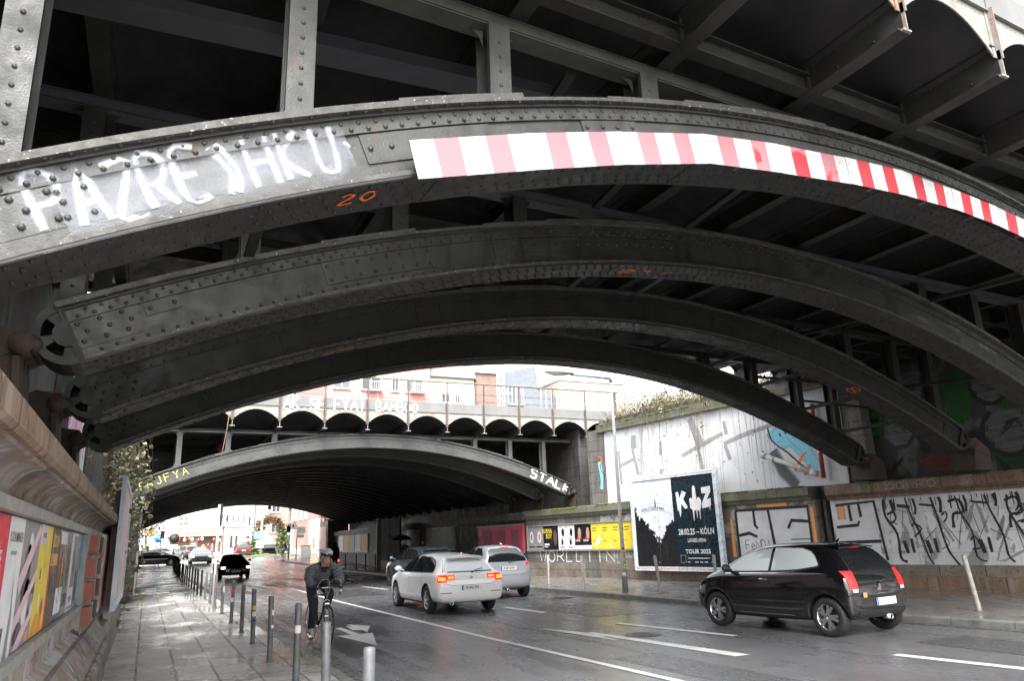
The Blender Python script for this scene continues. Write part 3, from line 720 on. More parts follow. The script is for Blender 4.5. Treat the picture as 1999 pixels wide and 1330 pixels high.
# deck cross beams (run along the road)
bx=[-2.35,-.75,.9,2.5,4.1,5.80,7.36,8.95,10.5,12.1,13.7,15.3,16.9,18.5,20.1]
YF=lambda x:3.23+sk(x);YR=lambda x:15.45+sk(x)
for x in bx:
    mb=MB();a=(x,YF(x)-.03);b=(x,YR(x)+.03)
    ibeam(mb,a,b,.17,6.0,6.36)
    # tapering nose of the beam end with a small flared foot, pale paint outside
    mb.mi=1
    mb.box(x-.006,x+.006,a[1]-.035,a[1]-.001,6.0,6.30);mb.box(x-.055,x+.055,a[1]-.03,a[1]-.001,5.99,6.01)
    mb.box(x-.009,x+.009,b[1]+.001,b[1]+.055,6.0,6.30)
    mb.mi=0
    for k in range(29):
        y=a[1]+.3+k*.42
        if y<b[1]: mb.dome((x-.009,y,6.10),(-1,0,0),.014);mb.dome((x-.009,y,6.30),(-1,0,0),.014)
    mb.build('cross_beam',[STEEL2,FASCIA],NB)
# stringers between cross beams
for (yo,z0,z1,w) in ((4.30,6.004,6.22,.15),(8.75,6.004,6.24,.15),(11.65,6.004,6.24,.15)):
    for xa,xb in zip(bx,bx[1:]):
        mb=MB();a=(xa+.02,yo+sk(xa));b=(xb-.02,yo+sk(xb));ibeam(mb,a,b,w,z0,z1)
        mb.box(xb-.055,xb-.012,b[1]-.05,b[1]+.05,z0,6.32)
        for k in range(9): mb.dome((lerp(xa+.1,xb-.1,k/8),lerp(a[1],b[1],k/8)-.009,z1-.04),(0,-1,0),.013)
        mb.build('stringer',STEEL2,NB)
d=MB();d.bar((-2,5.86,5.925),(6.3,5.5,5.925),.30,.12);
d.build('cable_duct',DUCT,NB)
# deck vault plates
def vaults(bx,YF,YR,zc,zt,parent,m,n=8):
    mb=MB();mb.sm=True
    for xa,xb in zip(bx,bx[1:]):
        F0=[];F1=[]
        for i in range(n+1):
            x=lerp(xa,xb,i/n);z=zc+(zt-zc)*(1-(2*i/n-1)**2)
            F0.append((x,YF(x)+.01,z));F1.append((x,YR(x)-.01,z))
        mb.strip(F0,F1)
        # a few drip-streaked seams across each bay
    return mb.build('deck_plate',m,parent)
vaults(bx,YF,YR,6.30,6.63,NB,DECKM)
# tie bars of the wind bracing between arches
for i in range(3):
    for x in (.7,12.05,15.25) if i<2 else (-.3,12.05,13.65,15.25,16.6):
        a=AR[i].P(x,.3,-.05);b=AR[i+1].P(x,.2,-.05);m=MB();m.bar(a,b,.09,.07);m.build('tie_bar',STEEL2,NB)
for (xa,xb) in ((13.65,15.25),(15.25,16.6)):
    m=MB();m.bar(AR[3].P(xa,.3,-.35),AR[2].P(xb,.3,-.05),.06,.06);m.build('brace',STEEL2,NB)
for (x,y) in ((3.2,5.2),(4.7,5.6),(6.3,6.0)):
    m=MB();m.bar((x,y-.1,5.86),(x+.25,y+1.9,5.86),.10,.05);m.build('brace',STEEL2,NB)
for x in (5.9,7.4):
    m=MB();m.bar(AR[1].P(x,.5,-.02),AR[2].P(x+.4,.0,.0)+Vector((0,0,.03)),.10,.04);m.build('brace',CHORD,NB)
def fascia(bx,Yf,zcusp,zcrown,zseam,ztop,parent,side=-1,rv=True,x0=None,x1=None,corner=True):
    mb=MB();n=14;t=.014
    for xa,xb in zip(bx,bx[1:]):
        lo=[];hi=[]
        for i in range(n+1):
            x=lerp(xa+.035,xb-.035,i/n);z=zcusp+(zcrown-zcusp)*(1-(2*i/n-1)**2)**.95
            lo.append((x,z));hi.append((x,zseam))
        y=[Yf(p[0]) for p in lo]
        F0=[(p[0],yy+side*t,p[1]) for p,yy in zip(lo,y)];F1=[(p[0],yy+side*t,p[1]) for p,yy in zip(hi,y)]
        B0=[(p[0],yy,p[1]) for p,yy in zip(lo,y)];B1=[(p[0],yy,p[1]) for p,yy in zip(hi,y)]
        mb.strip(F0,F1);mb.strip(B1,B0);mb.strip(B0,F0);mb.strip(F1,B1)
        if rv:
            k=18
            for i in range(k): 
                x=lerp(xa+.14,xb-.14,i/(k-1));mb.dome((x,Yf(x)+side*t,zseam-.06),(0,side,0),.011)
        # upright angle on the cusp
        for s,xx in ((1,xa),):
            yy=Yf(xx)+side*t
            mb.box(xx-.05,xx+.05,min(yy+side*.001,yy+side*.013),max(yy+side*.001,yy+side*.013),zcusp-.02,zseam)
            mb.box(xx-.006,xx+.006,min(yy+side*.014,yy+side*.07),max(yy+side*.014,yy+side*.07),zcusp-.05,zseam+.02)
    mb.build('scalloped_fascia',FASCIA,parent)
    m2=MB()
    for xa,xb in zip(bx,bx[1:]):
        yy=Yf(xa);y2=Yf(xb)
        a=Vector((xa+.01,yy+side*.022,0));b=Vector((xb-.01,y2+side*.022,0))
        m2.hexa([(a.x,a.y-.008,zseam+.012),(b.x,b.y-.008,zseam+.012),(b.x,b.y+.006,zseam+.012),(a.x,a.y+.006,zseam+.012),(a.x,a.y-.008,ztop),(b.x,b.y-.008,ztop),(b.x,b.y+.006,ztop),(a.x,a.y+.006,ztop)])
        m2.hexa([(a.x,a.y-.03,zseam-.012),(b.x,b.y-.03,zseam-.012),(b.x,b.y+.006,zseam-.012),(a.x,a.y+.006,zseam-.012),(a.x,a.y-.03,zseam+.011),(b.x,b.y-.03,zseam+.011),(b.x,b.y+.006,zseam+.011),(a.x,a.y+.006,zseam+.011)])
    m2.build('edge_plate',mat('pale_edge_plate',(.205,.205,.20),(.16,.16,.157),2.2,.55,.1,0,.2,40,streak=(.22,.15,.11),sk=(.62,.8)),parent)
fascia(bx,YF,6.24,6.62,6.78,7.15,NB)
fascia(bx,YR,6.24,6.62,6.78,7.15,NB,side=1,rv=False)
t=MB();t.hexa([(-2.8,YF(-2.8)+.05,6.72),(20.3,YF(20.3)+.05,6.72),(20.3,YR(20.3)-.05,6.72),(-2.8,YR(-2.8)-.05,6.72),(-2.8,YF(-2.8)+.05,7.05),(20.3,YF(20.3)+.05,7.05),(20.3,YR(20.3)-.05,7.05),(-2.8,YR(-2.8)-.05,7.05)])
t.build('unseen_deck_slab',STONE_D,NB)  # unseen slab added above the vaults to block light and give shade
# =============================================== striped clearance sign on the first arch
PT=[((1.445,4.452),(1.514,4.162)),((2.408,4.752),(2.476,4.448)),((3.346,5.007),(3.416,4.713)),((4.284,5.227),(4.337,4.936)),((5.283,5.369),(5.319,5.058)),((6.313,5.466),(6.349,5.164)),((7.292,5.532),(7.325,5.224)),((8.203,5.504),(8.197,5.233)),((9.103,5.452),(9.094,5.184)),((10.17,5.344),(10.128,5.066)),((11.1,5.18),(11.05,4.9)),((12.0,4.99),(11.94,4.71))]
SG=empty('clearance_sign',(0,0,0),0,'curved row of red and white striped warning boards bolted to the first steel arch','sign')
def faded(name,c,f):
    n=NT(name);n.col(n.mix(n.ramp(n.noise(1.7,3,.5,None,.6),f[0],f[1]),c,(.43,.17,.19)));n.rough(.35);return n.m
RED1=faded('faded_red_film',(.42,.165,.185),(.4,.6));RED2=faded('half_faded_red_film',(.48,.02,.03),(.44,.47));RED3=plain('red_film',(.48,.02,.032),.35)
WHF=mat('white_film',(.54,.54,.54),(.47,.47,.465),4,.4,.1,0,.1,30,streak=(.36,.35,.33),sk=(.6,.85),speck=(.3,.28,.25))
for i in range(len(PT)-1):
    (tl,bl),(tr,br)=PT[i],PT[i+1]
    mb=MB();y=4.45-.07-(.006 if i%2 else 0)
    def q(a,b):   # a along, b up (0 bottom)
        top=Vector((lerp(tl[0],tr[0],a),0,lerp(tl[1],tr[1],a)));bot=Vector((lerp(bl[0],br[0],a),0,lerp(bl[1],br[1],a)))
        p=bot.lerp(top,b);p.y=y+sk(p.x);return p
    e=.012
    for (a0,a1,m_) in ((0,.19,0),(.19,.40,1),(.40,.63,0),(.63,.83,1),(.83,1.0+e,0)):
        mb.mi=m_
        P=[q(a0,0),q(a1,0),q(a1,1),q(a0,1)];Q=[p+Vector((0,.004,0)) for p in P];mb.hexa(P+Q)
    mb.mi=2
    for a,b in ((.04,.75),(.5,.8),(.9,.75),(.5,.2)): mb.dome(q(a,b),(0,-1,0),.008)
    mb.build('striped_board',[WHF,RED1 if i<3 else (RED2 if i<5 else RED3),GALV],SG)
    b=MB();p=q(.5,.5);b.box(p.x-.02,p.x+.02,p.y+.0045,p.y+.16,p.z-.1,p.z+.1);b.build('bracket',GALVD,SG)
# =============================================== far bridge (long underpass behind)
FB=empty('steel_underpass_bridge',(0,0,0),0,'further steel bridge with a pale scalloped edge, railing on top and white sprayed names','bridge')
BXF=[.72+1.595*i for i in range(-1,12)]
BXF=[round(x,3) for x in BXF]
YF2=lambda x:27.2;YR2=lambda x:69.0
tp2=lambda x:5.80-.0263*(x-7.75)**2
ys2=[28.0,31.0,34.0]+[36.6+1.75*i for i in range(19)]
first=None
for i,y in enumerate(ys2):
    A=Arch(y,tp2,.50,-.85,16.25,0,N=48 if i<3 else 30)
    if i==0:
        gus=[(-.6,.7,.17,.40),(3.9,4.4,.17,.36),(5.2,5.65,.17,.36),(7.4,7.9,.17,.36)]
        o=build_arch(A,FB,rv=1,gus=gus,rs=.18,mat_web=STEELB,label='front arch girder of the far bridge, mid grey with sprayed tags');F0=A;F0.o=o
        for x in BXF[1:-1]:
            if abs(x-7.75)>1.5: post(A,x,5.72,o,w=.17,m=STEELB)
        c=MB();ibeam(c,(-2,28.26),(18,28.26),.2,5.72,5.838,.012);c.build('chord_beam',STEELB,o)
    elif i<3:
        o=build_arch(A,FB,rv=1 if i==1 else 0,gus=[],rs=.25,mat_web=STEEL2,steps=False)
        for x in BXF[1:-1]:
            if abs(x-7.75)>1.5: post(A,x,5.72,o,w=.17,m=STEEL2,brk=False)
        c=MB();ibeam(c,(-2,y+.26),(18,y+.26),.2,5.72,5.838,.012);c.build('chord_beam',STEEL2,o)
    else:
        mb=MB();mb.mi=0
        A.sweep(mb,0,.40,0,.03);A.sweep(mb,.15,.17,.031,.47);A.sweep(mb,0,.40,.471,.50)
        mb.build('arch_girder',DECKM,FB)
# vaulted sheeting between the deeper ribs
A=Arch(36.0,tp2,.5,-.85,16.25,0,N=40);mb=MB();mb.sm=True
F0_=[A.P(x,0,-.04) for x in A.xs];F1_=[A.P(x,33,-.04) for x in A.xs];mb.strip(F0_,F1_)
mb.build('vault_sheeting',DECKM,FB)
for x in BXF:
    mb=MB();ibeam(mb,(x,27.17),(x,37),.16,5.84,6.16);mb.mi=1
    mb.box(x-.009,x+.009,27.12,27.168,5.84,6.12);mb.box(x-.085,x+.085,27.10,27.168,5.825,5.852)
    mb.build('cross_beam',[STEEL2,FASCIA],FB)
for y in (29.6,31.26,32.8,34.26):
    mb=MB();ibeam(mb,(-.8,y),(18,y),.14,5.86,6.12);mb.build('stringer',STEEL2,FB)
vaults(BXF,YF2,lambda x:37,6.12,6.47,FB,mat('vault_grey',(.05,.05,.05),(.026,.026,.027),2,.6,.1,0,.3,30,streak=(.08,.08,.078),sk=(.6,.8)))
fascia(BXF,YF2,6.10,6.47,6.62,7.0,FB)
MB().box(-2.4,18.6,27.25,69,6.55,6.92).build('unseen_deck_slab',STONE_D,FB)  # unseen solid slab over the far bridge deck
MB().box(-.9,17.1,68.7,69,5.85,7.0).build('edge_plate',STONE_D,FB)
# handrail fixed to the edge
for x in BXF+[18.2]:
    mb=MB();mb.box(x-.025,x+.025,27.10,27.15,6.05,7.82);mb.box(x-.06,x-.026,27.148,27.158,6.05,7.0)
    mb.build('rail_post',mat('rusty_rail',(.13,.11,.095),(.10,.065,.045),6,.6),FB)
mb=MB();mb.tube([(-1,27.11,7.84),(18.4,27.11,7.84)],.033,8);mb.build('handrail',mat('mossy_handrail',(.20,.195,.14),(.14,.15,.085),4,.6),FB)
for z in (7.40,7.10):
    mb=MB();mb.tube([(-1,27.12,z),(18.4,27.12,z)],.012,6);mb.build('rail_wire',GALVD,FB)
# sprayed names on the edge
fs=plane_surf((0,27.16,0),(1,0,0),(0,0,1),(0,-1,0))
def word(txt,surf,u,v,h,w,adv,th,m_,par,name='sprayed_name',**k):
    m=MB();tagtext(m,txt,surf,u,v,h,w,adv=adv,thick=th,**k);return m.build(name,m_,par)
word('AK.SE',fs,4.02,6.53,.42,.26,.31,.075,SP_W,FB);word('FYAI',fs,5.83,6.55,.42,.25,.31,.075,SP_W,FB);word('BAMBOO',fs,7.42,6.58,.34,.22,.285,.06,SP_W,FB)
word('TAJFYA',F0.websurf2(),-.55,.10,.26,.17,.27,.035,SP_Y,F0.o,'yellow_tag')
word('STALK',F0.websurf2(),14.45,.06,.34,.32,.40,.085,SP_W,F0.o,'white_tag')
word('MANOLO WT G',F0.websurf(),10.3,.2,.09,.07,None,.012,SP_CH,F0.o,'chalk_scribble')
word('20',F0.undersurf(),13.2,.1,.2,.2,None,.03,SP_O,F0.o,'orange_number')
# hanging rope at its left
mb=MB();mb.tube([(2.2,27.1,6.3),(2.16,27.1,5.7),(2.05,27.1,4.9),(2.0,27.1,4.6)],.012,5);mb.build('loose_cable',plain('brown_cable',(.25,.16,.1),.6),FB)
# =============================================== left abutment wall
def extr(name,prof,ys,m,parent=None,xoff=lambda y:0):
    """prof (x,z) polyline extruded along y, open surface facing +x, plus back"""
    mb=MB()
    for a,b in zip(ys,ys[1:]):
        A=[(p[0]+xoff(a),a,p[1]) for p in prof];B=[(p[0]+xoff(b),b,p[1]) for p in prof]
        n=len(prof);mb.add(A+B,[(i,i+1,n+i+1,n+i) for i in range(n-1)])
    n=len(prof)
    mb.add([(p[0]+xoff(ys[0]),ys[0],p[1]) for p in prof],[tuple(range(n))]);mb.add([(p[0]+xoff(ys[-1]),ys[-1],p[1]) for p in prof],[tuple(range(n))[::-1]])
    return mb.build(name,m,parent)
LW=empty('abutment_wall',(0,0,0),0,'left stone abutment wall with brown cornice, colourful tags and rolled plinth','wall')
extr('wall_body',[(-2.2,-.1),(-.60,-.1),(-.60,.80),(-.69,.86),(-.69,1.98),(-2.2,1.98)],[-5,0,5,10.0],W_LEFT,LW)
extr('wall_body',[(-2.2,-.1),(-.60,-.1),(-.60,.80),(-.62,.86),(-.62,1.98),(-2.2,1.98)],[10.001,15,19.2],W_LEFT,LW)
cv=[(-2.2,1.981)]+[(-.66+.0*i,1.981) for i in (0,)]+[(-.66+.15*(1-math.cos(a)),1.981+.13*math.sin(a)) for a in [PI/2*k/7 for k in range(8)]]
cv+=[(-.50,2.125),(-2.2,2.125)]
extr('cove',cv,[-5,0,4,8,12,19.25],COVE,LW)
mb=MB();y=-5
while y<19.2:
    b=min(y+1.55,19.3);g=.008
    mb.prism([(-2.2,2.126),(-.475,2.126),(-.455,2.145),(-.455,2.245),(-.49,2.275),(-2.2,2.30)],lambda x,z,d:(x,d,z),y+g,b-g);y=b
mb.build('cornice',STONE_B,LW)
# rolled plinth with stacked round mouldings
pl=[(-.62,-.05),(-.40,-.05),(-.40,.30)]+[(-.43+.05*math.sin(a)*1.0,.40-.10*math.cos(a)) for a in [PI*k/6 for k in range(7)]]+[(-.47+.045*math.sin(a),.58-.08*math.cos(a)) for a in [PI*k/6 for k in range(7)]]+[(-.56,.80),(-.62,.80)]
extr('plinth',pl,[-5,0,5,9,12.6],COVE,LW)
extr('plinth',[(-.61,-.05),(-.42,-.05),(-.42,.55),(-.47,.66),(-.61,.70)],[12.601,16,19.3],PLINTH,LW)
# painted rusticated blocks
blk=plain('painted_block',(.52,.46,.43),.6)
RB=mat('red_painted_stone',(.36,.10,.07),(.22,.08,.06),4,.6);WBk=mat('pale_painted_stone',(.62,.58,.55),(.42,.38,.36),3,.6,speck=(.2,.08,.07));DG=mat('dark_painted_stone',(.06,.05,.045),(.1,.09,.08),4,.6)
for r in range(4):
    z0=.87+.27*r
    for k,(a,b,m_) in enumerate(((10.25,10.75,RB),(10.8,11.45,WBk),(11.5,11.85,DG),(11.9,12.6,WBk))):
        mb=MB();o=.08 if k%2==0 else .05;mb.box(-.66,-.62+o,a+.12*(r%2),b+.1*(r%2),z0+.01,z0+.22);mb.build('rusticated_block',m_,LW)
REDW=painted('red_white_tag_wall',[((.55,.16,.13),.45,.52),((.72,.70,.68),.55,.6)],(.6,.5,.46),(.3,.2,.17),3.2,wearp=(.6,.72),stretch=(1,1.2,.25),joints=False)
mb=MB();mb.box(-.62,-.575,13.0,19.1,.86,1.96);mb.build('painted_panel',REDW,LW)
# upper setback wall
UW=empty('upper_wall',(0,0,0),0,'upper left retaining wall behind the arch bearings with green and grey mural','wall')
MB().box(-2.9,-1.72,3.4,15.2,2.2,6.9).build('wall_body',W_UPPER,UW)
mb=MB();mb.box(-1.72,-1.70,5.2,8.2,2.6,4.6);mb.build('green_patch',painted('green_black_tag',[((.015,.02,.015),.5,.54)],(.03,.32,.08),(.1,.1,.09),1.6,joints=False,stretch=(1,.8,.4)),UW)
PWL=tag(MB().box(-2.9,-1.45,15.201,27.15,2.2,6.2).build('upper_wall',W_PINK),'pink and mint sprayed wall above the left cornice, half hidden by creepers','wall')
# wall between/under far bridge
LW2=empty('abutment_wall',(0,0,0),0,'dark left abutment wall running through the far underpass','wall')
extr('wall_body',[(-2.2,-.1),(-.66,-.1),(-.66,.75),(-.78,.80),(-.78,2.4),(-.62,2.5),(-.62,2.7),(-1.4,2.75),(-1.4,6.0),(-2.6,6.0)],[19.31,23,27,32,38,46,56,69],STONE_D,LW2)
mb=MB()
for k in range(7):
    y=21.5+k*5.2
    mb.box(-.779,-.74,y,y+2.6,1.15,2.15)
mb.build('empty_frames',mat('pale_old_paper',(.42,.42,.40),(.2,.2,.19),2,.7),LW2)
o=tag(MB().box(-.74,-.30,28.9,29.1,.35,3.15).build('board_edge',GALV),'tall narrow pale board standing out from the left underpass wall','board')
LB=empty('board',(0,0,0),0,'dark wedge shaped board leaning at the far left underpass wall','board');bpy.data.objects.remove(o)
MB().hexa([(-.74,29,.3),(-.24,29,.3),(-.24,33,.3),(-.74,33,.3),(-.74,29,3.1),(-.34,29,3.1),(-.34,33,3.1),(-.74,33,3.1)]).build('panel',STONE_D,LB)
MB().box(-.30,-.24,28.9,28.995,.3,3.12).build('edge_post',GALV,LB)
# leaning billboard seen edge-on
BB=empty('billboard',(0,0,0),0,'light blue and pink painted billboard seen almost edge-on at the left wall end','billboard')
X=lambda z:-.40
def sq(y0,y1,z0,z1,x0,x1,m_,n): 
    MB().box(x0,x1,y0,y1,z0,z1).build(n,m_,BB)
BLUEW=mat('pale_blue_paint',(.50,.66,.75),(.8,.8,.8),3,.5,speck=(.1,.1,.1));PINKW=painted('pink_streak_board',[((.80,.45,.46),.46,.52),((.1,.08,.1),.64,.66)],(.78,.74,.76),(.5,.45,.42),2.5,joints=False,stretch=(1,2,.5))
sq(13.5,17.6,.90,2.80,-.43,-.395,PINKW,'panel')
sq(13.41,13.499,.82,2.88,-.44,-.37,BLUEW,'frame_side');sq(17.601,17.7,.82,2.88,-.44,-.36,BLUEW,'frame_side')
sq(13.5,17.6,.82,.899,-.44,-.37,BLUEW,'frame_rail');sq(13.5,17.6,2.801,2.88,-.44,-.37,BLUEW,'frame_rail')
sq(14.2,14.28,.6,2.7,-.55,-.441,WBk,'support');sq(16.5,16.58,.6,2.7,-.55,-.441,GALVD,'support')
# poster board on the near left wall
PBD=empty('poster_board',(0,0,0),0,'long grey framed board of torn concert posters on the left wall','poster board')
sL=plane_surf((-.66,0,0),(0,1,0),(0,0,1),(1,0,0))
MB().box(-.688,-.665,3.0,9.95,1.12,1.95).build('backing',GALVD,PBD)
fr=mat('dull_zinc_frame',(.36,.35,.33),(.24,.235,.22),6,.5,.1,.2,.2,60)
MB().box(-.688,-.61,3.0,10.0,1.90,1.965).build('frame_rail',fr,PBD);MB().box(-.688,-.61,3.0,10.0,1.075,1.14).build('frame_rail',fr,PBD);MB().box(-.688,-.612,9.9,10.0,1.141,1.899).build('frame_side',fr,PBD)
def poster(parent,surf,u0,u1,v0,v1,bg,items=(),label=None,d=.004):
    mb=MB();slab(mb,surf,u0,u1,v0,v1,d,d+.0015);o=mb.build('poster',bg,parent)
    if label:o['label']=label
    for it in items:
        k=it[0]
        if k=='r':
            m=MB();_,a,b,c,e,m_=it;slab(m,surf,lerp(u0,u1,a),lerp(u0,u1,b),lerp(v0,v1,c),lerp(v0,v1,e),d+.0016,d+.0026+R()*.0006);m.build('printed_block',m_,o)
        elif k=='t':
            _,s,x,y,h,m_,sx=it;text(s,h,surf,lerp(u0,u1,x),lerp(v0,v1,y),m_,o,'lettering',sx=sx,d=d+.004,bold=h*.02)
        elif k=='p':
            _,pts,m_=it;m=MB();m.add([surf(lerp(u0,u1,a),lerp(v0,v1,b),d+.0032+R()*.0005) for a,b in pts],[tuple(range(len(pts)))]);m.build('printed_shape',m_,o)
        elif k=='b':
            _,x,y,rx,ry,m_=it;m=MB();m.add([surf(lerp(u0,u1,x)+rx*math.cos(2*PI*q/18),lerp(v0,v1,y)+ry*math.sin(2*PI*q/18),d+.0034) for q in range(18)],[tuple(range(18))]);m.build('printed_shape',m_,o)
    return o
v0,v1=1.15,1.89
random.seed(3)
def tear(m_): 
    a=R()*.6;return ('p',[(a,1),(a+.25,.93),(a+.12,.75),(a+.3,.6),(a+.05,.66)],m_)
posters=[(3.1,4.2,PR,[('t','TOUR',.5,.8,.14,PW,1),('r',.1,.9,.1,.3,PW)],None),
(4.2,4.72,PR,[('t','LIVE',.5,.7,.12,PW,1)],'torn crimson poster'),
(4.72,5.25,PW,[('t','LOLA MARSH',.5,.86,.075,PB,1),('t','KULTURKIRCHE',.4,.75,.028,PB,1),('p',[(.55,.0),(.7,.35),(.62,.6),(.8,.3),(.78,.0)],PG),('r',.0,.35,0,.25,PN)],'white poster with black lettering'),
(5.25,6.05,PG,[('b',.45,.75,.1,.12,PW),('b',.4,.55,.16,.2,PB),('b',.5,.35,.12,.14,PW),('p',[(.0,.55),(.9,1),(1,.93),(.1,.42)],PP),('p',[(.0,.25),(1,.62),(1,.52),(.0,.12)],PP),('p',[(.1,.0),(1,.36),(1,.22),(.4,.0)],PP),('r',.5,.95,.4,.52,PB),('r',.1,.4,.05,.2,PB),('b',.75,.2,.06,.08,PB),('r',.75,.85,.02,.1,PO)],'grey collage poster crossed by pink stripes'),
(6.05,6.75,PY,[('r',0,.5,.82,1,WHF if True else PW),('t','BENEFIZ',.3,.9,.05,PR,1),('p',[(.0,0),(.9,.0),(.75,.14),(.3,.2)],PO),('b',.4,.3,.05,.05,PW),('b',.7,.22,.06,.07,PR),('b',.3,.55,.03,.04,PB),('b',.6,.62,.03,.03,PO)],'yellow poster'),
(6.76,7.35,PBR,[('t','DOOM',.5,.86,.14,PY,1),('r',.1,.9,.62,.74,PO),('r',0,.12,0,.6,PR),('b',.5,.35,.14,.2,PB),tear(PG)],'brown and gold poster'),
(7.36,8.0,PB,[('r',.15,.95,.84,.98,PW),('b',.55,.6,.07,.16,PR),('p',[(.4,.3),(.55,.7),(.65,.66),(.55,.28)],PO),('r',.1,.9,.08,.36,SKYB),('r',.3,.7,.12,.3,PG)],'black poster with a red figure'),
(8.01,8.5,PG,[('r',.1,.9,.1,.25,PB),('b',.5,.6,.15,.2,PBR)],None),
(8.51,9.15,PW,[('r',.3,.95,.3,.96,PG),('b',.6,.65,.12,.16,PB),('t','LIEDFETT',.5,.15,.07,PB,1),('r',.1,.9,.03,.06,PG)],'white poster with a dark photograph'),
(9.16,9.6,PG,[('t','DEZ 25',.5,.85,.07,PW,1),('r',.1,.9,.1,.5,PB)],None),(9.61,9.88,PBL,[('r',0,.5,.1,.5,MINT)],'turquoise poster strip')]
for (a,b,m_,it,lb) in posters: poster(PBD,sL,a,b,v0+U(-.02,.01),v1,m_,it,lb,d=.003+R()*.003)
tm=MB();sP=plane_surf((-.598,0,0),(0,1,0),(0,0,1),(1,0,0))
# tags on cove and wall
sW=plane_surf((-.60,0,0),(0,1,0),(0,0,1),(1,0,0))
word('SOEK',sW,13.2,1.1,.5,.5,.75,.07,SP_W,LW,'white_tag')
# =============================================== right side walls
def wsurf(off=0): return plane_surf(WA+WN*off,WU,(0,0,1),WN)
wS=wsurf()
def wbox(name,u0,u1,z0,z1,d0,d1,m_,parent):
    mb=MB();n=max(1,int((u1-u0)/1.5))
    slab(mb,wS,u0,u1,z0,z1,d0,d1);return mb.build(name,m_,parent)
RWA=empty('retaining_wall',(0,0,0),0,'right retaining wall between the bridges with white upper face and mossy ledge','wall')
wbox('lower_wall',5.0,14.55,.0,2.5,-1.5,0,W_LOW,RWA)
wbox('plinth',5.0,14.5,.0,.66,.001,.14,PLINTH,RWA)
def ledge(name,u0,u1,z0,z1,m_,par,dd=.17):
    mb=MB();u=u0
    while u<u1-.01:
        b=min(u+1.4,u1);pr=[(-1.4,z0),(dd-.10,z0),(dd-.06,z0+.10),(dd,z0+.14),(dd,z1-.03),(dd-.03,z1),(-1.4,z1)]
        mb.prism(pr,lambda d,z,t:wS(t,z,d),u+.006,b-.006);u=b
    return mb.build(name,m_,par)
ledge('mossy_ledge',5.0,14.5,2.501,2.90,MOSSY,RWA)
wbox('upper_face',5.3,15.6,2.90,5.75,-1.5,-.22,W_WHITE,RWA)
mb=MB();u=5.0
while u<15.4:
    b=min(u+1.3,15.5);slab(mb,wS,u+.006,b-.006,5.751,6.02,-1.5,-.05);u=b
mb.build('coping',MOSSY,RWA)
wbox('coping_kerb',5.0,15.5,6.021,6.25,-1.5,-.25,STONE_G,RWA)
# grafitti on the white upper face
uS=wsurf(-.218)
def strokes(name,segs,surf,m_,par,w,sm=1):
    for s in segs:
        mb=MB();ribbon(mb,s,w,surf,sm);mb.build(name,m_,par)
strokes('faded_black_letter',[[(6.1,4.9),(6.15,3.6)],[(7.0,5.4),(6.9,4.8),(7.1,3.9)],[(6.1,4.3),(6.9,4.5)],[(8.4,5.0),(8.35,4.5)],[(8.3,4.0),(8.32,3.6)],[(9.9,5.6),(10.15,4.6),(10.3,3.7)],[(9.4,4.35),(10.2,4.6),(11.3,4.9)],[(11.4,5.3),(11.45,4.85)],[(11.3,4.55),(12.2,4.75),(13.6,4.95)],[(11.35,4.5),(11.5,4.0)]],uS,SP_LG,RWA,.16)
strokes('stain',[[(9.9,5.6),(10.3,4.7)],[(7.0,5.4),(6.95,4.9)]],uS,SP_LG,RWA,.34)
strokes('lightblue_patch',[[(13.2,4.75),(13.5,4.35),(13.9,4.3),(14.5,3.7)],[(13.3,4.5),(13.8,4.6),(14.3,4.1),(14.6,3.4)]],uS,SP_B,RWA,.45,3)
strokes('orange_stripe',[[(13.9,3.4),(14.2,3.8),(14.35,3.9)],[(14.2,3.25),(14.45,3.55)]],uS,SP_O,RWA,.09,2)
strokes('black_outline',[[(13.1,4.9),(13.2,4.4),(13.7,4.0),(14.1,3.6),(14.6,3.2)],[(13.5,4.6),(13.55,4.5)],[(13.7,4.65),(13.75,4.55)]],uS,SP_K,RWA,.06,2)
strokes('dark_stain',[[(13.2,4.1),(13.5,3.4),(13.9,2.95)]],uS,SP_G,RWA,.45)
# lower wall sprays (bubble letters)
lS=wsurf(.001)
u=.9
for ch in 'WORLLIIN': 
    mb=MB();tagtext(mb,ch,lS,u,.72,.42,.45,thick=.05);mb.build('white_letter',SP_W,None).parent=RWA;u+=.62
# corner pier
CP=empty('stone_pier',(0,0,0),0,'grey stone corner pier between far bridge and white wall','pier')
wbox('pier_body',3.9,5.0,.0,2.5,-1.5,0,STONE_G,CP);ledge('pier_ledge',3.9,5.0,2.501,2.9,MOSSY,CP)
wbox('pier_upper',4.25,5.299,2.901,5.9,-2,-.19,STONE_G,CP)
strokes('lightblue_tag',[[(4.95,4.6),(5.05,4.0),(5.0,3.5)]],wsurf(-.186),SP_B,CP,.22,2);strokes('red_tag',[[(4.9,4.8),(5.1,4.7),(4.95,4.4)]],wsurf(-.185),SP_O,CP,.06,2)
strokes('black_tag',[[(5.0,4.5),(5.05,4.2),(5.2,4.1),(5.2,3.9)]],wsurf(-.184),SP_K,CP,.04,2)
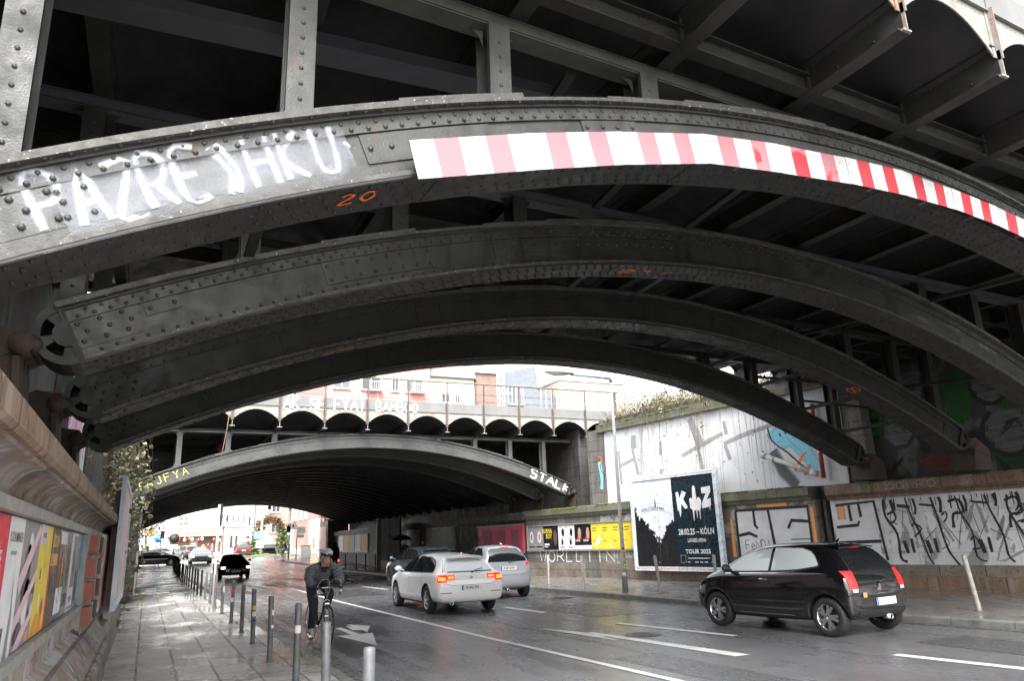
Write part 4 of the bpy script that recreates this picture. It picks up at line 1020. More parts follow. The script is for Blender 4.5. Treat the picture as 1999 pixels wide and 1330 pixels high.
# underpass wall right
RWU=empty('abutment_wall',(0,0,0),0,'dark right abutment wall inside the far underpass with a mossy ledge','wall')
wbox('wall_body',-.05,3.899,.0,2.5,-1.5,0,STONE_G,RWU)
wbox('plinth',0,3.9,.0,.66,.001,.14,PLINTH,RWU);ledge('mossy_ledge',0,3.9,2.501,2.86,MOSSY,RWU)
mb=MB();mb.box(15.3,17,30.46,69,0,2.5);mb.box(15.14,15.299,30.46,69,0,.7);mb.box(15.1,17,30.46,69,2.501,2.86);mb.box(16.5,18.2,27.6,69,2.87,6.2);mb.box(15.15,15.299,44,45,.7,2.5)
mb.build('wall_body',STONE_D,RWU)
# near bridge right abutment
RWB=empty('abutment_wall',(0,0,0),0,'right abutment wall of the near bridge covered in white and black graffiti above a red plinth','wall')
wbox('wall_body',15.05,28,.0,2.45,-1.5,0,W_MURAL,RWB)
mb=MB();u=15.05
while u<28: slab(mb,wS,u+.004,min(u+1.25,28)-.004,.0,.44,.001,.22);u+=1.25
mb.build('plinth',PLINTH_R,RWB)
mb=MB();u=15.05
while u<28: slab(mb,wS,u+.004,min(u+1.7,28)-.004,.441,.70,.001,.15);u+=1.7
mb.build('plinth',PLINTH,RWB)
o=ledge('cornice',15.05,28,2.451,2.86,STONE_B,RWB,.22)
wbox('upper_wall',15.6,28,2.861,6.9,-2.2,-.75,W_UPPER,RWB)
wbox('upper_pier',15.1,16.2,2.861,5.6,-1.4,-.3,STONE_G,RWB)
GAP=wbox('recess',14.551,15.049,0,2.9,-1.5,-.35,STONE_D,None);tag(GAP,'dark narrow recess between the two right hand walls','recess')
mS=wsurf(.002);mS2=wsurf(.003)
# first block letters left and right of the recess
A_=[[(11.65,2.3),(11.65,.7)],[(11.65,2.33),(14.3,2.33),(14.3,.9)],[(12.9,2.3),(13.0,1.3),(13.02,.9)],[(12.35,2.3),(12.36,1.85),(12.45,1.75)],[(11.7,1.55),(12.1,1.62),(12.4,1.5)],[(13.05,1.2),(13.5,1.22),(13.9,.95)],[(13.55,1.72),(13.7,1.95),(14.28,1.9)]]
for s in A_:
    mb=MB();ribbon(mb,s,.10,lS,1);mb.build('black_outline',SP_K,RWA)
fill=MB();slab(fill,wS,11.7,14.25,.75,2.3,.0005,.0015);fill.build('white_fill',mat('white_fill_paint',(.72,.73,.75),(.6,.6,.6),3,.6),RWA)
strokes('orange_edge',[[(14.42,2.3),(14.42,.8)],[(11.45,2.1),(11.45,.9)],[(12.5,2.44),(13.6,2.44)]],lS,SP_OR,RWA,.16)
strokes('outline_line',[[(13.6,1.4),(14.28,1.4)],[(14.28,1.15),(13.4,1.1)]],lS,SP_K,RWA,.03)
wd=MB();tagtext(wd,'FeNDI',wsurf(.004),11.92,1.12,.28,.17,adv=.2,thick=.022);wd.build('black_tag',SP_K,RWA)
B_=[[(15.2,2.3),(16.35,2.35),(16.5,.8)],[(15.6,2.3),(15.62,1.85)],[(15.9,2.3),(15.92,1.95)],[(15.15,1.7),(15.8,1.74),(15.85,1.85)],[(15.15,1.25),(15.15,.9)],[(15.15,1.28),(16.4,1.3)],[(16.1,1.1),(16.1,.8)]]
for s in B_:
    mb=MB();ribbon(mb,s,.085,mS,1);mb.build('black_outline',SP_K,RWB)
strokes('orange_edge',[[(15.35,2.3),(15.35,1.9)],[(15.2,2.75),(15.8,2.72)]],wsurf(.002),SP_OR,RWB,.25)
# dripping block letters
random.seed(11)
def pl(pts,w=.07,m_=SP_K,sm=1,nm='black_outline'):
    mb=MB();ribbon(mb,pts,w,mS2,sm);mb.build(nm,m_,RWB)
fill=MB();slab(fill,wS,15.1,16.35,.78,2.3,.0005,.0012);fill.build('white_fill',MATS['white_fill_paint'],RWB)
random.seed(17)
u0=16.62
while u0<26:
    f=lambda a:a+U(-.07,.07);k=random.choice((0,1,2,3));fade=u0>20.5
    w=U(.04,.085) if not fade else U(.03,.06)
    pl([(u0,f(2.32)),(f(u0+.03),f(1.9)),(f(u0+.22),f(1.45)),(f(u0+.30),f(.95)),(f(u0+.42),f(.74))],w,SP_K if not fade or k%2 else SP_G,3)
    pl([(u0+.2,2.36),(u0+.24,f(2.15)),(u0+.2,f(2.0))],w*1.4,SP_K,2)
    if k==0: pl([(u0+.42,f(2.25)),(u0+.68,f(2.2)),(u0+.75,f(1.95)),(u0+.5,f(1.85)),(u0+.46,f(1.6))],w*1.3,SP_K,3)
    if k==1: pl([(f(u0+.5),2.1),(u0+.62,f(1.7)),(u0+.52,f(1.5)),(u0+.44,f(1.75)),(u0+.5,2.1)],w*1.6,SP_K,3);pl([(u0+.55,1.75),(u0+.52,1.6)],.12,SP_G,2,'grey_stroke')  # grey strokes are sprayed mottling between the letters
    if k==2: pl([(u0+.45,1.5),(u0+.62,f(1.35)),(u0+.7,f(1.1)),(u0+.58,1.0),(u0+.5,1.2)],w*1.5,SP_K,2);pl([(u0+.5,1.9),(u0+.62,1.45)],.2,SP_G,2,'grey_stroke')
    if k==3: pl([(u0+.4,1.3),(u0+.46,.98)],.10,SP_K,2);pl([(u0+.6,1.35),(u0+.62,1.0)],.08,SP_K,2);pl([(u0+.35,2.2),(u0+.7,2.15)],w*1.2,SP_K,2)
    for q in range(3): pl([(f(u0+U(0,.7)),f(U(.9,2.2))),(f(u0+U(0,.7)),f(U(.9,2.2)))],U(.012,.02),SP_K,2)
    for q in range(4):
        du=u0+U(0,.8);pl([(du,2.38),(du+.005,2.38-U(.05,.35))],.022,SP_K,2,'paint_drip')
    if fade: pl([(f(u0),U(1,2)),(f(u0+.3),U(.9,2.1)),(f(u0+.5),U(.9,2))],U(.08,.2),SP_G,3,'grey_stroke')
    for q in range(2): pl([(f(u0+U(0,.7)),f(U(.8,2.2))),(f(u0+U(0,.7)),f(U(.8,2.2))),(f(u0+U(0,.7)),f(U(.8,2.2)))],U(.03,.09),SP_LG,3,'grey_stroke')
    q0=u0+U(0,.7);q1=U(.95,2.0);pl([(q0,q1),(q0+U(.05,.2),q1+U(.05,.25)),(q0+U(.1,.3),q1-U(0,.2)),(q0+U(0,.1),q1-U(.1,.3))],U(.02,.06),SP_K,3)
    u0+=U(.45,.7)
for c in ((20.6,1.98),(22.6,2.0)):
    pl([(c[0]+.26*math.cos(t),c[1]+.24*math.sin(t)) for t in [k*PI/5 for k in range(11)]],.04,SP_K,2);pl([(c[0]-.03,c[1]),(c[0]+.05,c[1]+.02)],.12)
pl([(21.3,1.6),(21.5,1.5),(21.45,1.2),(21.2,1.1)],.06,SP_W,3,'white_loop');pl([(22.6,.95),(22.5,.7),(22.75,.6),(22.9,.9),(22.7,1.0)],.04,SP_K,3)
strokes('white_loop',[[(20.5,1.5),(20.75,1.45),(20.7,1.1),(20.45,.95)]],mS2,SP_W,RWB,.06,3)
word('QOWRO',wsurf(.224),16.9,2.62,.17,.2,.27,.028,SP_LG,RWB,'grey_tag');word('11',wsurf(.224),16.1,2.62,.17,.1,.25,.03,SP_GR,RWB,'green_tag')
# upper mural blobs: green patches and pale figures
xS=wsurf(-.745)
for (u0,z0,ru,rz,m_,n_) in ((17.5,5.4,.33,.5,'g','pale_head'),(19.45,5.2,.42,.55,'g','pale_head'),(19.7,3.9,.55,.55,'g','pale_body'),(16.2,4.75,.42,.75,'v','green_patch'),(18.65,4.9,.38,.65,'v','green_patch'),(16.95,4.25,.4,.42,'g','pale_body'),(18.1,3.3,.7,.25,'m','maroon_patch')):
    mm={'g':mat('grey_mural_paint',(.13,.13,.135),(.06,.06,.065),1.6,.6,speck=(.02,.02,.02)),'v':mat('green_mural_paint',(.018,.06,.018),(.01,.03,.01),2.4,.6),'m':mat('maroon_mural_paint',(.2,.05,.05),(.1,.06,.05),2,.6)}[m_]
    sm={'g':spray('grey_mural_spray',(.16,.16,.17),.8,.8,.5),'v':spray('green_mural_spray',(.03,.14,.03),.8,.75,.5),'m':spray('maroon_mural_spray',(.2,.05,.05),.8,.7,.5)}[m_]
    bm_=MB();random.seed(int(u0*10));k_=0;z_=-.85
    while z_<.9:
        hw=math.sqrt(max(0,1-z_*z_));ribbon(bm_,[(u0-ru*hw*U(.8,1.1),z0+rz*z_),(u0,z0+rz*(z_+U(-.1,.1))),(u0+ru*hw*U(.8,1.1),z0+rz*z_)],rz*.5,xS,2);z_+=.26
    bm_.build(n_,sm,RWB)
    if m_=='g':
        bm_=MB();ribbon(bm_,[(u0+ru*U(1,1.15)*math.cos(t),z0+rz*U(.98,1.15)*math.sin(t)) for t in [2.2+4.4*k/8 for k in range(9)]],.13,xS,3)
        for q in range(3): ribbon(bm_,[(u0+ru*U(-.6,.3),z0+rz*U(-.6,.5)),(u0+ru*U(-.2,.6),z0+rz*U(-.6,.5)),(u0+ru*U(-.2,.6),z0+rz*U(-.8,.5))],.06,xS,3)
        bm_.build('black_strokes',SP_K,RWB)
for (u0,z0) in ((19.6,3.95),(19.85,4.0),(19.65,3.7),(19.9,3.75)):
    if 0: MB().poly([xS(u0+.06*math.cos(t),z0+.06*math.sin(t),.006) for t in [2*PI*k/12 for k in range(12)]]).build('black_dot',MATS['mural_black'],RWB)
# pipes on the right wall
PR_=tag(MB().tube([wS(14.85,5.3,-.1),wS(14.85,4.9,-.06),wS(15.02,4.75,-.02),wS(15.12,4.6,-.02),wS(15.12,4.0,-.02),wS(14.95,3.8,-.02),wS(14.95,3.1,-.02)],.065,10).build('downpipe',mat('red_pipe',(.42,.05,.05),(.3,.04,.04),4,.45)),'red downpipe at the corner of the right walls','pipe')
mb=MB();a=wS(13.05,3.95,.10);b=wS(14.75,3.25,.05);mb.cyl(a,b,.075,n=12);d=(b-a).normalized();mb.cyl(a-d*.05,a+d*.10,.10,n=12);mb.cyl(a+d*.35,a+d*.42,.09,n=12);mb.cyl(a+d*1.3,a+d*1.37,.088,n=12);mb.cyl(b-d*.15,b+d*.05,.095,n=12)
tag(mb.build('drain_pipe',mat('white_pipe',(.7,.7,.68),(.5,.5,.48),5,.5,speck=(.2,.2,.18))),'white slanting drain pipe on the pale right wall','pipe')
mb=MB();mb.cyl(wS(14.85,.1,-.1),wS(14.85,2.5,-.1),.09,n=10);tag(mb.build('downpipe',STEEL2),'dark downpipe inside the narrow wall recess','pipe')
# =============================================== billboard and poster boards on the right
def board(name,u0,u1,z0,z1,d0,d1,label,cat,frame_m,fw=.09,posts=True):
    T=empty(name,(0,0,0),0,label,cat)
    f=[]
    for (a,b,c,e) in ((u0,u1,z1-fw,z1),(u0,u1,z0,z0+fw)):
        mb=MB();slab(mb,wS,a,b,c,e,d0,d1);mb.build('frame_rail',frame_m,T)
    for (a,b) in ((u0,u0+fw),(u1-fw,u1)):
        mb=MB();slab(mb,wS,a,b,z0+fw+.001,z1-fw-.001,d0,d1);mb.build('frame_side',frame_m,T)
    mb=MB();slab(mb,wS,u0+fw,u1-fw,z0+fw,z1-fw,d0,d1-.04);mb.build('backing',GALVD,T)
    return T
BF=painted('pale_sticker_frame',[((.45,.68,.82),.48,.54),((.78,.40,.30),.6,.63)],(.76,.77,.8),(.3,.3,.3),3.0,joints=False,wearp=(.66,.74),stretch=(1,1,1))
K=board('billboard',7.25,11.35,.45,3.72,.28,.44,'large billboard for a concert, white park photo left and black text panel right','billboard',BF,.14)
for u in (7.9,10.6):
    mb=MB();slab(mb,wS,u,u+.08,.4,3.4,.14,.279);mb.build('support',GALVD,K)
for (a,b,c,e) in ((7.32,11.28,3.64,3.66),(7.32,11.28,.52,.54)):
    mb=MB();slab(mb,wS,a,b,c,e,.4401,.443);mb.build('orange_line',plain('orange_line',(.75,.3,.18),.5),K)
kS=wsurf(.402);ku0,ku1,kz0,kz1=7.40,11.20,.60,3.57;km=9.32
mb=MB();slab(mb,wS,ku0,km,kz0,kz1,.401,.405);LP=mb.build('photo_sheet',SKYB,K)
mb=MB();slab(mb,wS,km,ku1,kz0,kz1,.401,.4052);RP=mb.build('text_sheet',PN,K)
kk=wsurf(.406)
# tree silhouettes
random.seed(5)
def sil(us,zs):
    pts=[];n=90
    for i in range(n):
        t=i/(n-1);u=lerp(us[0],us[-1],t)
        for a in range(len(us)-1):
            if us[a]<=u<=us[a+1]+1e-6: z=lerp(zs[a],zs[a+1],(u-us[a])/(us[a+1]-us[a]))
        pts.append((u+U(-.03,.03),z+U(-.07,.09)))
    pts[0]=(us[0],pts[0][1]);pts[-1]=(us[-1],pts[-1][1])
    return pts
P=sil([ku0,7.55,8.0,8.25,8.45,8.62,8.8,9.0,km],[2.55,2.25,2.0,1.7,1.45,1.42,1.6,1.95,2.05])
mb=MB();mb.strip([kk(p[0],kz0,0) for p in P],[kk(p[0],p[1],0) for p in P]);mb.build('tree_silhouette',PB,LP)
kk2=wsurf(.408)
for k in range(34):
    i=random.randrange(len(P));u_,z_=P[i];u_=min(max(u_,ku0+.08),km-.08);r_=U(.03,.08);mb=MB();mb.poly([kk2(u_+r_*U(.6,1.2)*math.cos(t),z_+U(-.05,.07)+r_*U(.6,1.2)*math.sin(t),.0) for t in [2*PI*q/9 for q in range(9)]]);mb.build('leaf_silhouette',PB,LP)
for zz in (2.62,2.38):
    mb=MB();A_=[];B_=[]
    for i in range(17):
        t=i/16;u=lerp(ku0+.08,km-.02,t);z=zz+.20*(1-(2*t-1)**2)-.08;A_.append(kk(u,z,.001));B_.append(kk(u,z+.014,.001))
    mb.strip(A_,B_);mb.build('arch_line',PG,LP)
arcs=lambda u,v,d=0:kk(u,v+.17*(1-((u-8.35)/.95)**2)-.08,.0015+d)
text('GÖRLITZER PARK',.15,arcs,8.32,2.49,PB,LP,sx=1.0,d=.001,bold=.002)
MB().poly([kk(8.45,2.62,.002),(kk(8.52,2.62,.002)),kk(8.5,2.85,.002),kk(8.46,2.92,.002)]).build('figure_silhouette',PB,LP)
# dripping band name (generic brush letters)
nS=wsurf(.409)
def kp(pts): 
    mb=MB();mb.poly([nS(a,b,0) for a,b in pts]);mb.build('painted_letter',PW,RP)
kp([(9.50,3.05),(9.62,3.08),(9.66,2.85),(9.80,3.10),(9.98,3.02),(9.84,2.80),(10.02,2.52),(9.88,2.48),(9.72,2.66),(9.70,2.42),(9.64,2.2),(9.60,2.42),(9.54,2.44)])
kp([(10.10,2.80),(10.18,2.84),(10.24,2.78),(10.27,3.18),(10.33,3.24),(10.40,3.18),(10.42,2.76),(10.48,2.84),(10.56,2.82),(10.62,2.70),(10.58,2.48),(10.54,2.40),(10.535,2.12),(10.52,2.10),(10.50,2.38),(10.42,2.42),(10.405,2.16),(10.39,2.16),(10.37,2.42),(10.28,2.4),(10.25,2.08),(10.235,2.08),(10.21,2.44),(10.12,2.5)])
kp([(10.66,3.14),(11.06,3.17),(11.05,2.98),(10.86,2.74),(11.03,2.78),(11.02,2.55),(10.98,2.5),(10.97,2.36),(10.94,2.5),(10.64,2.46),(10.63,2.60),(10.84,2.94),(10.67,2.95)])
text('28.02.25 – KÖLN',.27,nS,10.27,1.72,PW,RP,sx=.80,bold=.006);text('LANXESS ARENA',.17,nS,10.27,1.44,PW,RP,sx=.62,bold=.003);text('TOUR 2025',.19,nS,10.28,1.08,PW,RP,sx=1.15,bold=.006)
mb=MB();slab(mb,wS,9.8,10.75,.86,.885,.4053,.409);mb.build('small_print',PW,RP)
for (a,b,c,e) in ((9.48,9.72,.72,.98),): 
    mb=MB();slab(mb,wS,a,b,c,e,.4053,.408);mb.build('icon_frame',PG,RP);mb=MB();slab(mb,wS,a+.02,b-.02,c+.02,e-.02,.4081,.409);mb.build('icon',PB,RP)
for a in (9.78,10.1,10.32,10.52,10.8): mb=MB();slab(mb,wS,a,a+U(.1,.2),.735,.765,.4053,.408);mb.build('small_print',PW,RP)
# long poster board
D=board('poster_board',-3.1 if False else .05,7.0,1.14,2.24,.02,.09,'long zinc framed board with red, grey, black and yellow posters on the right wall','poster board',fr,.05)
dS=wsurf(.052);z0,z1=1.2,2.18
def dp(a,b,m_,it=(),lb=None): return poster(D,dS,a,b,z0,z1,m_,it,lb,d=.001)
dp(.12,.66,PG,[('b',.5,.55,.14,.25,PW),('b',.5,.55,.06,.14,PR),('r',.1,.9,.1,.16,PB)]);dp(.67,1.25,PG,[('b',.5,.55,.14,.25,PW),('b',.5,.55,.06,.14,PR),('r',.1,.9,.1,.16,PB)])
dp(1.26,2.3,PB,[('t','BURNA',.27,.78,.26,PY,.8),('t','BOY',.38,.56,.26,PY,.8),('b',.8,.5,.12,.32,PBR),('r',.06,.4,.18,.26,PW),('r',.06,.3,.1,.14,PW)],'black poster with yellow lettering')
for k in range(2): dp(2.31+.55*k,2.85+.55*k,PW,[('b',.6,.7,.09,.16,PB),('t','FIL BO',.45,.45,.09,PR,.9),('b',.5,.3,.07,.12,PB),('r',.2,.8,.06,.12,PG)],None)
for k in range(2): dp(3.42+.52*k,3.93+.52*k,PB,[('b',.6,.65,.1,.22,mat('poster_skin',(.55,.33,.25),(.4,.22,.17),4,.5)),('r',.3,.8,.4,.52,PR),('t','NINA',.35,.35,.13,PW,1),('r',0,1,0,.16,PW)],None)
for k in range(4):
    q=dp(4.46+.625*k,5.08+.625*k,PY,[('r',.1,.55,.80,.83,PB),('r',.1,.5,.70,.73,PB),('r',.1,.4,.3,.33,PR),('p',[(.2,.1),(.5,.35),(.9,.6),(.85,.3),(.5,.12)],PW) if k==0 else ('b',.8,.15,.05,.08,PW)],'faded yellow poster')
RB2=empty('poster_board',(0,0,0),0,'worn red poster board on the right wall just inside the far underpass','poster board')
MB().box(15.2,15.299,30.7,35.9,1.14,2.3).build('backing',mat('red_poster_paper',(.55,.05,.09),(.35,.05,.08),1.5,.5,speck=(.5,.3,.3)),RB2)
MB().box(15.17,15.199,30.6,36.0,2.301,2.36).build('frame_rail',fr,RB2);MB().box(15.17,15.199,30.6,36,1.08,1.139).build('frame_rail',fr,RB2)
for k in range(3): MB().box(15.185,15.199,31+k*1.6,31.9+k*1.6,1.3,2.1).build('poster',plain('dark_red_paper',(.24,.05,.08),.5),RB2)
for (y0,y1,z0,z1,lb,ms) in ((39.3,47.8,1.2,2.55,'grey weathered blank poster board in the dark underpass',(PG,'o','o')),(57.5,67.5,1.1,2.9,'framed board of bright posters near the far end of the underpass',(SKYB,PO,PG,PW,PO))):
    T=empty('poster_board',(0,0,0),0,lb,'poster board');MB().box(15.22,15.299,y0,y1,z0,z1).build('backing',fr,T)
    for k,m_ in enumerate(ms):
        m_=m_ if m_!='o' else mat('grey_wet_paper',(.22,.22,.21),(.13,.13,.125),2,.5)
        a=lerp(y1,y0,k/len(ms))-.12;b=lerp(y1,y0,(k+1)/len(ms))+.12;MB().box(15.2,15.219,min(a,b),max(a,b),z0+.1,z1-.1).build('poster',m_,T)
# =============================================== street furniture
BM=GALVD
STK=[plain('sticker_white',(.8,.8,.8),.5),plain('sticker_yellow',(.8,.55,.05),.5),plain('sticker_red',(.7,.06,.06),.5),plain('sticker_black',(.03,.03,.03),.5)]
random.seed(21)
# left bollards
BL=[(1.50,5.60),(1.64,7.63),(1.83,10.30),(1.80,12.35),(1.84,14.75),(1.87,16.8),(1.88,19.05),(1.92,21.9),(1.93,24.3)]
y=26.6
while y<66: BL.append((1.95,y));y+=2.25
def bollard(x,y,z,h=.95,r=.042,m_=BM,tilt=(0,0),**k):
    o=empty('bollard',(x,y,z),0,k.get('label'),'bollard',k.get('group'))
    t=Vector((tilt[0],tilt[1],0));P=lambda f:Vector((t.x*f,t.y*f,h*f))
    mb=MB();mb.tube([P(-.05),P(0),P(.5),P(.985),P(1.0)],[r,r,r,r,r*.82],14);mb.tube([P(.999),P(1.004)],[r*.8,r*.3],14)
    mb.dome(P(.93)+Vector((r*.3,-r*.93,0)),(.3,-1,0),.006)
    mb.build('tube',m_,o)
    c=MB();c.tube([Vector((0,0,-.001)),Vector((0,0,.012))],r*1.5,14);c.build('base_ring',KERB,o)
    return o
stickers={2:[(.62,.72,0)],4:[(.62,.69,1),(.5,.58,0),(.40,.44,3)],3:[(.7,.78,0),(.5,.55,0)],6:[(.7,.8,2),(.5,.6,0)],5:[(.78,.86,0)],7:[(.6,.75,0),(.8,.84,2)],8:[(.6,.66,2)]}
lbs=['grey bollard nearest the camera at the bottom edge beside the kerb','grey bollard in front of the cyclist\'s front wheel','grey bollard with a white paper sticker left of the cyclist','fourth grey bollard from the camera on the left pavement','grey bollard with yellow and black stickers on the left pavement','sixth grey bollard from the camera on the left pavement','grey bollard with a pink ring sticker on the left pavement','eighth grey bollard from the camera, with torn white stickers','ninth grey bollard from the camera, close to the white sign post']
for i,(x,y) in enumerate(BL):
    dark=i>10
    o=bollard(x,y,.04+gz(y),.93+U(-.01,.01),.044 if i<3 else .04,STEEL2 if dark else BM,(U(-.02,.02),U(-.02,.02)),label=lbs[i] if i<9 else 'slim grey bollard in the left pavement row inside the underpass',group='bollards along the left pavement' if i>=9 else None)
    if i<9: o['group']='bollards along the left pavement'
    for (a,b,k) in stickers.get(i,[]):
        mb=MB();r=.046 if i<3 else .042
        rows=[[(r*math.cos(t),r*math.sin(t),zz*.93) for t in [-PI*.85+PI*.6*q/6 for q in range(7)]] for zz in (a,b)]
        mb.grid(rows);mb.build('sticker',STK[k],o)
# right bollards
RBs=[(12.85,17.55,-.10,'leaning worn wooden coloured bollard in front of the concert billboard'),(12.34,20.8,-.03,'pale bollard left of the lamp post on the right pavement'),(12.77,23.88,.0,'pale bollard furthest left before the far bridge on the right pavement'),(13.7,16.2,-.02,'worn bollard at the right edge of the concert billboard, behind the black car'),(13.96,9.33,-.16,'leaning pale bollard in front of the graffiti wall at the right')]
WOODY=mat('worn_pale_post',(.42,.40,.36),(.26,.24,.21),8,.55,.1,.1,.3,40,streak=(.12,.1,.09),sk=(.55,.75))
for (x,y,tx,lb) in RBs:
    o=bollard(x,y,.11,1.0,.045,WOODY,(tx,0),label=lb,group='bollards along the right pavement')
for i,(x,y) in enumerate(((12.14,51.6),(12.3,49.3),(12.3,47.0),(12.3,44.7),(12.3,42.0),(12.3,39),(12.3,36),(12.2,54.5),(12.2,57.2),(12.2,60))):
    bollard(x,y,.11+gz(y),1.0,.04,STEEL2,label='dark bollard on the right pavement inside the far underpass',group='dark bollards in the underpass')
# street lamp
LAMPM=mat('lamp_grey',(.28,.285,.29),(.2,.205,.21),6,.5)
L=empty('street_lamp',(12.56,18.84,.11),0,'tall grey street lamp with a single arm and flat head on the right pavement','street lamp')
mb=MB();mb.tube([(0,0,0),(0,0,1.1),(0,0,1.101),(0,0,6.25)],[.085,.08,.06,.04],16);mb.build('pole',LAMPM,L)
mb=MB();mb.tube([(0,0,6.18),(0,0,6.25),(-.05,0,6.30),(-1.45,-.05,6.32)],[.05,.05,.042,.035],12);mb.build('arm',BM,L)
mb=MB();mb.ball((-1.85,-.05,6.37),.52,.15,.085,16,8);mb.build('lamp_head',mat('mossy_lamp_head',(.45,.46,.40),(.33,.36,.26),6,.5),L)
mb=MB();mb.ball((-1.9,-.05,6.325),.36,.11,.07,14,6);mb.build('lamp_glass',plain('lamp_glass',(.7,.7,.62),.2),L)
tg=MB();tagtext(tg,'KIZOYK',lambda u,v,d=0:Vector((.097*math.sin(v*8)*.6,-.098,0))+Vector((v*.3,0,1.75-u)),.0,-.1,.14,.12,adv=.2,thick=.028);tg.build('yellow_scrawl',SP_Y,L)
for k in range(7):
    z=.4+k*.28+U(-.08,.08);mb=MB();r=.086 if z<1.1 else .066
    mb.grid([[(r*math.cos(t),r*math.sin(t),zz) for t in [-PI*.9+k*.2+PI*.4*q/5 for q in range(6)]] for zz in (z,z+U(.05,.11))]);mb.build('sticker',STK[k%4],L)
def pole(name,x,y,h,r,m_,label,cat='sign',z=None,group=None):
    T=empty(name,(x,y,(gz(y)+.05) if z is None else z),0,label,cat,group);mb=MB();mb.cyl((0,0,0),(0,0,h),r,r*.92,12);mb.build('pole',m_,T);return T
def disc(par,c,r,n,m_,nm='sign_face',t=.01,seg=28,ny=-1):
    mb=MB();mb.cyl((c[0],c[1],c[2]),(c[0],c[1]+ny*t,c[2]),r,n=seg);return mb.build(nm,m_,par)
# white near sign post with sign seen from its edge
T=pole('sign_post',1.93,25.06,3.0,.04,mat('white_post',(.75,.75,.74),(.6,.6,.6),4,.4),'slim white sign post on the left pavement, its dark sign seen edge-on',z=.04)
mb=MB();mb.box(.055,.085,-.25,.25,2.35,3.02);mb.box(.03,.056,-.03,.03,2.5,2.54);mb.box(.03,.056,-.03,.03,2.85,2.89);mb.build('sign_panel',BLACKP,T)
WS=plain('sign_white',(.85,.85,.85),.4);RS=plain('sign_red',(.75,.04,.05),.4);BS=plain('sign_blue',(.03,.30,.65),.4);BKS=plain('sign_black',(.02,.02,.02),.4)
def tri(par,x,z,s,y=-.06):
    for (k,m_,d) in ((1,RS,.0),(.80,WS,.006)):
        mb=MB();P=[(x-s*.5*k,z-s*.29*k),(x+s*.5*k,z-s*.29*k),(x,z+s*.58*k)]
        mb.prism(P,lambda a,b,t:(a,y-t,b),d,d+.006);mb.build('sign_face',m_,par)
    mb=MB();mb.prism([(x-.06*s,z-.12*s),(x+.08*s,z-.12*s),(x+.06*s,z+.1*s),(x,z+.22*s),(x-.08*s,z+.08*s)],lambda a,b,t:(a,y-.013-t,b),0,.003);mb.build('symbol',BKS,par)
def signal(par,x,z,on='green',y=-.12,s=1):
    mb=MB();mb.box(x-.16*s,x+.16*s,y-.1,y+.1,z-.45*s,z+.45*s)
    mb.build('signal_head',BLACKP,par)
    for k,(c,nm) in enumerate((('red',(.25,.02,.02)),('amber',(.25,.15,.02)),('green',(.03,.22,.12)))):
        lit=c==on;m_=emis('lit_green_lamp',(.15,1,.6),2.2) if lit else plain('dark_lamp_'+c,nm,.3)
        mb=MB();mb.cyl((x,y-.10,z+.28*s-.28*s*k),(x,y-.125,z+.28*s-.28*s*k),.10*s,n=16);mb.build('signal_lamp',m_,par)
        mb=MB();mb.lathe([(.12*s,y-.105),(.12*s,y-.22)],(x,0,z+.28*s-.28*s*k),'y',14,0,PI);mb.build('hood',BLACKP,par)
sy=74.5
T=pole('traffic_light',1.05,sy,3.1,.06,GALV,'traffic light showing green at the left pavement corner','traffic light');signal(T,.12,2.35)
T=pole('sign_post',.75,sy,2.9,.05,GALV,'post with a red warning triangle above a round blue arrow sign','sign');tri(T,.1,3.05,1.0);disc(T,(.1,-.06,2.2),.36,24,BS);
mb=MB();mb.tube([(.2,-.09,2.0),(.2,-.09,2.25),(.1,-.09,2.33),(-.02,-.09,2.33)],.035,6);mb.prism([(-.0,2.22),(-.0,2.44),(-.16,2.33)],lambda a,b,t:(a,-.09-t,b),0,.01);mb.build('arrow',WS,T)
T=pole('sign_post',2.35,82,2.4,.06,STEEL2,'dark round sign seen from behind above a small white plate','sign');disc(T,(0,-.06,2.1),.46,24,BLACKP);mb=MB();mb.box(-.36,.36,-.09,-.06,1.1,1.5);mb.build('plate',WS,T)
T=pole('lamp_post',12.6,98,9.5,.16,mat('beige_post',(.62,.58,.50),(.5,.47,.42),3,.5),'thick beige post on the grass island carrying a blue street sign','post');mb=MB();mb.box(-.9,.25,-.2,-.16,2.0,2.9);mb.build('blue_sign',plain('sign_cyan',(.18,.62,.80),.4),T);mb=MB();mb.box(-.6,.3,-.2,-.16,.95,1.85);mb.build('white_sign',WS,T)
text('P+R',.5,plane_surf((-.3,-.21,2.4),(1,0,0),(0,0,1),(0,-1,0)),0,0,WS,T)
T=pole('traffic_light',11.55,71,3.2,.06,GALV,'right hand traffic light showing green in front of the ivy arch','traffic light');signal(T,-.12,2.6);mb=MB();mb.tube([(0,0,3.1),(0,0,5.4),(-.4,0,6.0),(-1.2,0,6.3)],.04,8);mb.build('arm',GALV,T)
T=pole('sign_post',12.3,71.5,3.0,.05,GALV,'post with warning triangle and two white text plates beside the pink building','sign');tri(T,-.35,3.0,.95)
mb=MB();mb.box(-.05,.75,-.08,-.06,2.3,2.95);mb.box(-.05,.65,-.08,-.06,1.95,2.25);mb.build('plate',WS,T)
text('Durchfahrts-\nhöhe 3,8 m',.12,plane_surf((.35,-.083,2.75),(1,0,0),(0,0,1),(0,-1,0)),0,0,BKS,T)
T=empty('switch_box',(13.6,74,gz(72)+.1),0,'small light grey switch cabinet in front of the pink building','cabinet');MB().box(-.45,.45,-.2,.2,0,1.15).build('cabinet',mat('cabinet_grey',(.5,.5,.48),(.4,.4,.38),3,.5),T);MB().box(-.48,.48,-.23,.23,1.151,1.2).build('lid',GALV,T)
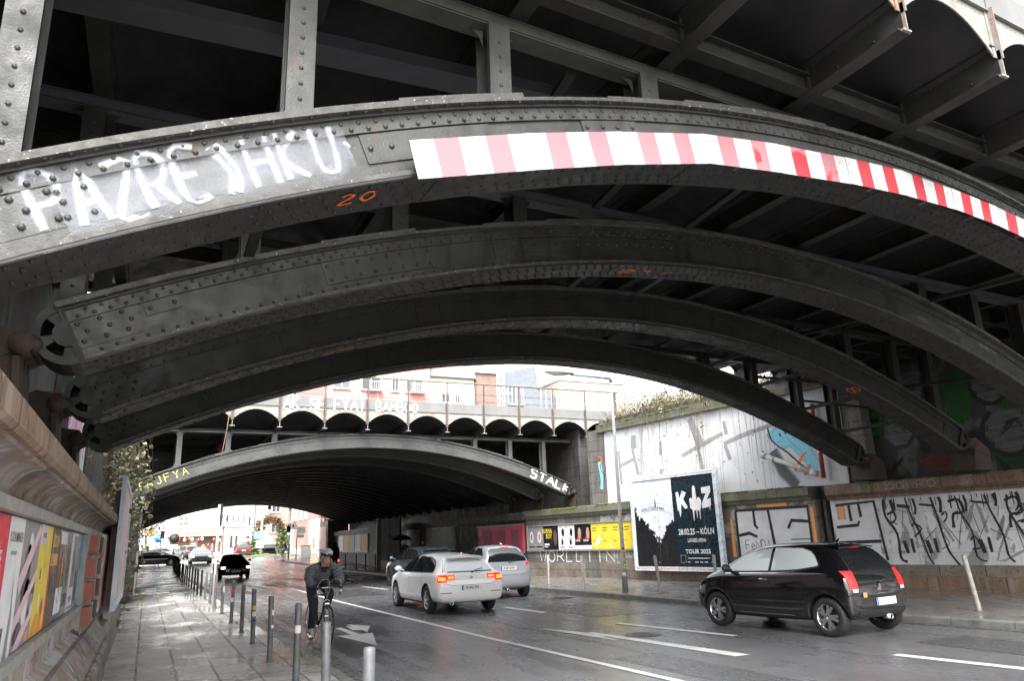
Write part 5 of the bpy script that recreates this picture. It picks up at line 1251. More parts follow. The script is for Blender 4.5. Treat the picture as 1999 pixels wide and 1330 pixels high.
# tall column-like board on the right in the underpass
T=empty('billboard',(14.9,48,.11),0,'tall blank white advertising board standing across the right pavement in the underpass','billboard')
MB().box(-1.35,-.12,-.04,0,.55,3.15).build('panel',mat('weathered_white_sheet',(.60,.58,.54),(.42,.40,.37),1.2,.6,streak=(.3,.26,.23),sk=(.55,.75)),T);MB().box(-1.62,-1.36,-.06,.05,.0,3.2).build('frame_side',GALVD,T);MB().box(-.119,.0,-.06,.05,.0,3.2).build('frame_side',BLACKP,T)
bp=plane_surf((-1.35,-.041,0),(1,0,0),(0,0,1),(0,-1,0))
strokes('faint_sketch',[[(.5,2.2),(.6,1.5),(.75,1.0)],[(.6,1.9),(.8,2.1)],[(.8,1.3),(1.1,1.5)],[(.9,1.0),(.5,.8)]],bp,SP_LG,T,.04,3);strokes('red_scrawl',[[(.45,2.2),(.6,1.9),(.55,2.1),(.8,1.95)]],bp,SP_MAROON,T,.04,3)
# =============================================== far buildings
def XF(u,Y): return (u-294)*.0690*Y/118.
def ZF(u,v,Y): return 1.68+(1079-.0352*(u-286)-v)*.0712*Y/118.
def window(par,x0,x1,z0,z1,y,fm,gm,t=.1,bars=1,sill=True,ax='x',dirn=-1):
    """framed window on a wall at y (or x when ax='y') projecting toward dirn"""
    def B(a0,a1,d0,d1,c0,c1,mb):
        lo,hi=sorted((y+dirn*d0,y+dirn*d1))
        if ax=='x': mb.box(a0,a1,lo,hi,c0,c1)
        else: mb.box(lo,hi,a0,a1,c0,c1)
    mb=MB();f=min(.09,(x1-x0)*.12)
    B(x0,x1,.001,t,z0,z0+f,mb);B(x0,x1,.001,t,z1-f,z1,mb);B(x0,x0+f,.001,t,z0+f+.001,z1-f-.001,mb);B(x1-f,x1,.001,t,z0+f+.001,z1-f-.001,mb)
    for k in range(bars):
        c=lerp(x0,x1,(k+1)/(bars+1));B(c-f*.35,c+f*.35,.001,t*.9,z0+f+.001,z1-f-.001,mb)
    if sill: B(x0-.08,x1+.08,.001,t*1.8,z0-.08,z0-.002,mb)
    o=mb.build('window',fm,par);g=MB();B(x0+f,x1-f,.001,t*.35,z0+f,z1-f,g);g.build('pane',gm,o);return o
WINF=plain('window_frame_white',(.8,.8,.8),.4);PLW=mat('white_plaster',(.78,.78,.76),(.68,.68,.66),1,.8,.1,0,.1,20);PLP=mat('pink_plaster',(.68,.33,.29),(.62,.29,.255),.8,.8,.1,0,.1,20);PLP2=mat('pale_pink_plaster',(.66,.32,.28),(.6,.29,.25),.8,.8)
PLC=mat('cream_plaster',(.70,.64,.52),(.64,.58,.47),.8,.8);DGR=mat('dark_window',(.05,.052,.06),(.12,.12,.13),1.5,.15,.05)
BR=stone('far_red_brick',(.42,.27,.23),(.33,.21,.18),(.40,.3,.26),0,.25,.08,jt=.01)
SLATE=mat('grey_slate',(.30,.32,.35),(.22,.235,.26),2,.5)
WB_=empty('white_building',(0,0,0),0,'large white corner building with a restaurant on the ground floor beyond the crossing','building')
x0,x1=XF(285,118)-30,XF(497,118)
MB().box(x0,x1,118,132,.5,24).build('wall',PLW,WB_)
sh=mat('shop_grey_wall',(.45,.44,.43),(.38,.37,.36),2,.7)
MB().box(XF(330,118),XF(497,118)+.02,117.93,117.999,.8,ZF(400,1033,118)).build('ground_floor_band',mat('stone_facing',(.58,.57,.54),(.5,.49,.47),1.5,.7),WB_)
for u in (443,455,465,475): window(WB_,XF(u-(3 if u==443 else 1.4),118),XF(u+(3 if u==443 else 1.4),118),ZF(u,1020,118),ZF(u,1004,118),118,DGR if False else WINF,DGR,bars=0)
for fl in range(2):
    for u in (443,455,465,475,486,352,372,395,415,312): window(WB_,XF(u-3,118),XF(u+3,118),9.4+fl*3.6,11.2+fl*3.6,118,WINF,DGR,bars=1)
for u in (352,362): window(WB_,XF(u-4,118),XF(u+4,118),ZF(u,1019,118),ZF(u,1008,118),118,WINF,DGR,bars=1);MB().box(XF(u-4,118),XF(u+4,118),117.7,117.9,ZF(u,1023,118),ZF(u,1020,118)).build('flower_box',mat('planter_leaves',(.12,.2,.1),(.5,.5,.45),9,.7),WB_)
MB().box(XF(346,118),XF(367,118),117.9,117.999,ZF(356,1031,118),ZF(356,1024,118)).build('panel_below_window',sh,WB_)
for (u,va,vb,w_) in ((453,1067,1046,2.2),(463,1067,1046,2.2),(486,1062,1047,3.2)): window(WB_,XF(u-w_,118),XF(u+w_,118),ZF(u,va,118),ZF(u,vb,118),117.92,DGR,DGR,bars=0)
window(WB_,XF(485,118),XF(491,118),ZF(488,1030,118),ZF(488,1008,118),118,WINF,DGR,bars=0)
# shop: sign board, awning, windows
def fb(n,u0,u1,v0,v1,d0,d1,m_,Y=118): return MB().box(XF(u0,Y),XF(u1,Y),Y-d1,Y-d0,ZF((u0+u1)/2,v1,Y),ZF((u0+u1)/2,v0,Y)).build(n,m_,WB_)
fb('shop_sign',344,428,1031,1041.5,.07,.30,plain('lime_sign',(.78,.80,.20),.4));fb('sign_block',352,374,1034.5,1040,.301,.33,plain('cyan_sign_block',(.12,.60,.72),.4));fb('sign_block',385,412,1034.5,1040,.301,.33,plain('green_sign_block',(.45,.78,.12),.4))
text('IMBISS',.62,plane_surf((XF(363,118),117.66,ZF(363,1037.3,118)),(1,0,0),(0,0,1),(0,-1,0)),0,0,WS,WB_);text('PIZZERIA',.55,plane_surf((XF(398,118),117.66,ZF(398,1037.3,118)),(1,0,0),(0,0,1),(0,-1,0)),0,0,WS,WB_)
fb('shop_sign',292,303,1035,1046,.07,.3,plain('yellow_round_sign',(.80,.55,.1),.4))
fb('awning',330,434,1043.5,1048.5,.07,1.3,mat('grey_awning',(.34,.35,.42),(.26,.27,.33),2,.6))
fb('shop_window',336,372,1049,1066,.07,.15,mat('lit_shop_interior',(.16,.12,.10),(.30,.14,.08),3,.2));fb('shop_window',388,432,1049,1078,.07,.15,MATS['lit_shop_interior'])
fb('yellow_panel',350,372,1066.5,1080,.07,.4,plain('yellow_panel',(.80,.60,.08),.5));fb('shop_door',373,386,1049,1080,.07,.35,sh);fb('menu_box',375,383,1061,1064,.351,.45,WINF)
fb('yellow_sign',438,446,1040,1062,.07,.2,plain('cream_yellow_sign',(.80,.70,.35),.5));fb('counter',374,387,1072,1078,.36,.9,STEEL2)
for k,u in enumerate((337,351,362,371,376,388,395,418,428)):
    mb=MB();mb.ball((XF(u,118),116.6,ZF(u,1053+(k%3),118)),.22,.22,.27,10,6);mb.build('lantern',(plain('red_lantern',(.75,.12,.06),.5) if k%2 else plain('white_lantern',(.85,.8,.7),.5)),WB_)
pp=plane_surf((0,117.92,0),(1,0,0),(0,0,1),(0,-1,0))
strokes('purple_tag',[[(XF(467,118),2.4),(XF(470,118),3.2),(XF(472,118),2.5),(XF(475,118),3.1),(XF(478,118),2.5),(XF(481,118),3.0)]],pp,spray('purple_spray',(.45,.3,.65),.3),WB_,.15,3)
fb('cornice',240,497,1030,1032,.001,.25,PLW)
# far pink block behind the ivy arch
FP=empty('pink_building',(0,0,0),0,'tall pink and white apartment block behind the ivy arch','building')
MB().box(XF(497,122)+.1,30,122,134,.5,31).build('wall',PLP2,FP)
MB().box(XF(497,122)+.1,XF(526,122),121.9,121.999,.5,31).build('white_bay',PLW,FP)
for fl_ in range(9):
    z=3.9+fl_*3.1
    for x in (17.0,19.4,21.8,24.4,27): window(FP,x,x+1.3,z,z+1.5,122,WINF,DGR if fl_%2 else WGLASS,bars=1)
for k in range(6): MB().box(18.2+k*.55,18.2+k*.55+.25,121.9,121.999,1.3,3.3).build('white_rail',PLW,FP)
MB().box(14.2,17.4,121.85,121.999,.8,3.4).build('garage_door',sh,FP)
# near pink building at the right side of the crossing
NP=empty('pink_building',(0,0,0),0,'salmon pink building at the end of the right pavement with a yellow lit shop window','building')
MB().box(15.9,27.5,78,96,.3,21.6).build('wall',PLP,NP)
mb=MB();mb.prism([(15.6,21.601),(27.8,21.601),(27.8,21.8),(15.6,22.8)],lambda x,z,d:(x,d,z),77.7,96.3);mb.build('roof',SLATE,NP)
MB().box(15.85,15.899,78.3,95.8,.5,1.5).build('base_band',PLW,NP)
mb=MB();mb.box(15.78,15.899,79.5,84.5,.9,4.4);o=mb.build('shop_window',WINF,NP);MB().box(15.74,15.779,79.8,83.2,1.3,4.0).build('pane',emis('lit_yellow_shop',(1,.75,.25),.55),o);MB().box(15.70,15.739,80.6,81.8,1.4,2.6).build('shop_poster',PG,o)
for y in (86.5,89.5,92.5): window(NP,y,y+1.2,4.8,6.6,15.9,WINF,DGR,ax='y',dirn=-1)
MB().box(15.75,15.899,95.0,95.9,.5,20).build('corner_band',PLW,NP)
for z in (9.2,12.2,15.2,18.0):
    for (x,w_,bal) in ((16.6,2.0,0),(19.6,2.4,1),(23.0,.9,0),(24.6,2.3,1)):
        if z>17.5: w_*=.9
        MB().box(x-.15,x+w_+.15,77.93,77.999,z-.1,z+1.7).build('white_surround',PLW,NP)
        window(NP,x,x+w_,z,z+1.6,77.93,WINF,WGLASS if (x+z)%2<1 else DGR,bars=1)
        if bal:
            mb=MB();mb.box(x+.5,x+w_+.2,77.1,77.9,z-.12,z-.02)
            for q in range(9): mb.box(x+.5+q*(w_-.3)/8,x+.52+q*(w_-.3)/8,77.1,77.12,z,z+.8)
            mb.box(x+.5,x+w_+.2,77.08,77.13,z+.8,z+.86);mb.build('balcony',PLW,NP)
MB().box(21.4,21.5,77.9,77.999,.5,20).build('downpipe',PLW,NP)
strokes('pink_tag',[[(82.8,1.1),(82.9,2.0),(82.4,2.3),(82.3,1.5),(82.9,1.2)]],plane_surf((15.73,0,0),(0,1,0),(0,0,1),(-1,0,0)),spray('crimson_spray',(.7,.08,.2),.3),NP,.1,3)
CB=empty('cream_building',(0,0,0),0,'cream plastered house with dark slate roof above the far bridge railing','building')
MB().box(27.6,33.4,79,92,.3,20.2).build('wall',PLC,CB);mb=MB();mb.prism([(27.5,20.201),(33.9,20.201),(35.0,21.5),(31,24.6),(27.5,23.2)],lambda x,z,d:(x,d,z),78.6,92);mb.build('roof',SLATE,CB)
for (x,w_) in ((29.2,1.1),(30.9,.6)):
    for z in (11.5,14.6,17.2): window(CB,x,x+w_,z,z+1.1,79,WINF,DGR)
BRB=empty('brick_building',(0,0,0),0,'red brick house with a grey clad dormer storey seen over the railing','building')
MB().box(33.5,36.2,78.5,92,.3,20.9).build('wall',BR,BRB);MB().box(33.3,36.5,78.2,92,20.901,21.2).build('roof_edge',PLW,BRB)
MB().box(36.3,44.8,80,92,.3,17.0).build('wall',BR,BRB);mb=MB();mb.prism([(36.3,17.001),(44.8,17.001),(44.6,19.2),(42.4,19.4),(42.2,22.6),(36.3,21.2)],lambda x,z,d:(x,d,z),79.9,92);mb.build('grey_cladding',mat('grey_cladding',(.20,.22,.245),(.16,.175,.195),2,.5),BRB)
for (x,w_,z,h_) in ((38.2,1.1,17.6,2.2),(39.7,.6,17.6,2.2),(42.4,1.6,13.2,2.8),(33.9,.8,15.2,1.6),(37.5,1.2,13.4,1.6)): window(BRB,x,x+w_,z,z+h_,(79.9 if x>36 and z>17 else (80 if x>36 else 78.5)),WINF,WGLASS)
mb=MB()
for z in (14.2,16.0): mb.box(42.2,44.6,79,79.99,z,z+.1)
for x in (42.3,43.0,43.8,44.5): mb.cyl((x,79.02,13),(x,79.02,19.6),.03,n=6)
mb.build('fire_balcony',WINF,BRB)
CB2=empty('cream_building',(0,0,0),0,'pale pink and cream gable wall right of the brick house','building')
MB().box(44.9,54.5,79,92,.3,20.8).build('wall',mat('cream_pink_plaster',(.60,.51,.42),(.56,.44,.38),.5,.8),CB2);mb=MB();mb.prism([(44.8,20.801),(54.7,20.801),(54.7,21.0),(46.0,21.7),(44.8,21.4)],lambda x,z,d:(x,d,z),78.8,92);mb.build('roof',PLW,CB2)
mb=MB();mb.box(46,46.06,78.95,78.99,10,19.7);mb.box(50,50.06,78.95,78.99,10,19.7);mb.box(52.4,53.4,78.93,78.99,14,15.6);mb.build('wall_bands',PLW,CB2)
WH2=empty('white_building',(0,0,0),0,'distant white house with balconies above the dormer roof','building')
MB().box(34,46,100,112,.3,28.2).build('wall',mat('pale_warm_plaster',(.5,.49,.46),(.42,.41,.39),1,.8),WH2)
for x in (35.2,37.6,40,42.5): window(WH2,x,x+1.3,23.2,24.8,100,WINF,WGLASS)
mb=MB();mb.box(36.5,40,98.9,99.99,22.7,22.85);mb.box(36.5,40,98.9,98.95,22.85,23.8);mb.build('balcony',GALVD,WH2)
WH3=empty('white_building',(0,0,0),0,'far white block visible at the right beyond the lamp head','building')
MB().box(52,74,104,112,.3,28).build('wall',mat('pale_grey_plaster',(.42,.42,.41),(.36,.36,.35),1,.8),WH3)
for x in (54,57,60,63,66):
    for z in (19.5,22.3): window(WH3,x,x+1.4,z,z+1.5,104,WINF,WGLASS)
# lattice mast and street pole on the far bridge
T=empty('lattice_mast',(28.0,60,.5),0,'thin steel lattice mast rising behind the railing','mast')
mb=MB()
for s in (-.25,.25):
    for q in (-.25,.25): mb.bar((s,q,6.5),(s,q,19),.05,.05)
for k in range(16):
    z=6.6+k*.75;mb.bar((-.25,-.25,z),(.25,-.25,z+.75),.03,.03);mb.bar((-.25,.25,z+.75),(-.25,-.25,z),.03,.03);mb.bar((.25,.25,z),(-.25,.25,z+.75),.03,.03)
mb.build('lattice',WINF,T);MB().box(-.3,.3,-.3,.3,6.2,6.5).build('foot',GALV,T);mb=MB();mb.bar((-.5,0,14),(1.2,0,14.2),.05,.05);mb.bar((0,0,17),(-1.4,0,17.3),.05,.05);mb.build('bracket_arm',WINF,T)
# left end pole/lamp at far
T=pole('street_lamp',16.0,100,8.0,.07,GALV,'thin curved street lamp above the ivy arch','street lamp',z=.75);mb=MB();mb.tube([(0,0,8),(0,0,8.6),(-.3,0,9.3),(-1.0,0,9.6)],.05,8);mb.build('arm',GALV,T);mb=MB();mb.ball((-1.2,0,9.6),.35,.14,.08);mb.build('lamp_head',GALV,T)
T=empty('hanging_lamp',(13.5,69.6,5.0),0,'small lantern hanging at the far mouth of the underpass','street lamp');mb=MB();mb.cyl((-4,0,.4),(-4,0,1.9),.015,n=6);mb.build('cord',BLACKP,T);mb=MB();mb.cyl((-4,0,.0),(-4,0,.4),.16,.1,12);mb.build('lantern',STEEL2,T)
GI=MB();P=[(11.5,88),(20,86),(28,92),(26,104),(13,106),(9,98)];GI.prism(P,lambda x,y,d:(x,y,gz(y)+d),.0,.10)
tag(GI.build('traffic_island',KERB),kind='structure')
mb=MB();P2=[(12,89),(19.8,87),(27,92.5),(25.2,103),(13.4,105),(9.8,98)];mb.prism(P2,lambda x,y,d:(x,y,gz(y)+d),.101,.14)
tag(mb.build('grass',mat('grass_green',(.16,.26,.05),(.10,.2,.04),6,.8,.1,0,.5,60)),'short green grass on the traffic island','grass',kind='stuff')
# =============================================== plants
LEAF=[mat('ivy_leaf',(.09,.13,.035),(.05,.085,.02),12,.45),mat('pale_leaf',(.42,.44,.30),(.26,.30,.15),12,.5),mat('dry_leaf',(.25,.14,.07),(.16,.09,.05),12,.6)]
TWIG=mat('twig_bark',(.20,.14,.10),(.12,.085,.06),20,.8);BARK=mat('bark',(.14,.11,.09),(.08,.065,.05),8,.85,.1,0,.6,30)
def leaf(mb,p,s,k):
    a=Vector((U(-1,1),U(-1,1),U(-.6,.6))).normalized();b=Vector((U(-1,1),U(-1,1),U(-1,1)));b=(b-a*a.dot(b)).normalized();c=a.cross(b)
    mb.mi=k;mb.add([p-a*s*.5,p+b*s*.38+c*s*.08,p+a*s*.55,p-b*s*.38+c*s*.08],[(0,1,2,3)])
def vine(name,starts,drop,n,sp,ls,label,mix=(.6,.85),cat='creeper',leafp=14,out=(1,0,0),parent=None,swirl=.25):
    T=empty(name,(0,0,0),0,label,cat);st=MB();lf=MB()
    for k in range(n):
        p=Vector(random.choice(starts))+Vector((U(-sp,sp),U(-sp,sp),U(-.1,.15)));pts=[p.copy()];L=U(.4,1)*drop;m=int(6+L*3)
        v=Vector(out)*U(.02,.2)+Vector((U(-.1,.1),U(-.1,.1),.05))
        for i in range(m):
            v=v*.75+Vector((U(-swirl,swirl),U(-swirl,swirl),-1.0))*(L/m)*.5+Vector((0,0,-L/m*.3));p=p+v;pts.append(p.copy())
        st.tube(pts,.006,4,False,.003)
        for q in pts:
            for j in range(int(leafp*U(.2,.6)*.5)):
                r=R();leaf(lf,q+Vector((U(-.09,.09),U(-.09,.09),U(-.1,.1))),ls*U(.6,1.3),0 if r<mix[0] else (1 if r<mix[1] else 2))
    st.build('stem',TWIG,T);lf.build('foliage',LEAF,T);return T
random.seed(31)
vine('ivy',[(-.85,y,z) for y in (17.5,18.5,19.5,20.5,21.5,22.5) for z in (3.9,4.4,4.9)],1.8,95,.3,.12,'pale green creeper hanging over the left wall end beside the billboard',(.35,.8),leafp=11,swirl=.4)
vine('ivy',[(-.55,y,2.5) for y in (18,18.6,19.3,20)],1.1,12,.15,.08,'thin trailing creeper hanging in front of the wall behind the billboard',(.4,.8),leafp=7)
def twigs(name,boxes,n,L,label,leaves,ls=.09,mix=(.5,.8),up=.5,cat='shrub',r=.006):
    T=empty(name,(0,0,0),0,label,cat);st=MB();lf=MB()
    for k in range(n):
        b=random.choice(boxes);p=Vector((U(b[0],b[1]),U(b[2],b[3]),b[4]));pts=[p.copy()];l=U(.4,1)*L
        v=Vector((U(-.6,.6),U(-.7,.7),up+U(-.1,.6))).normalized()
        for i in range(6):
            v=(v+Vector((U(-.5,.5),U(-.5,.5),U(-.4,.25)))).normalized();p=p+v*l/6;pts.append(p.copy())
        st.tube(pts,r,4,False,r*.4)
        for q in pts[1:]:
            for j in range(int(leaves*R()*1.4)): 
                rr=R();leaf(lf,q+Vector((U(-.12,.12),U(-.12,.12),U(-.12,.12))),ls*U(.6,1.3),0 if rr<mix[0] else (1 if rr<mix[1] else 2))
    st.build('stem',TWIG,T)
    if lf.v: lf.build('foliage',LEAF,T)
    return T
# along the top of the white wall
def wl(u0,u1,d0,d1,z): 
    out=[]
    k=int((u1-u0)/.8)+1
    for i in range(k):
        c=wS(lerp(u0,u1,i/max(1,k-1)),0,(d0+d1)/2);out.append((c.x-.35,c.x+.35,c.y-.4,c.y+.4,z))
    return out
twigs('bramble',wl(6.0,14.8,-.6,-.1,6.2),560,1.15,'brown tangled brambles growing along the top of the white wall',3,.07,(.25,.6),up=.25)
twigs('shrub',wl(6.5,14.8,-1.8,-.9,6.2),170,1.4,'leafy green shrub standing behind the railing on the white wall',4,.10,(.5,.85),up=.7,r=.01)
vine('ivy',[tuple(wS(u,6.15,-.02)) for u in (8,8.8,9.6,10.4,11)],2.6,34,.3,.08,'green creeper trailing down the middle of the white wall',(.6,.9),leafp=6,out=(-.3,-.1,0),swirl=.2)
vine('ivy',[tuple(wS(u,6.1,-.02)) for u in (12,12.8,13.5)],1.7,20,.35,.08,'sparse creeper trailing near the right end of the white wall',(.6,.9),leafp=4,out=(-.3,-.1,0))
vine('ivy',[tuple(wS(u,6.0,-.02)) for u in (6.5,7.0,7.6,8.0)],2.9,12,.25,.05,'dry thin creeper behind the top of the concert billboard',(.2,.4),leafp=4,out=(-.3,-.1,0))
vine('ivy',[(17.9,27.1,7.9),(17.2,27.1,7.85),(16.4,27.1,7.8),(15.8,27.1,7.8)],.5,12,.2,.06,'dry creeper on the handrail end of the far bridge',(.3,.6),leafp=6,out=(0,-.1,0))
vine('ivy',[(15.2,y,z) for y in (70.5,71.5,72.5,73.5) for z in (4.5,5.5,6.4)],2.8,70,.5,.22,'dense ivy hanging over the wall at the far right end of the underpass',(.7,.9),leafp=12,swirl=.3)
EW=empty('end_wall',(0,0,0),0,'short weathered wall covered in faded red posters beyond the underpass','wall');MB().box(14.6,16.5,69.2,72.6,.2,3.9).build('wall_body',STONE_G,EW);MB().box(14.55,14.599,69.6,72.4,1.4,3.4).build('faded_poster',mat('faded_red_posters',(.55,.25,.22),(.6,.5,.45),1.6,.6),EW)
# moss tufts on ledges and weeds by the bollards
random.seed(8)
def tufts(name,pts,n,h,label,m_,cat='moss',kind='stuff'):
    mb=MB()
    for k in range(n):
        c=Vector(random.choice(pts))+Vector((U(-.6,.6),0,0));
        a=U(0,2*PI);d=Vector((math.cos(a),math.sin(a),0))
        for j in range(3):
            l=h*U(.5,1.2);q=c+Vector((U(-.02,.02),U(-.02,.02),0));w=h*.18;e=Vector((-d.y,d.x,0))*w
            mb.add([q-e,q+e,q+d*l*U(-.5,.7)+Vector((0,0,l))],[(0,1,2)])
    o=mb.build(name,m_);return tag(o,label,cat,kind=kind)
MOSS=mat('moss',(.16,.21,.03),(.09,.13,.02),14,.9)
mb=MB()
def mosspatch(n,us,z,d0,d1,seed):
    random.seed(seed);mb=MB()
    for k in range(n):
        u=U(*us);d=U(d0,d1);c=wS(u,z,d);s=U(.02,.07)
        mb.ball(c,s,s,s*.45,6,4)
    return mb
for (us,z,d0,d1,n,lb) in (((5.0,14.4),2.90,.0,.17,700,'bright green moss cushions on the ledge below the white wall'),((.0,3.9),2.86,.0,.17,200,'moss cushions on the ledge at the far bridge pier'),((5.0,11.5),6.02,-.25,-.04,420,'bright green moss cushions along the coping of the white wall'),((11.4,14.5),.665,.02,.13,200,'low moss on the plinth beside the concert billboard')):
    tag(mosspatch(n,us,z,d0,d1,int(us[0]*10)+3).build('moss',MOSS),lb,'moss',kind='stuff')
wp=[(x+.1,y+U(-.3,.3),.045) for x,y in BL[1:9]]+[(2.3,y,.045) for y in (9,11,12.2,13,14.1,16.4,18.8,21)]
mb=MB();random.seed(9)
for k in range(360):
    x,y,z=random.choice(wp);c=Vector((x+random.gauss(0,.06),y+random.gauss(0,.25),z));l=U(.02,.07);a=U(0,6.3)
    mb.add([c+Vector((-.004,0,0)),c+Vector((.004,0,0)),c+Vector((math.cos(a)*l*.6,math.sin(a)*l*.6,l))],[(0,1,2)])
tag(mb.build('weeds',mat('weed_green',(.16,.22,.05),(.25,.25,.1),10,.8)),'tiny weeds in the joints around the left bollards','weeds',kind='stuff')
mb=MB()
for k in range(420):
    t=R()
    if t<.4: c=Vector((-.36+abs(random.gauss(0,.1)),U(4,26),.048))
    elif t<.7: y=U(8,26);c=Vector((kx(y)-abs(random.gauss(0,.15))-.02,y,.010))
    else: y=U(6,28);c=Vector((U(kx(y)+.2,wx(y)-.2),y,.118))
    s=U(.008,.022);a=U(0,3.1);mb.add([c+Vector((math.cos(a+q*1.57)*s*(1 if q%2 else .55),math.sin(a+q*1.57)*s*(1 if q%2 else .55),R()*.004)) for q in range(4)],[(0,1,2,3)])
tag(mb.build('fallen_leaves',mat('leaf_litter',(.36,.28,.14),(.2,.14,.08),10,.7)),'small fallen leaves and litter along the wall foot and kerbs','litter',kind='stuff')
# far trees
def tree(name,x,y,h,cr,label,mix,n=900,ls=.22,z0=None,bare=False):
    T=empty(name,(x,y,gz(y) if z0 is None else z0),0,label,'tree');tr=MB();lf=MB();tips=[]
    tr.tube([(0,0,0),(.05,0,h*.3),(0,.1,h*.55)],[.16 if not bare else .06,.12 if not bare else .05,.07 if not bare else .03],8)
    for k in range(16):
        a=U(0,6.28);z=h*U(.3,.6);e=Vector((math.cos(a)*cr*U(.4,.9),math.sin(a)*cr*U(.4,.9),h*U(.65,1)));s=Vector((0,0,z))
        mid=s.lerp(e,.5)+Vector((0,0,U(-.1,.3)));tr.tube([s,mid,e],.03 if not bare else .016,5,False,.01)
        tips+= [mid,e]
        for j in range(3): 
            e2=e+Vector((U(-.6,.6),U(-.6,.6),U(-.3,.6)))*cr*.5;tr.tube([mid,e2],.014,4,False,.005);tips.append(e2)
    tr.build('trunk',BARK,T)
    if not bare:
        for k in range(n):
            q=random.choice(tips);s=cr*.22;rr=R();leaf(lf,q+Vector((random.gauss(0,s),random.gauss(0,s),random.gauss(0,s))),ls*U(.6,1.3),0 if rr<mix[0] else (1 if rr<mix[1] else 2))
        lf.build('crown',LEAF,T)
    return T
random.seed(12)
tree('tree',-.2,106,5.5,2.0,'brown autumn tree at the far left of the crossing',(.25,.5),1100)
tree('tree',8.0,96,7,2.4,'slender bare young tree in front of the restaurant',(.2,.4),bare=True)
# ivy arch
IA=empty('ivy_arch',(0,0,0),0,'large free-standing arch grown over with green and brown ivy','ivy arch');lf=MB();st=MB();random.seed(14)
ax0,ax1=XF(497,108),XF(566,108);cxx=(ax0+ax1)/2;rx=(ax1-ax0)/2-.5;path=[]
for k in range(60):
    t=k/59
    if t<.3: p=(cxx-rx,.8+t/.3*2.4)
    elif t>.7: p=(cxx+rx,.8+(1-t)/.3*2.4)
    else: a=PI-(t-.3)/.4*PI;p=(cxx+rx*math.cos(a),3.2+2.3*math.sin(a))
    path.append(Vector((p[0],108,p[1])))
st.tube(path,.14,8)
for k in range(5200):
    i=random.randrange(60);q=path[i];top=.25<i/60<.62;sd=.34 if not top else .26;rr=R();brown=top and R()<.75
    leaf(lf,q+Vector((random.gauss(0,sd),random.gauss(0,sd*.8),random.gauss(0,sd))),U(.22,.42),2 if brown else (0 if rr<.72 else 1))
st.build('frame',STEEL2,IA);lf.build('foliage',LEAF,IA)
# =============================================== cars
def carpaint(name,c,rough=.18,metal=.0,dirt=(.25,.24,.22),da=.25):
    n=NT(name);x=n.xyz()
    low=n.ramp(x[2],.18,.55,1,0)
    dn=n.math('MULTIPLY',n.math('MULTIPLY',low,n.ramp(n.noise(6,6,.65),.35,.7)),da*2)
    n.col(n.mix(dn,c,dirt));n.rough(n.mix(dn,(rough,)*3,(.6,)*3));n.set(Metallic=metal)
    n.b.inputs['Coat Weight'].default_value=.9;n.b.inputs['Coat Roughness'].default_value=.04
    n.bump(n.noise(220,2),.03,.002)
    return n.m
PAINT={'white':carpaint('white_car_paint',(.90,.90,.89),.25,0,(.45,.42,.33),.28),'black':carpaint('black_car_paint',(.006,.006,.007),.06,0,(.08,.08,.08),.12),'blue':carpaint('pale_blue_car_paint',(.36,.38,.41),.3,.3,(.3,.3,.3),.2),
 'slate':carpaint('slate_car_paint',(.045,.06,.075),.25,.4,(.1,.1,.1),.2),'silver':carpaint('silver_car_paint',(.55,.56,.57),.3,.5),'red':carpaint('dark_red_car_paint',(.10,.022,.028),.3,.1)}
TL=emis('tail_lamp_lit',(1,.02,.015),.32,(.4,.01,.01));TLA=emis('tail_lamp_amber_lit',(1,.30,.05),.55,(.8,.2,.02));TLD=plain('tail_lamp_red',(.45,.015,.02),.15);HLM=emis('head_lamp_lit',(1,.98,.92),1.6);HLD=plain('head_lamp',(.7,.7,.68),.12)
PLT=plain('plate_white',(.82,.82,.80),.35);PLB=plain('plate_blue',(.02,.12,.5),.4);PLK=plain('plate_black',(.01,.01,.01),.4)
SPEC={}
SPEC['hatch']=dict(st=[(-2.20,.42,.58,.64,.66,.56),(-2.18,.32,.72,.83,.80,.70),(-2.12,.27,.84,.94,.858,.70),(-2.02,.25,.895,1.05,.876,.62),(-1.88,.25,.91,1.20,.884,.55),(-1.70,.25,.915,1.305,.888,.525),(-1.3,.20,.915,1.36,.888,.53),(-.6,.18,.91,1.415,.886,.56),(.25,.18,.905,1.41,.884,.565),(.62,.18,.90,1.32,.882,.58),(1.0,.18,.91,1.12,.88,.67),(1.25,.18,.90,.99,.878,.74),(1.6,.18,.84,.93,.87,.74),(1.9,.20,.76,.84,.84,.70),(2.06,.24,.62,.70,.77,.6),(2.115,.34,.50,.55,.62,.5)],
 ax=(-1.345,1.345),rw=.325,top=[(1.05,.955),(.9,1.06),(.6,1.225),(.3,1.305),(-.2,1.335),(-.9,1.295),(-1.25,1.225),(-1.5,1.11),(-1.63,.99)],bot=[(1.05,.945),(-1.63,.975)],pan=[(1.03,.06),(.0,-.88),(-.92,-1.62)],
 rg=(.975,.68,1.26,.49),ws=(1.0,.66,1.365,.47),seams=[[(.05,1.33),(.05,.95),(.0,.4),(.05,.22)],[(-.89,1.3),(-.93,.95),(-.98,.75),(-1.0,.62)],[(1.08,.93),(1.1,.7),(.98,.3),(.9,.21)],[(-1.0,.26),(.9,.22)]],
 hand=[(-.02,.84),(-.86,.85)],mir=(.93,1.0),tl=[[(.42,.845),(.62,.84)],[(.622,.82),(.835,.81)]],th=[.10,.17],plate=(-.0,.60),exh=(-.5,.27),spoil=(1.315,-1.72,.48),hl=(1.99,.70,.62,.80))
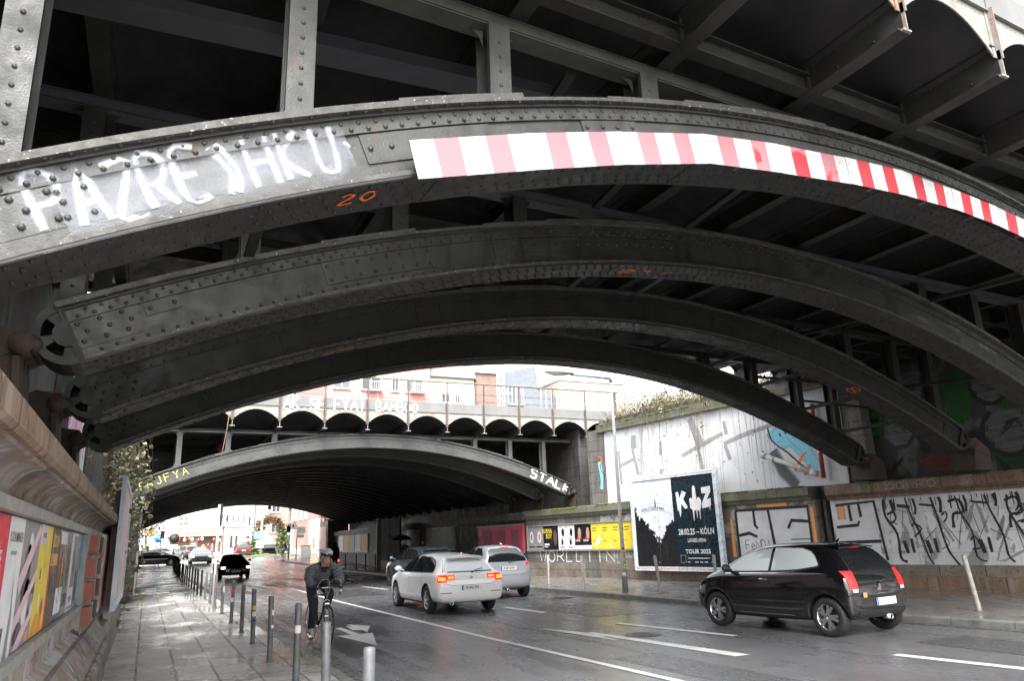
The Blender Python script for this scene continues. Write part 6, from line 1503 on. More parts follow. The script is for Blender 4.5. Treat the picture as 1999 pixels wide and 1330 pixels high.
SPEC['city']=dict(st=[(-1.64,.40,.58,.62,.62,.52),(-1.61,.30,.74,.84,.75,.66),(-1.54,.27,.90,1.02,.79,.64),(-1.42,.25,.99,1.22,.80,.57),(-1.27,.24,1.00,1.38,.805,.55),(-1.05,.22,1.0,1.435,.81,.55),(-.5,.19,.975,1.46,.812,.56),(.1,.19,.95,1.455,.812,.56),(.45,.19,.94,1.40,.812,.57),(.8,.19,.93,1.22,.81,.60),(1.1,.19,.92,1.03,.805,.67),(1.4,.2,.86,.95,.79,.64),(1.65,.22,.74,.82,.74,.58),(1.78,.28,.58,.66,.66,.5),(1.83,.38,.48,.52,.5,.42)],
 ax=(-1.17,1.17),rw=.30,top=[(.98,.99),(.8,1.11),(.5,1.27),(.2,1.345),(-.2,1.375),(-.7,1.36),(-.9,1.30),(-1.0,1.20),(-1.06,1.10)],bot=[(.98,.975),(-.2,1.0),(-.7,1.03),(-1.06,1.085)],pan=[(.96,-.06),(-.12,-1.05)],
 rg=(.84,.60,1.33,.49),ws=(1.03,.62,1.39,.46),seams=[[(-.09,1.36),(-.09,1.0),(-.14,.4),(-.1,.24)],[(.95,.95),(1.0,.7),(.86,.3),(.8,.22)],[(-.8,.24),(.8,.22)],[(-.72,1.03),(-.75,.7),(-.6,.45)]],
 hand=[(-.02,.86)],mir=(.86,1.02),tl=[[(.55,.87),(.725,.85)]],th=[.27],plate=(.10,.52),exh=(.2,.28),spoil=(1.40,-1.20,.46),hl=(1.68,.64,.50,.68))
SPEC['smart']=dict(st=[(-1.35,.40,.62,.70,.66,.60),(-1.33,.32,.78,.92,.74,.68),(-1.27,.28,.95,1.08,.77,.66),(-1.2,.26,1.0,1.26,.775,.60),(-1.1,.25,1.0,1.46,.78,.57),(-.9,.22,1.0,1.52,.78,.56),(-.3,.2,.98,1.55,.78,.57),(.2,.2,.95,1.51,.78,.57),(.55,.2,.93,1.36,.78,.6),(.85,.2,.91,1.12,.775,.64),(1.05,.22,.86,.96,.76,.6),(1.25,.26,.66,.74,.68,.5),(1.33,.36,.5,.56,.5,.4)],
 ax=(-.935,.935),rw=.285,top=[(.85,1.0),(.6,1.2),(.3,1.38),(-.2,1.46),(-.7,1.44),(-.9,1.25),(-.95,1.05)],bot=[(.85,.98),(-.95,1.03)],pan=[(.83,-.2),(-.26,-.94)],rg=(1.06,.62,1.42,.53),ws=(1.05,.6,1.46,.48),seams=[[(-.22,1.4),(-.25,.9),(-.3,.3)],[(.7,.9),(.6,.3)]],hand=[(-.12,.85)],mir=(.75,1.03),tl=[[(.60,.98),(.72,.96)]],th=[.09],plate=(0,.86),exh=(.0,.24),spoil=None,hl=(1.1,.64,.45,.63))
V=[(a,b,c*1.08,d*1.24,e*1.0,f*1.12) for (a,b,c,d,e,f) in SPEC['hatch']['st']]
V=[(-2.25,.42,.7,.8,.78,.70),(-2.22,.32,.95,1.1,.86,.78),(-2.18,.27,1.05,1.4,.88,.74),(-2.1,.25,1.08,1.72,.885,.70),(-1.9,.25,1.08,1.80,.89,.69),(-1,.2,1.06,1.83,.89,.69),(0,.2,1.04,1.82,.89,.69),(.6,.2,1.02,1.72,.89,.69),(1.1,.2,1.0,1.35,.885,.7),(1.4,.2,.98,1.12,.88,.74),(1.8,.22,.88,1.0,.86,.7),(2.05,.26,.68,.78,.8,.6),(2.12,.36,.54,.6,.62,.5)]
SPEC['van']=dict(SPEC['hatch']);SPEC['van'].update(st=V,top=[(1.15,1.12),(.9,1.35),(.6,1.6),(.2,1.68),(-1.6,1.68),(-1.8,1.2)],bot=[(1.15,1.1),(-1.8,1.12)],pan=[(1.13,.0),(-.06,-.95),(-1.0,-1.75)],rg=(1.12,.72,1.68,.64),ws=(1.14,.7,1.7,.58),spoil=None,plate=(0,.75),mir=(1.0,1.15),hand=[(-.02,.95),(-.86,.95)])
def plin(P,x):
    if (P[0][0]>P[-1][0]): P=P[::-1]
    if x<=P[0][0]: return P[0][1]
    for a,b in zip(P,P[1:]):
        if x<=b[0]: return lerp(a[1],b[1],(x-a[0])/(b[0]-a[0]))
    return P[-1][1]
def make_car(kind,paint,label,loc,rz,plate='K AB 123',lit=True,glass_m=None,scale=(1,1,1),rimm=None,detail=2,group=None,ptxt=True,head=False):
    S=SPEC[kind];pm=PAINT[paint];glass_m=glass_m or GLASS
    T=empty('parked_car' if not lit else 'car',loc,rz,label,'car',group);T.scale=scale
    rings=[]
    for (y,zb,zs,zt,ws,wt) in S['st']:
        h=zs-zb;g=zt-zs
        half=[(0,zb),(ws*.80,zb),(ws*.96,zb+.05),(ws,zb+h*.38),(ws*.998,zb+h*.72),(ws*.972,zs),(lerp(ws*.94,wt,.08),zs+min(.025,g*.3)),(lerp(ws*.94,wt,.80),zs+g*.70),(wt*.93,zt-g*.10),(wt*.6,zt-.008),(0,zt)]
        rings.append([(a,y,z) for a,z in half]+[(-a,y,z) for a,z in half[-2:0:-1]])
    n=len(rings[0]);mb=MB();vs=[p for r in rings for p in r];m=len(rings)
    fs=[(i*n+k,(i+1)*n+k,(i+1)*n+(k+1)%n,i*n+(k+1)%n) for i in range(m-1) for k in range(n)]+[tuple(range(n)),tuple(range((m-1)*n,m*n))[::-1]]
    mb.add(vs,fs);b=mb.build('tmpbody',pm,None,smooth=True)
    sb=b.modifiers.new('s','SUBSURF');sb.levels=2 if detail>1 else 1;sb.render_levels=sb.levels
    rw=S['rw'];cut=MB()
    for y in S['ax']:
        for s in(-1,1): cut.cyl((s*.60,y,rw+.005),(s*1.1,y,rw+.005),rw+.055,n=40)
    co=cut.build('cut',BLACKP);bo=b.modifiers.new('b','BOOLEAN');bo.object=co;bo.operation='DIFFERENCE';bo.solver='EXACT'
    dg=bpy.context.evaluated_depsgraph_get();dg.update();me=bpy.data.meshes.new_from_object(b.evaluated_get(dg));bpy.data.objects.remove(b);bpy.data.objects.remove(co)
    me.name='body';me.materials.clear();me.materials.append(pm);me.materials.append(BLACKP)
    for f in me.polygons:
        c=f.center;f.material_index=0;f.use_smooth=True
        for y in S['ax']:
            d=math.hypot(c.y-y,c.z-rw)
            if d<rw+.062 and (abs(f.normal.x)<.4 or abs(c.x)<.7) and abs(c.x)>.5: f.material_index=1;f.use_smooth=False
        if c.z<.265 and f.normal.z<-.5: f.material_index=1
    me.update();body=bpy.data.objects.new('body',me);COL.objects.link(body);body.parent=T
    bm=bmesh.new();bm.from_mesh(me);bvh=BVHTree.FromBMesh(bm);bm.free()
    def cast(o,d,off):
        d=Vector(d).normalized();h=bvh.ray_cast(Vector(o),d)
        if h[0] is None: return Vector(o)+d*3
        nrm=h[1]
        if nrm.dot(d)>0: nrm=-nrm
        return h[0]+nrm*off
    def side(y,z,s,off=.004): return cast((s*3,y,z),(-s,0,0),off)
    def rear(x,z,off=.004): return cast((x,-4,z),(0,1,0),off)
    def front(x,z,off=.004): return cast((x,4,z),(0,-1,0),off)
    def sidepatch(ya,yb,zB,zT,s,m_,nm,off,nu=10,nv=5):
        rows=[]
        for j in range(nv+1):
            rows.append([side(lerp(ya,yb,i/nu),lerp(zB(lerp(ya,yb,i/nu)),zT(lerp(ya,yb,i/nu)),j/nv),s,off) for i in range(nu+1)])
        g=MB();g.sm=True;g.grid(rows if s>0 else [r[::-1] for r in rows]);return g.build(nm,m_,T)
    for s in(-1,1):
        zB=lambda y:plin(S['bot'],y);zT=lambda y:plin(S['top'],y)
        if detail: sidepatch(S['pan'][0][0]+.03,S['pan'][-1][1]-.03,lambda y:zB(y)-.022,lambda y:zT(y)+.018,s,BLACKP,'window_trim',.0025,22,5)
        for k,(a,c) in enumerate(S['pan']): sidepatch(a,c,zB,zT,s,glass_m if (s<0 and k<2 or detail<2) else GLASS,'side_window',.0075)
        if detail>1:
            for sm in S['seams']:
                P=cat_rom([(p[0],p[1],0) for p in sm],4);A=[side(p.x-.006,p.y,s,.0018) for p in P];Bq=[side(p.x+.006,p.y+ (.008 if abs(P[0].y-P[-1].y)<.1 else 0),s,.0018) for p in P]
                g=MB();g.strip(A,Bq);g.build('door_gap',PLK,T)
            for (hy,hz) in S['hand']:
                p=side(hy+.06,hz,s,.0);g=MB();g.ball(p+Vector((s*.018,0,0)),.016,.085,.014,12,6);g.build('door_handle',CHROME if paint=='black' else pm,T)
        if detail:
            my,mz=S['mir'];p=side(my-.05,mz-.03,s,0);g=MB();g.ball(p+Vector((s*.15,-.02,.05)),.10,.055,.07,14,8);g.bar(p+Vector((-s*.02,0,0)),p+Vector((s*.12,-.01,.03)),.05,.035);g.build('wing_mirror',pm if paint!='black' else BLACKP,T)
    def fpatch(fn,x0b,x1b,x0t,x1t,zb,zt,m_,nm,off,nu=10,nv=6,par=None):
        rows=[[fn(lerp(lerp(x0b,x0t,j/nv),lerp(x1b,x1t,j/nv),i/nu),lerp(zb,zt,j/nv),off) for i in range(nu+1)] for j in range(nv+1)]
        g=MB();g.sm=True;g.grid(rows);return g.build(nm,m_,par or T)
    zb,wb,zt,wt=S['rg'];fpatch(rear,-wb-.02,wb+.02,-wt-.02,wt+.02,zb-.02,zt+.015,BLACKP,'window_trim',.003);fpatch(rear,-wb,wb,-wt,wt,zb,zt,GLASS_SKY if paint=='white' else GLASS,'rear_window',.008)
    zb2,wb2,zt2,wt2=S['ws'];fpatch(front,wb2,-wb2,wt2,-wt2,zb2,zt2,GLASS_SKY if paint=='silver' else GLASS,'windscreen',.008)
    # tail lamps
    for s in(-1,1):
        for k,((p,q),hh) in enumerate(zip(S['tl'],S['th'])):
            (xa,za),(xb,zbb)=p,q
            o=fpatch(rear,s*xa,s*xb,s*xa,s*xb,za-hh/2,za+hh/2,TLD if not lit else TL,'tail_lamp',.010,6,4)
            if kind=='hatch' and lit:
                fpatch(rear,s*(xa+.03),s*(xb-.02),s*(xa+.03),s*(xb-.02),za-hh*.25,za+hh*.18,TLA,'lamp_glow',.016,5,3,o)
            if kind=='city': fpatch(rear,s*(xa+.02),s*(xb-.04),s*(xa+.02),s*(xb-.04),za-hh/2-.05,za-hh/2-.005,HLD,'reversing_lamp',.010,4,3)
        if kind=='hatch':
            g=fpatch(rear,s*.50,s*.78,s*.50,s*.78,.485,.505,TLD,'reflector',.006,5,2)
    # head lamps and grille
    hy,hz,xa,xb=S['hl']
    for s in(-1,1): fpatch(front,s*xb,s*xa,s*xb,s*(xa-.06),hz-.13,hz-.02,HLM if head else HLD,'head_lamp',.008,5,4)
    fpatch(front,.40,-.40,.36,-.36,.40,.52,BLACKP,'grille',.006,6,3)
    if lit and S['rg']:
        fpatch(rear,-.14,.14,-.14,.14,zt+.018,zt+.04,TL,'brake_lamp',.012,6,2)
    # plate
    px,pz=S['plate']
    for fn,sg,c in ((rear,-1,px),(front,1,0)):
        z=pz if fn is rear else .42
        a=fn(c,z-.05,.0);b_=fn(c,z+.05,.0);y0=(min(a.y,b_.y) if sg<0 else max(a.y,b_.y))+sg*.012
        g=MB();g.box(c-.26,c+.26,min(y0,y0+sg*.006),max(y0,y0+sg*.006),z-.056,z+.056);po=g.build('number_plate',PLT,T)
        sf=plane_surf((c,y0+sg*.0065,z),(-sg,0,0),(0,0,1),(0,sg,0))
        g=MB();slab(g,sf,-.258,-.215,-.054,.054,.0,.001);g.build('blue_band',PLB,po)
        if ptxt and (fn is rear or head): text(plate,.088,sf,.02,0,PLK,po,sx=.9,bold=.002,d=.0015)
    if detail>1:
        ex,ez=S['exh'];p=rear(ex,ez+.05,0);g=MB();g.lathe([(.030,p.y-.02),(.042,p.y-.03),(.042,p.y+.14),(.028,p.y+.14),(.028,p.y-.02)],(ex,0,ez-.01),'y',18);g.build('exhaust',CHROME,T)
        # hatch seam, wiper, badge (plain disc), lower valance
        if kind!='city':
            g=MB();P=[rear(x,.66 if abs(x)<.6 else .70,.0018) for x in [lerp(-.80,.80,i/16) for i in range(17)]];Q=[rear(x,.668 if abs(x)<.6 else .708,.0018) for x in [lerp(-.80,.80,i/16) for i in range(17)]];g.strip(P,Q);g.build('hatch_gap',PLK,T)
        a=rear(.05,zb-.03,.02);c=rear(.34,zb+.045,.025);g=MB();g.tube([a,a.lerp(c,.5)+Vector((0,-.02,.012)),c],.009,6);g.dome(a,(0,-1,0),.028);g.build('wiper',BLACKP,T)
        p=rear(0,.84 if kind=='hatch' else .74,.002);g=MB()
        if kind=='hatch':
            g.lathe([(0,-.014),(.028,-.013),(.041,-.008),(.041,0)],(p.x,p.y,p.z),'y',20);bo=g.build('badge',CHROME,T)
            g=MB();g.mi=0
            for q in range(4):
                g.mi=q%2;g.lathe([(0,-.0175),(.027,-.0168)],(p.x,p.y,p.z),'y',6,PI/2*q,PI/2*(q+1))
            g.build('badge_quarter',[PLT,PLB],bo)
        elif kind=='city':
            g.prism([(-.03,-.05),(.03,-.05),(.025,0),(.04,.03),(0,.055),(-.035,.04),(-.02,0)],lambda x,z,d:(p.x+x,p.y-.004-d,p.z+z),0,.01);g.build('badge',CHROME,T)
            fpatch(rear,-.62,.62,-.60,.60,.30,.40,BLACKP,'valance',.006,10,3)
            g=MB();p2=rear(.0,.64,.01);g.box(-.1,.1,p2.y-.01,p2.y,.64,.65);g.build('chrome_strip',CHROME,T)
            fpatch(rear,-.47,-.38,-.47,-.38,.60,.67,STK[2] if False else plain('orange_sticker',(.8,.3,.1),.5),'sticker',.012,3,3)
            # light strip along the belt and sill
            for s in(-1,1):
                A=[side(y_,plin(S['bot'],y_)-.03,s,.006) for y_ in [lerp(.92,-1.0,i/14) for i in range(15)]];Bq=[side(y_,plin(S['bot'],y_)-.045,s,.006) for y_ in [lerp(.92,-1.0,i/14) for i in range(15)]];g=MB();g.strip(A,Bq);g.build('belt_trim',CHROME,T)
                A=[side(y_,.30,s,.008) for y_ in [lerp(.82,-.55,i/8) for i in range(9)]];Bq=[side(y_,.288,s,.008) for y_ in [lerp(.82,-.55,i/8) for i in range(9)]];g=MB();g.strip(A,Bq);g.build('sill_trim',CHROME,T)
        if S['spoil']:
            sz,sy,sw=S['spoil'];g=MB();P=[]
            for x in [lerp(-sw,sw,i/10) for i in range(11)]:
                P.append((x,sy-.16+.05*(x/sw)**2,sz-.01-.02*(x/sw)**2))
            Qt=[(p[0],sy+.12,sz+.035-.03*(p[0]/sw)**2) for p in P];Bt=[(p[0],p[1]+.01,p[2]-.025) for p in P]
            g.sm=True;g.strip(Qt,P);g.sm=False;g.strip(P,Bt);g.strip(Bt,Qt);g.build('roof_spoiler',pm if paint!='black' else pm,T)
        g=MB();g.tube([(0,S['spoil'][1]+.25 if S['spoil'] else -.9,S['st'][6][3]-.01),(0,(S['spoil'][1] if S['spoil'] else -.9)+.17,S['st'][6][3]+.05)],[.03,.008],8);g.build('aerial_fin',pm,T)
    # wheels
    rim_m=rimm or RIM
    w0=max(s[4] for s in S['st'])-.005
    W=None
    for y in S['ax']:
        for s in(-1,1):
            t=MB();w=.19;prof=[(rw*.66,-w/2+.012),(rw*.70,-w/2),(rw*.93,-w/2+.004),(rw*.985,-w/2+.02),(rw,-w/2+.045),(rw,w/2-.045),(rw*.985,w/2-.02),(rw*.93,w/2-.004),(rw*.70,w/2),(rw*.66,w/2-.012)]
            t.lathe([(r,h) for r,h in prof],(0,0,0),'x',36)
            cx_=s*(w0-w/2-.012);to=t.build('wheel',RUBBER,T);to.location=(cx_,y,rw)
            r=MB();r.lathe([(rw*.665,-w/2+.01),(rw*.60,-w/2+.03),(rw*.60,w/2-.03),(rw*.665,w/2-.01)],(0,0,0),'x',36)
            r.mi=1;r.lathe([(0.0,s*.01),(rw*.61,s*.01)],(0,0,0),'x',30);r.mi=0
            ns=5
            for k in range(ns):
                for da in ((-.17,.17) if kind!='city' else (-.06,.26)):
                    a=2*PI*k/ns+.3;a1=a+da*.5;a2=a+da*1.25+(0.25 if kind=='city' else 0)
                    r.bar((s*(w/2-.012),rw*.10*math.cos(a1),rw*.10*math.sin(a1)),(s*(w/2-.022),rw*.62*math.cos(a2),rw*.62*math.sin(a2)),.030 if kind!='city' else .045,.03,(1,0,0))
            r.cyl((s*(w/2-.05),0,0),(s*(w/2-.006),0,0),rw*.15,n=16)
            r.build('rim',[rim_m,RIMD],to)
    return T
make_car('hatch','white','white hatchback in the second lane with glowing amber and red tail lamps',(7.17,19.50,0),-.015,'K AG 710',rimm=RIM)
make_car('city','black','small black city car at the right with bright red tail lamps',(10.60,10.42,0),math.radians(6.0),'',glass_m=GLASS_SKY,ptxt=False)
make_car('smart','blue','tiny pale blue two seat car seen from behind beside the white hatchback',(9.78,22.15,0),0,'K EO 2134')
make_car('hatch','slate','dark slate estate car partly hidden in front of the white hatchback',(9.95,29.4,0),.02,'K LM 44',scale=(1.0,1.03,1.10),rimm=RIMD)
make_car('hatch','black','black hatchback coming towards us in the far underpass lane',(4.78,50.2,0),PI+.03,'K NB 92',lit=True,detail=1,head=True,rimm=RIMD)
make_car('hatch','silver','silver car coming behind the black hatchback at the far mouth of the underpass',(4.3,73,.54),PI+.0,'K ST 7',detail=1,head=True)
make_car('van','red','dark red van seen from behind at the crossing',(10.6,100,.75),.0,'',detail=1,ptxt=False)
make_car('hatch','black','black car turning at the far left of the crossing, seen from its side',(.55,71.6,.47),-PI/2+.05,'',detail=1,ptxt=False)
make_car('hatch','slate','dark crossover with red tail lamps waiting before the restaurant',(4.3,101,.75),.35,'',detail=1,scale=(1.05,1.0,1.12),ptxt=False)
make_car('hatch','silver','pale silver car parked left of the crossover at the restaurant',(1.6,107,.75),-1.2,'',lit=False,detail=1,ptxt=False)
for i,(x,y,p,lb) in enumerate(((15.6,114,'black','black car parked left under the ivy arch'),(20.6,114.5,'silver','silver car parked right under the ivy arch'),(17.9,116,'slate','dark car parked behind the bicycles under the ivy arch'))):
    make_car('hatch',p,lb,(x,y,.78),PI/2+.1*i,'',lit=False,detail=1,ptxt=False,group='cars parked under the ivy arch')
# =============================================== people
SKIN=mat('skin',(.72,.42,.33),(.62,.33,.25),8,.5,.05,0,.1,60)
def cloth(name,a,b=None,s=20,r=.8): return mat(name,a,b or [x*.7 for x in a],s,r,.08,0,.3,90)
def human(name,loc,rz,J,E_,regions,label,mats,sub=2,group=None,scale=1):
    """J name->(x,y,z,r) ; E_ edges; regions name->material index"""
    names=list(J);me=bpy.data.meshes.new('b');me.from_pydata([J[k][:3] for k in names],[(names.index(a),names.index(b)) for a,b in E_],[])
    o=bpy.data.objects.new('b',me);COL.objects.link(o);o.modifiers.new('skin','SKIN');
    sk_=me.skin_vertices
    if not sk_: 
        bm=bmesh.new();bm.from_mesh(me);bm.verts.layers.skin.verify();bm.to_mesh(me);bm.free();sk_=me.skin_vertices
    for i,k in enumerate(names):
        r=J[k][3];r=(r,r) if not isinstance(r,tuple) else r
        sk_[0].data[i].radius=r;sk_[0].data[i].use_root=(k=='pelvis')
    o.modifiers['skin'].branch_smoothing=.3
    s=o.modifiers.new('sub','SUBSURF');s.levels=sub;s.render_levels=sub
    dg=bpy.context.evaluated_depsgraph_get();dg.update();m2=bpy.data.meshes.new_from_object(o.evaluated_get(dg));bpy.data.objects.remove(o)
    m2.materials.clear()
    for m_ in mats: m2.materials.append(m_)
    segs=[(Vector(J[a][:3]),Vector(J[b][:3]),regions.get(b,regions.get(a,0))) for a,b in E_]
    for f in m2.polygons:
        c=f.center;best=9;mi=0
        for a,b,r in segs:
            ab=b-a;t=max(0,min(1,(c-a).dot(ab)/max(ab.length_squared,1e-9)));d=(c-(a+ab*t)).length
            if d<best-1e-5: best=d;mi=r
        f.material_index=mi;f.use_smooth=True
    m2.name='body';T=empty(name,loc,rz,label,'person',group);T.scale=(scale,)*3
    ob=bpy.data.objects.new('body',m2);COL.objects.link(ob);ob.parent=T;return T
def limbs(J,E_,s,sh,el,wr,ha,hip,kn,an,toe,r=1,chest='chest',fr=.0085,grip=None):
    n='r' if s>0 else 'l'
    J['sh'+n]=(*sh,.070*r);J['el'+n]=(*el,.050*r);J['wr'+n]=(*wr,.034*r);J['pa'+n]=(*ha,(.040,.024))
    E_+= [(chest,'sh'+n),('sh'+n,'el'+n),('el'+n,'wr'+n),('wr'+n,'pa'+n)]
    J['hi'+n]=(*hip,.088*r);J['kn'+n]=(*kn,.064*r);J['an'+n]=(*an,.046*r);J['to'+n]=(*toe,.038)
    E_+= [('pelvis','hi'+n),('hi'+n,'kn'+n),('kn'+n,'an'+n),('an'+n,'to'+n)]
    pa=Vector(ha);d=(pa-Vector(wr)).normalized();q=d.cross(Vector((0,0,1)));
    if q.length<.2: q=Vector((0,1,0))
    q.normalize();up=q.cross(d)
    for k in range(4):
        b=pa+d*.03+q*(.024*(k-1.5));L=(.062,.072,.068,.052)[k];m=b+d*L*.55-up*.008;e=m+(d*.35-up*.9 if grip else d*.8-up*.4).normalized()*L*.6
        J['f%d%s'%(k,n)]=(*m,fr);J['g%d%s'%(k,n)]=(*e,fr*.85);J['h%d%s'%(k,n)]=(*b,fr*1.15);E_+= [('pa'+n,'h%d%s'%(k,n)),('h%d%s'%(k,n),'f%d%s'%(k,n)),('f%d%s'%(k,n),'g%d%s'%(k,n))]
    t=pa-d*.0-q*s*.035;J['tb'+n]=(*t,.012);J['tt'+n]=(*(t+(d*.6-q*s*.5-up*.4)*.05),.009);E_+= [('pa'+n,'tb'+n),('tb'+n,'tt'+n)]
JK=cloth('puffer_jacket',(.14,.15,.17),(.08,.085,.10),26,.45);DK=cloth('black_fleece',(.018,.018,.02));TR=cloth('dark_trousers',(.02,.021,.025));GLV=cloth('navy_glove',(.03,.04,.10));SHOE=cloth('cream_shoe',(.55,.50,.42));HAIR=plain('grey_hair',(.3,.28,.26),.8)
# --- bicycle, local forward +Y
def bicycle(loc,rz,label,fm,detail=True,group=None,bars='drop'):
    T=empty('bicycle',loc,rz,label,'bicycle',group)
    ry,fy,r=-.50,.50,.34
    for y,s in ((ry,0),(fy,1)):
        t=MB();t.lathe([(r-.013,-.011),(r-.004,-.013),(r,0),(r-.004,.013),(r-.013,.011)],(0,y,r),'x',40);w=t.build('wheel',RUBBER,T)
        q=MB();q.lathe([(r-.013,-.010),(r-.035,-.009),(r-.035,.009),(r-.013,.010)],(0,y,r),'x',40);q.build('rim',CHROME,w)
        sp=MB()
        for k in range(24 if detail else 12):
            a=2*PI*k/(24 if detail else 12);sp.tube([((.03 if k%2 else -.03),y,r),(0,y+(r-.03)*math.cos(a),r+(r-.03)*math.sin(a))],.0016,3,False)
        sp.cyl((-.04,y,r),(.04,y,r),.022,n=10);sp.build('spokes',CHROME,w)
    f=MB();bb=(0,-.06,.28);st=(0,-.24,.80);hd=(0,.33,.84);hl=(0,.37,.70)
    for a,b,rr in ((bb,st,.016),(st,hd,.015),(bb,hl,.018),(hd,hl,.021)): f.tube([a,b],rr,10)
    for s in(-1,1): f.tube([(s*.02,bb[1],bb[2]),(s*.05,ry,r)],.009,8);f.tube([(s*.01,st[1],st[2]-.03),(s*.05,ry,r)],.008,8)
    f.build('frame',fm,T)
    k=MB()
    for s in(-1,1): k.tube([(s*.03,.375,.69),(s*.045,.40,.55),(s*.05,fy,r)],.012,8)
    k.tube([(-.035,.375,.70),(.035,.375,.70)],.018,8);k.build('fork',fm,T)
    c=MB();c.cyl((0,-.24,.78),(0,-.27,.95),.013,n=10);c.build('seat_post',CHROME,T)
    c=MB();c.ball((0,-.30,.965),.065,.13,.03,12,6);c.build('saddle',BLACKP,T)
    h=MB();h.tube([(0,.33,.84),(0,.32,.94),(0,.40,.96)],.013,10)
    if bars=='drop':
        h.tube([(-.20,.40,.96),(.20,.40,.96)],.013,10)
        for s in(-1,1): h.tube(cat_rom([(s*.20,.40,.96),(s*.21,.47,.955),(s*.21,.505,.90),(s*.21,.47,.84),(s*.21,.40,.82)],4),.013,8)
    else: h.tube([(-.30,.28,1.0),(-.2,.38,.98),(.2,.38,.98),(.30,.28,1.0)],.012,8)
    h.build('handlebar',CHROME,T)
    if detail:
        for s in(-1,1):
            b=MB();b.tube([(s*.21,.49,.95),(s*.21,.53,.985)],[.018,.014],8);b.tube([(s*.21,.525,.97),(s*.215,.545,.90),(s*.21,.53,.82)],[.010,.008,.006],8);b.build('brake_lever',CHROME,T)
            b=MB();b.tube(cat_rom([(s*.21,.53,.985),(s*.17,.60,1.09),(s*.05,.60,1.10),(s*-.02,.50,.98),(s*.0,.41,.78)],5),.0035,6,False);b.build('brake_cable',plain('grey_cable',(.6,.6,.6),.4),T)
        b=MB();b.box(-.04,.04,.405,.43,.66,.70);b.tube(cat_rom([(-.05,.41,.72),(0,.41,.76),(.05,.41,.72)],3),.006,6);b.build('brake',CHROME,T)
    p=MB()
    for s,dy,dz in ((1,-.02,-.165),(-1,.02,.165)):
        p.bar((s*.07,bb[1],bb[2]),(s*.08,bb[1]+dy,bb[2]+dz),.02,.014,(1,0,0));p.box(min(s*.08,s*.17),max(s*.08,s*.17),bb[1]+dy-.04,bb[1]+dy+.04,bb[2]+dz-.01,bb[2]+dz+.01)
    p.cyl((-.075,bb[1],bb[2]),(.075,bb[1],bb[2]),.02,n=10);p.lathe([(.085,.055),(.095,.056),(.095,.060),(.085,.061)],bb,'x',20);p.build('crank',STEEL2 if False else CHROME,T)
    return T
B_loc=(2.93,14.38,0);B_rz=PI+.10
bicycle(B_loc,B_rz,'dark road bicycle with drop handlebar ridden by the helmeted man',plain('bike_frame_black',(.03,.03,.035),.25))
J={'pelvis':(0,-.28,1.04,.165),'waist':(0,-.12,1.13,.185),'chest':(0,.03,1.22,(.225,.17)),'upch':(0,.12,1.31,(.165,.12)),'neck':(0,.22,1.37,.065),'head':(0,.30,1.43,(.088,.10)),'crown':(0,.335,1.50,(.080,.092)),'jaw':(0,.375,1.375,(.052,.052)),'nose':(0,.435,1.425,.016)}
E_=[('pelvis','waist'),('waist','chest'),('chest','upch'),('upch','neck'),('neck','head'),('head','crown'),('head','jaw'),('head','nose')]
limbs(J,E_,1,(.205,.11,1.30),(.29,.25,1.08),(.225,.41,.99),(.212,.475,.985),(.10,-.24,1.0),(.135,.10,.62),(.12,-.10,.215),(.12,.06,.16),1.38,'upch',.0095,True)
limbs(J,E_,-1,(-.205,.11,1.30),(-.29,.25,1.08),(-.225,.41,.99),(-.212,.475,.985),(-.10,-.24,1.0),(-.13,.19,.86),(-.12,-.06,.54),(-.12,.10,.50),1.38,'upch',.0095,True)
reg={'pelvis':0,'waist':0,'chest':0,'upch':0,'neck':1,'head':2,'crown':2,'jaw':2,'nose':2}
for n in 'rl':
    reg.update({'sh'+n:0,'el'+n:0,'wr'+n:0,'pa'+n:4,'tb'+n:4,'tt'+n:4,'hi'+n:3,'kn'+n:3,'an'+n:3,'to'+n:5})
    for k in range(4): reg.update({'f%d%s'%(k,n):4,'g%d%s'%(k,n):4,'h%d%s'%(k,n):4})
CY=human('person',B_loc,B_rz,J,E_,reg,'man in dark quilted jacket and black and white helmet riding towards the camera',[JK,DK,SKIN,TR,GLV,SHOE])
# quilted sleeves and body rings
def ringson(a,b,ra,rb,n,par,nm):
    a=Vector(a);b=Vector(b);m=MB()
    for k in range(n):
        t=(k+.5)/n;c=a.lerp(b,t);d=(b-a).normalized();r=lerp(ra,rb,t);x=d.cross(Vector((0,0,1))).normalized();y=d.cross(x)
        L=(b-a).length/n*.5
        rows=[[c+d*(L*s_)+x*(rr*math.cos(q))+y*(rr*math.sin(q)) for q in [2*PI*i/16 for i in range(17)]] for s_,rr in ((-1.02,r*.90),(-.6,r*1.07),(0,r*1.13),(.6,r*1.07),(1.02,r*.90))]
        m.sm=True;m.grid(rows)
    return m.build(nm,JK,par)
for s in(-1,1):
    ringson((s*.215,.12,1.29),(s*.288,.25,1.09),.094,.078,4,CY,'quilted_sleeve');ringson((s*.29,.25,1.085),(s*.228,.40,1.00),.074,.056,4,CY,'quilted_sleeve')
hm=MB();c0=Vector((0,.325,1.50))
WHT=plain('helmet_white',(.72,.72,.72),.3);HBK=plain('helmet_black',(.03,.03,.035),.3)
N=20;rows=[]
for i in range(7):
    t=PI*.5*i/6;rows.append([c0+Vector((.112*math.sin(t+.001)*math.cos(a)*1.0,.145*math.sin(t+.001)*math.sin(a),.112*math.cos(t)+.01)) for a in [2*PI*k/N for k in range(N+1)]])
hm.sm=True;hm.grid(rows);rows2=[[c0+(Vector(p)-c0)*.90 for p in rows[-1]],rows[-1]];hm.grid(rows2);he=hm.build('helmet',HBK,CY)
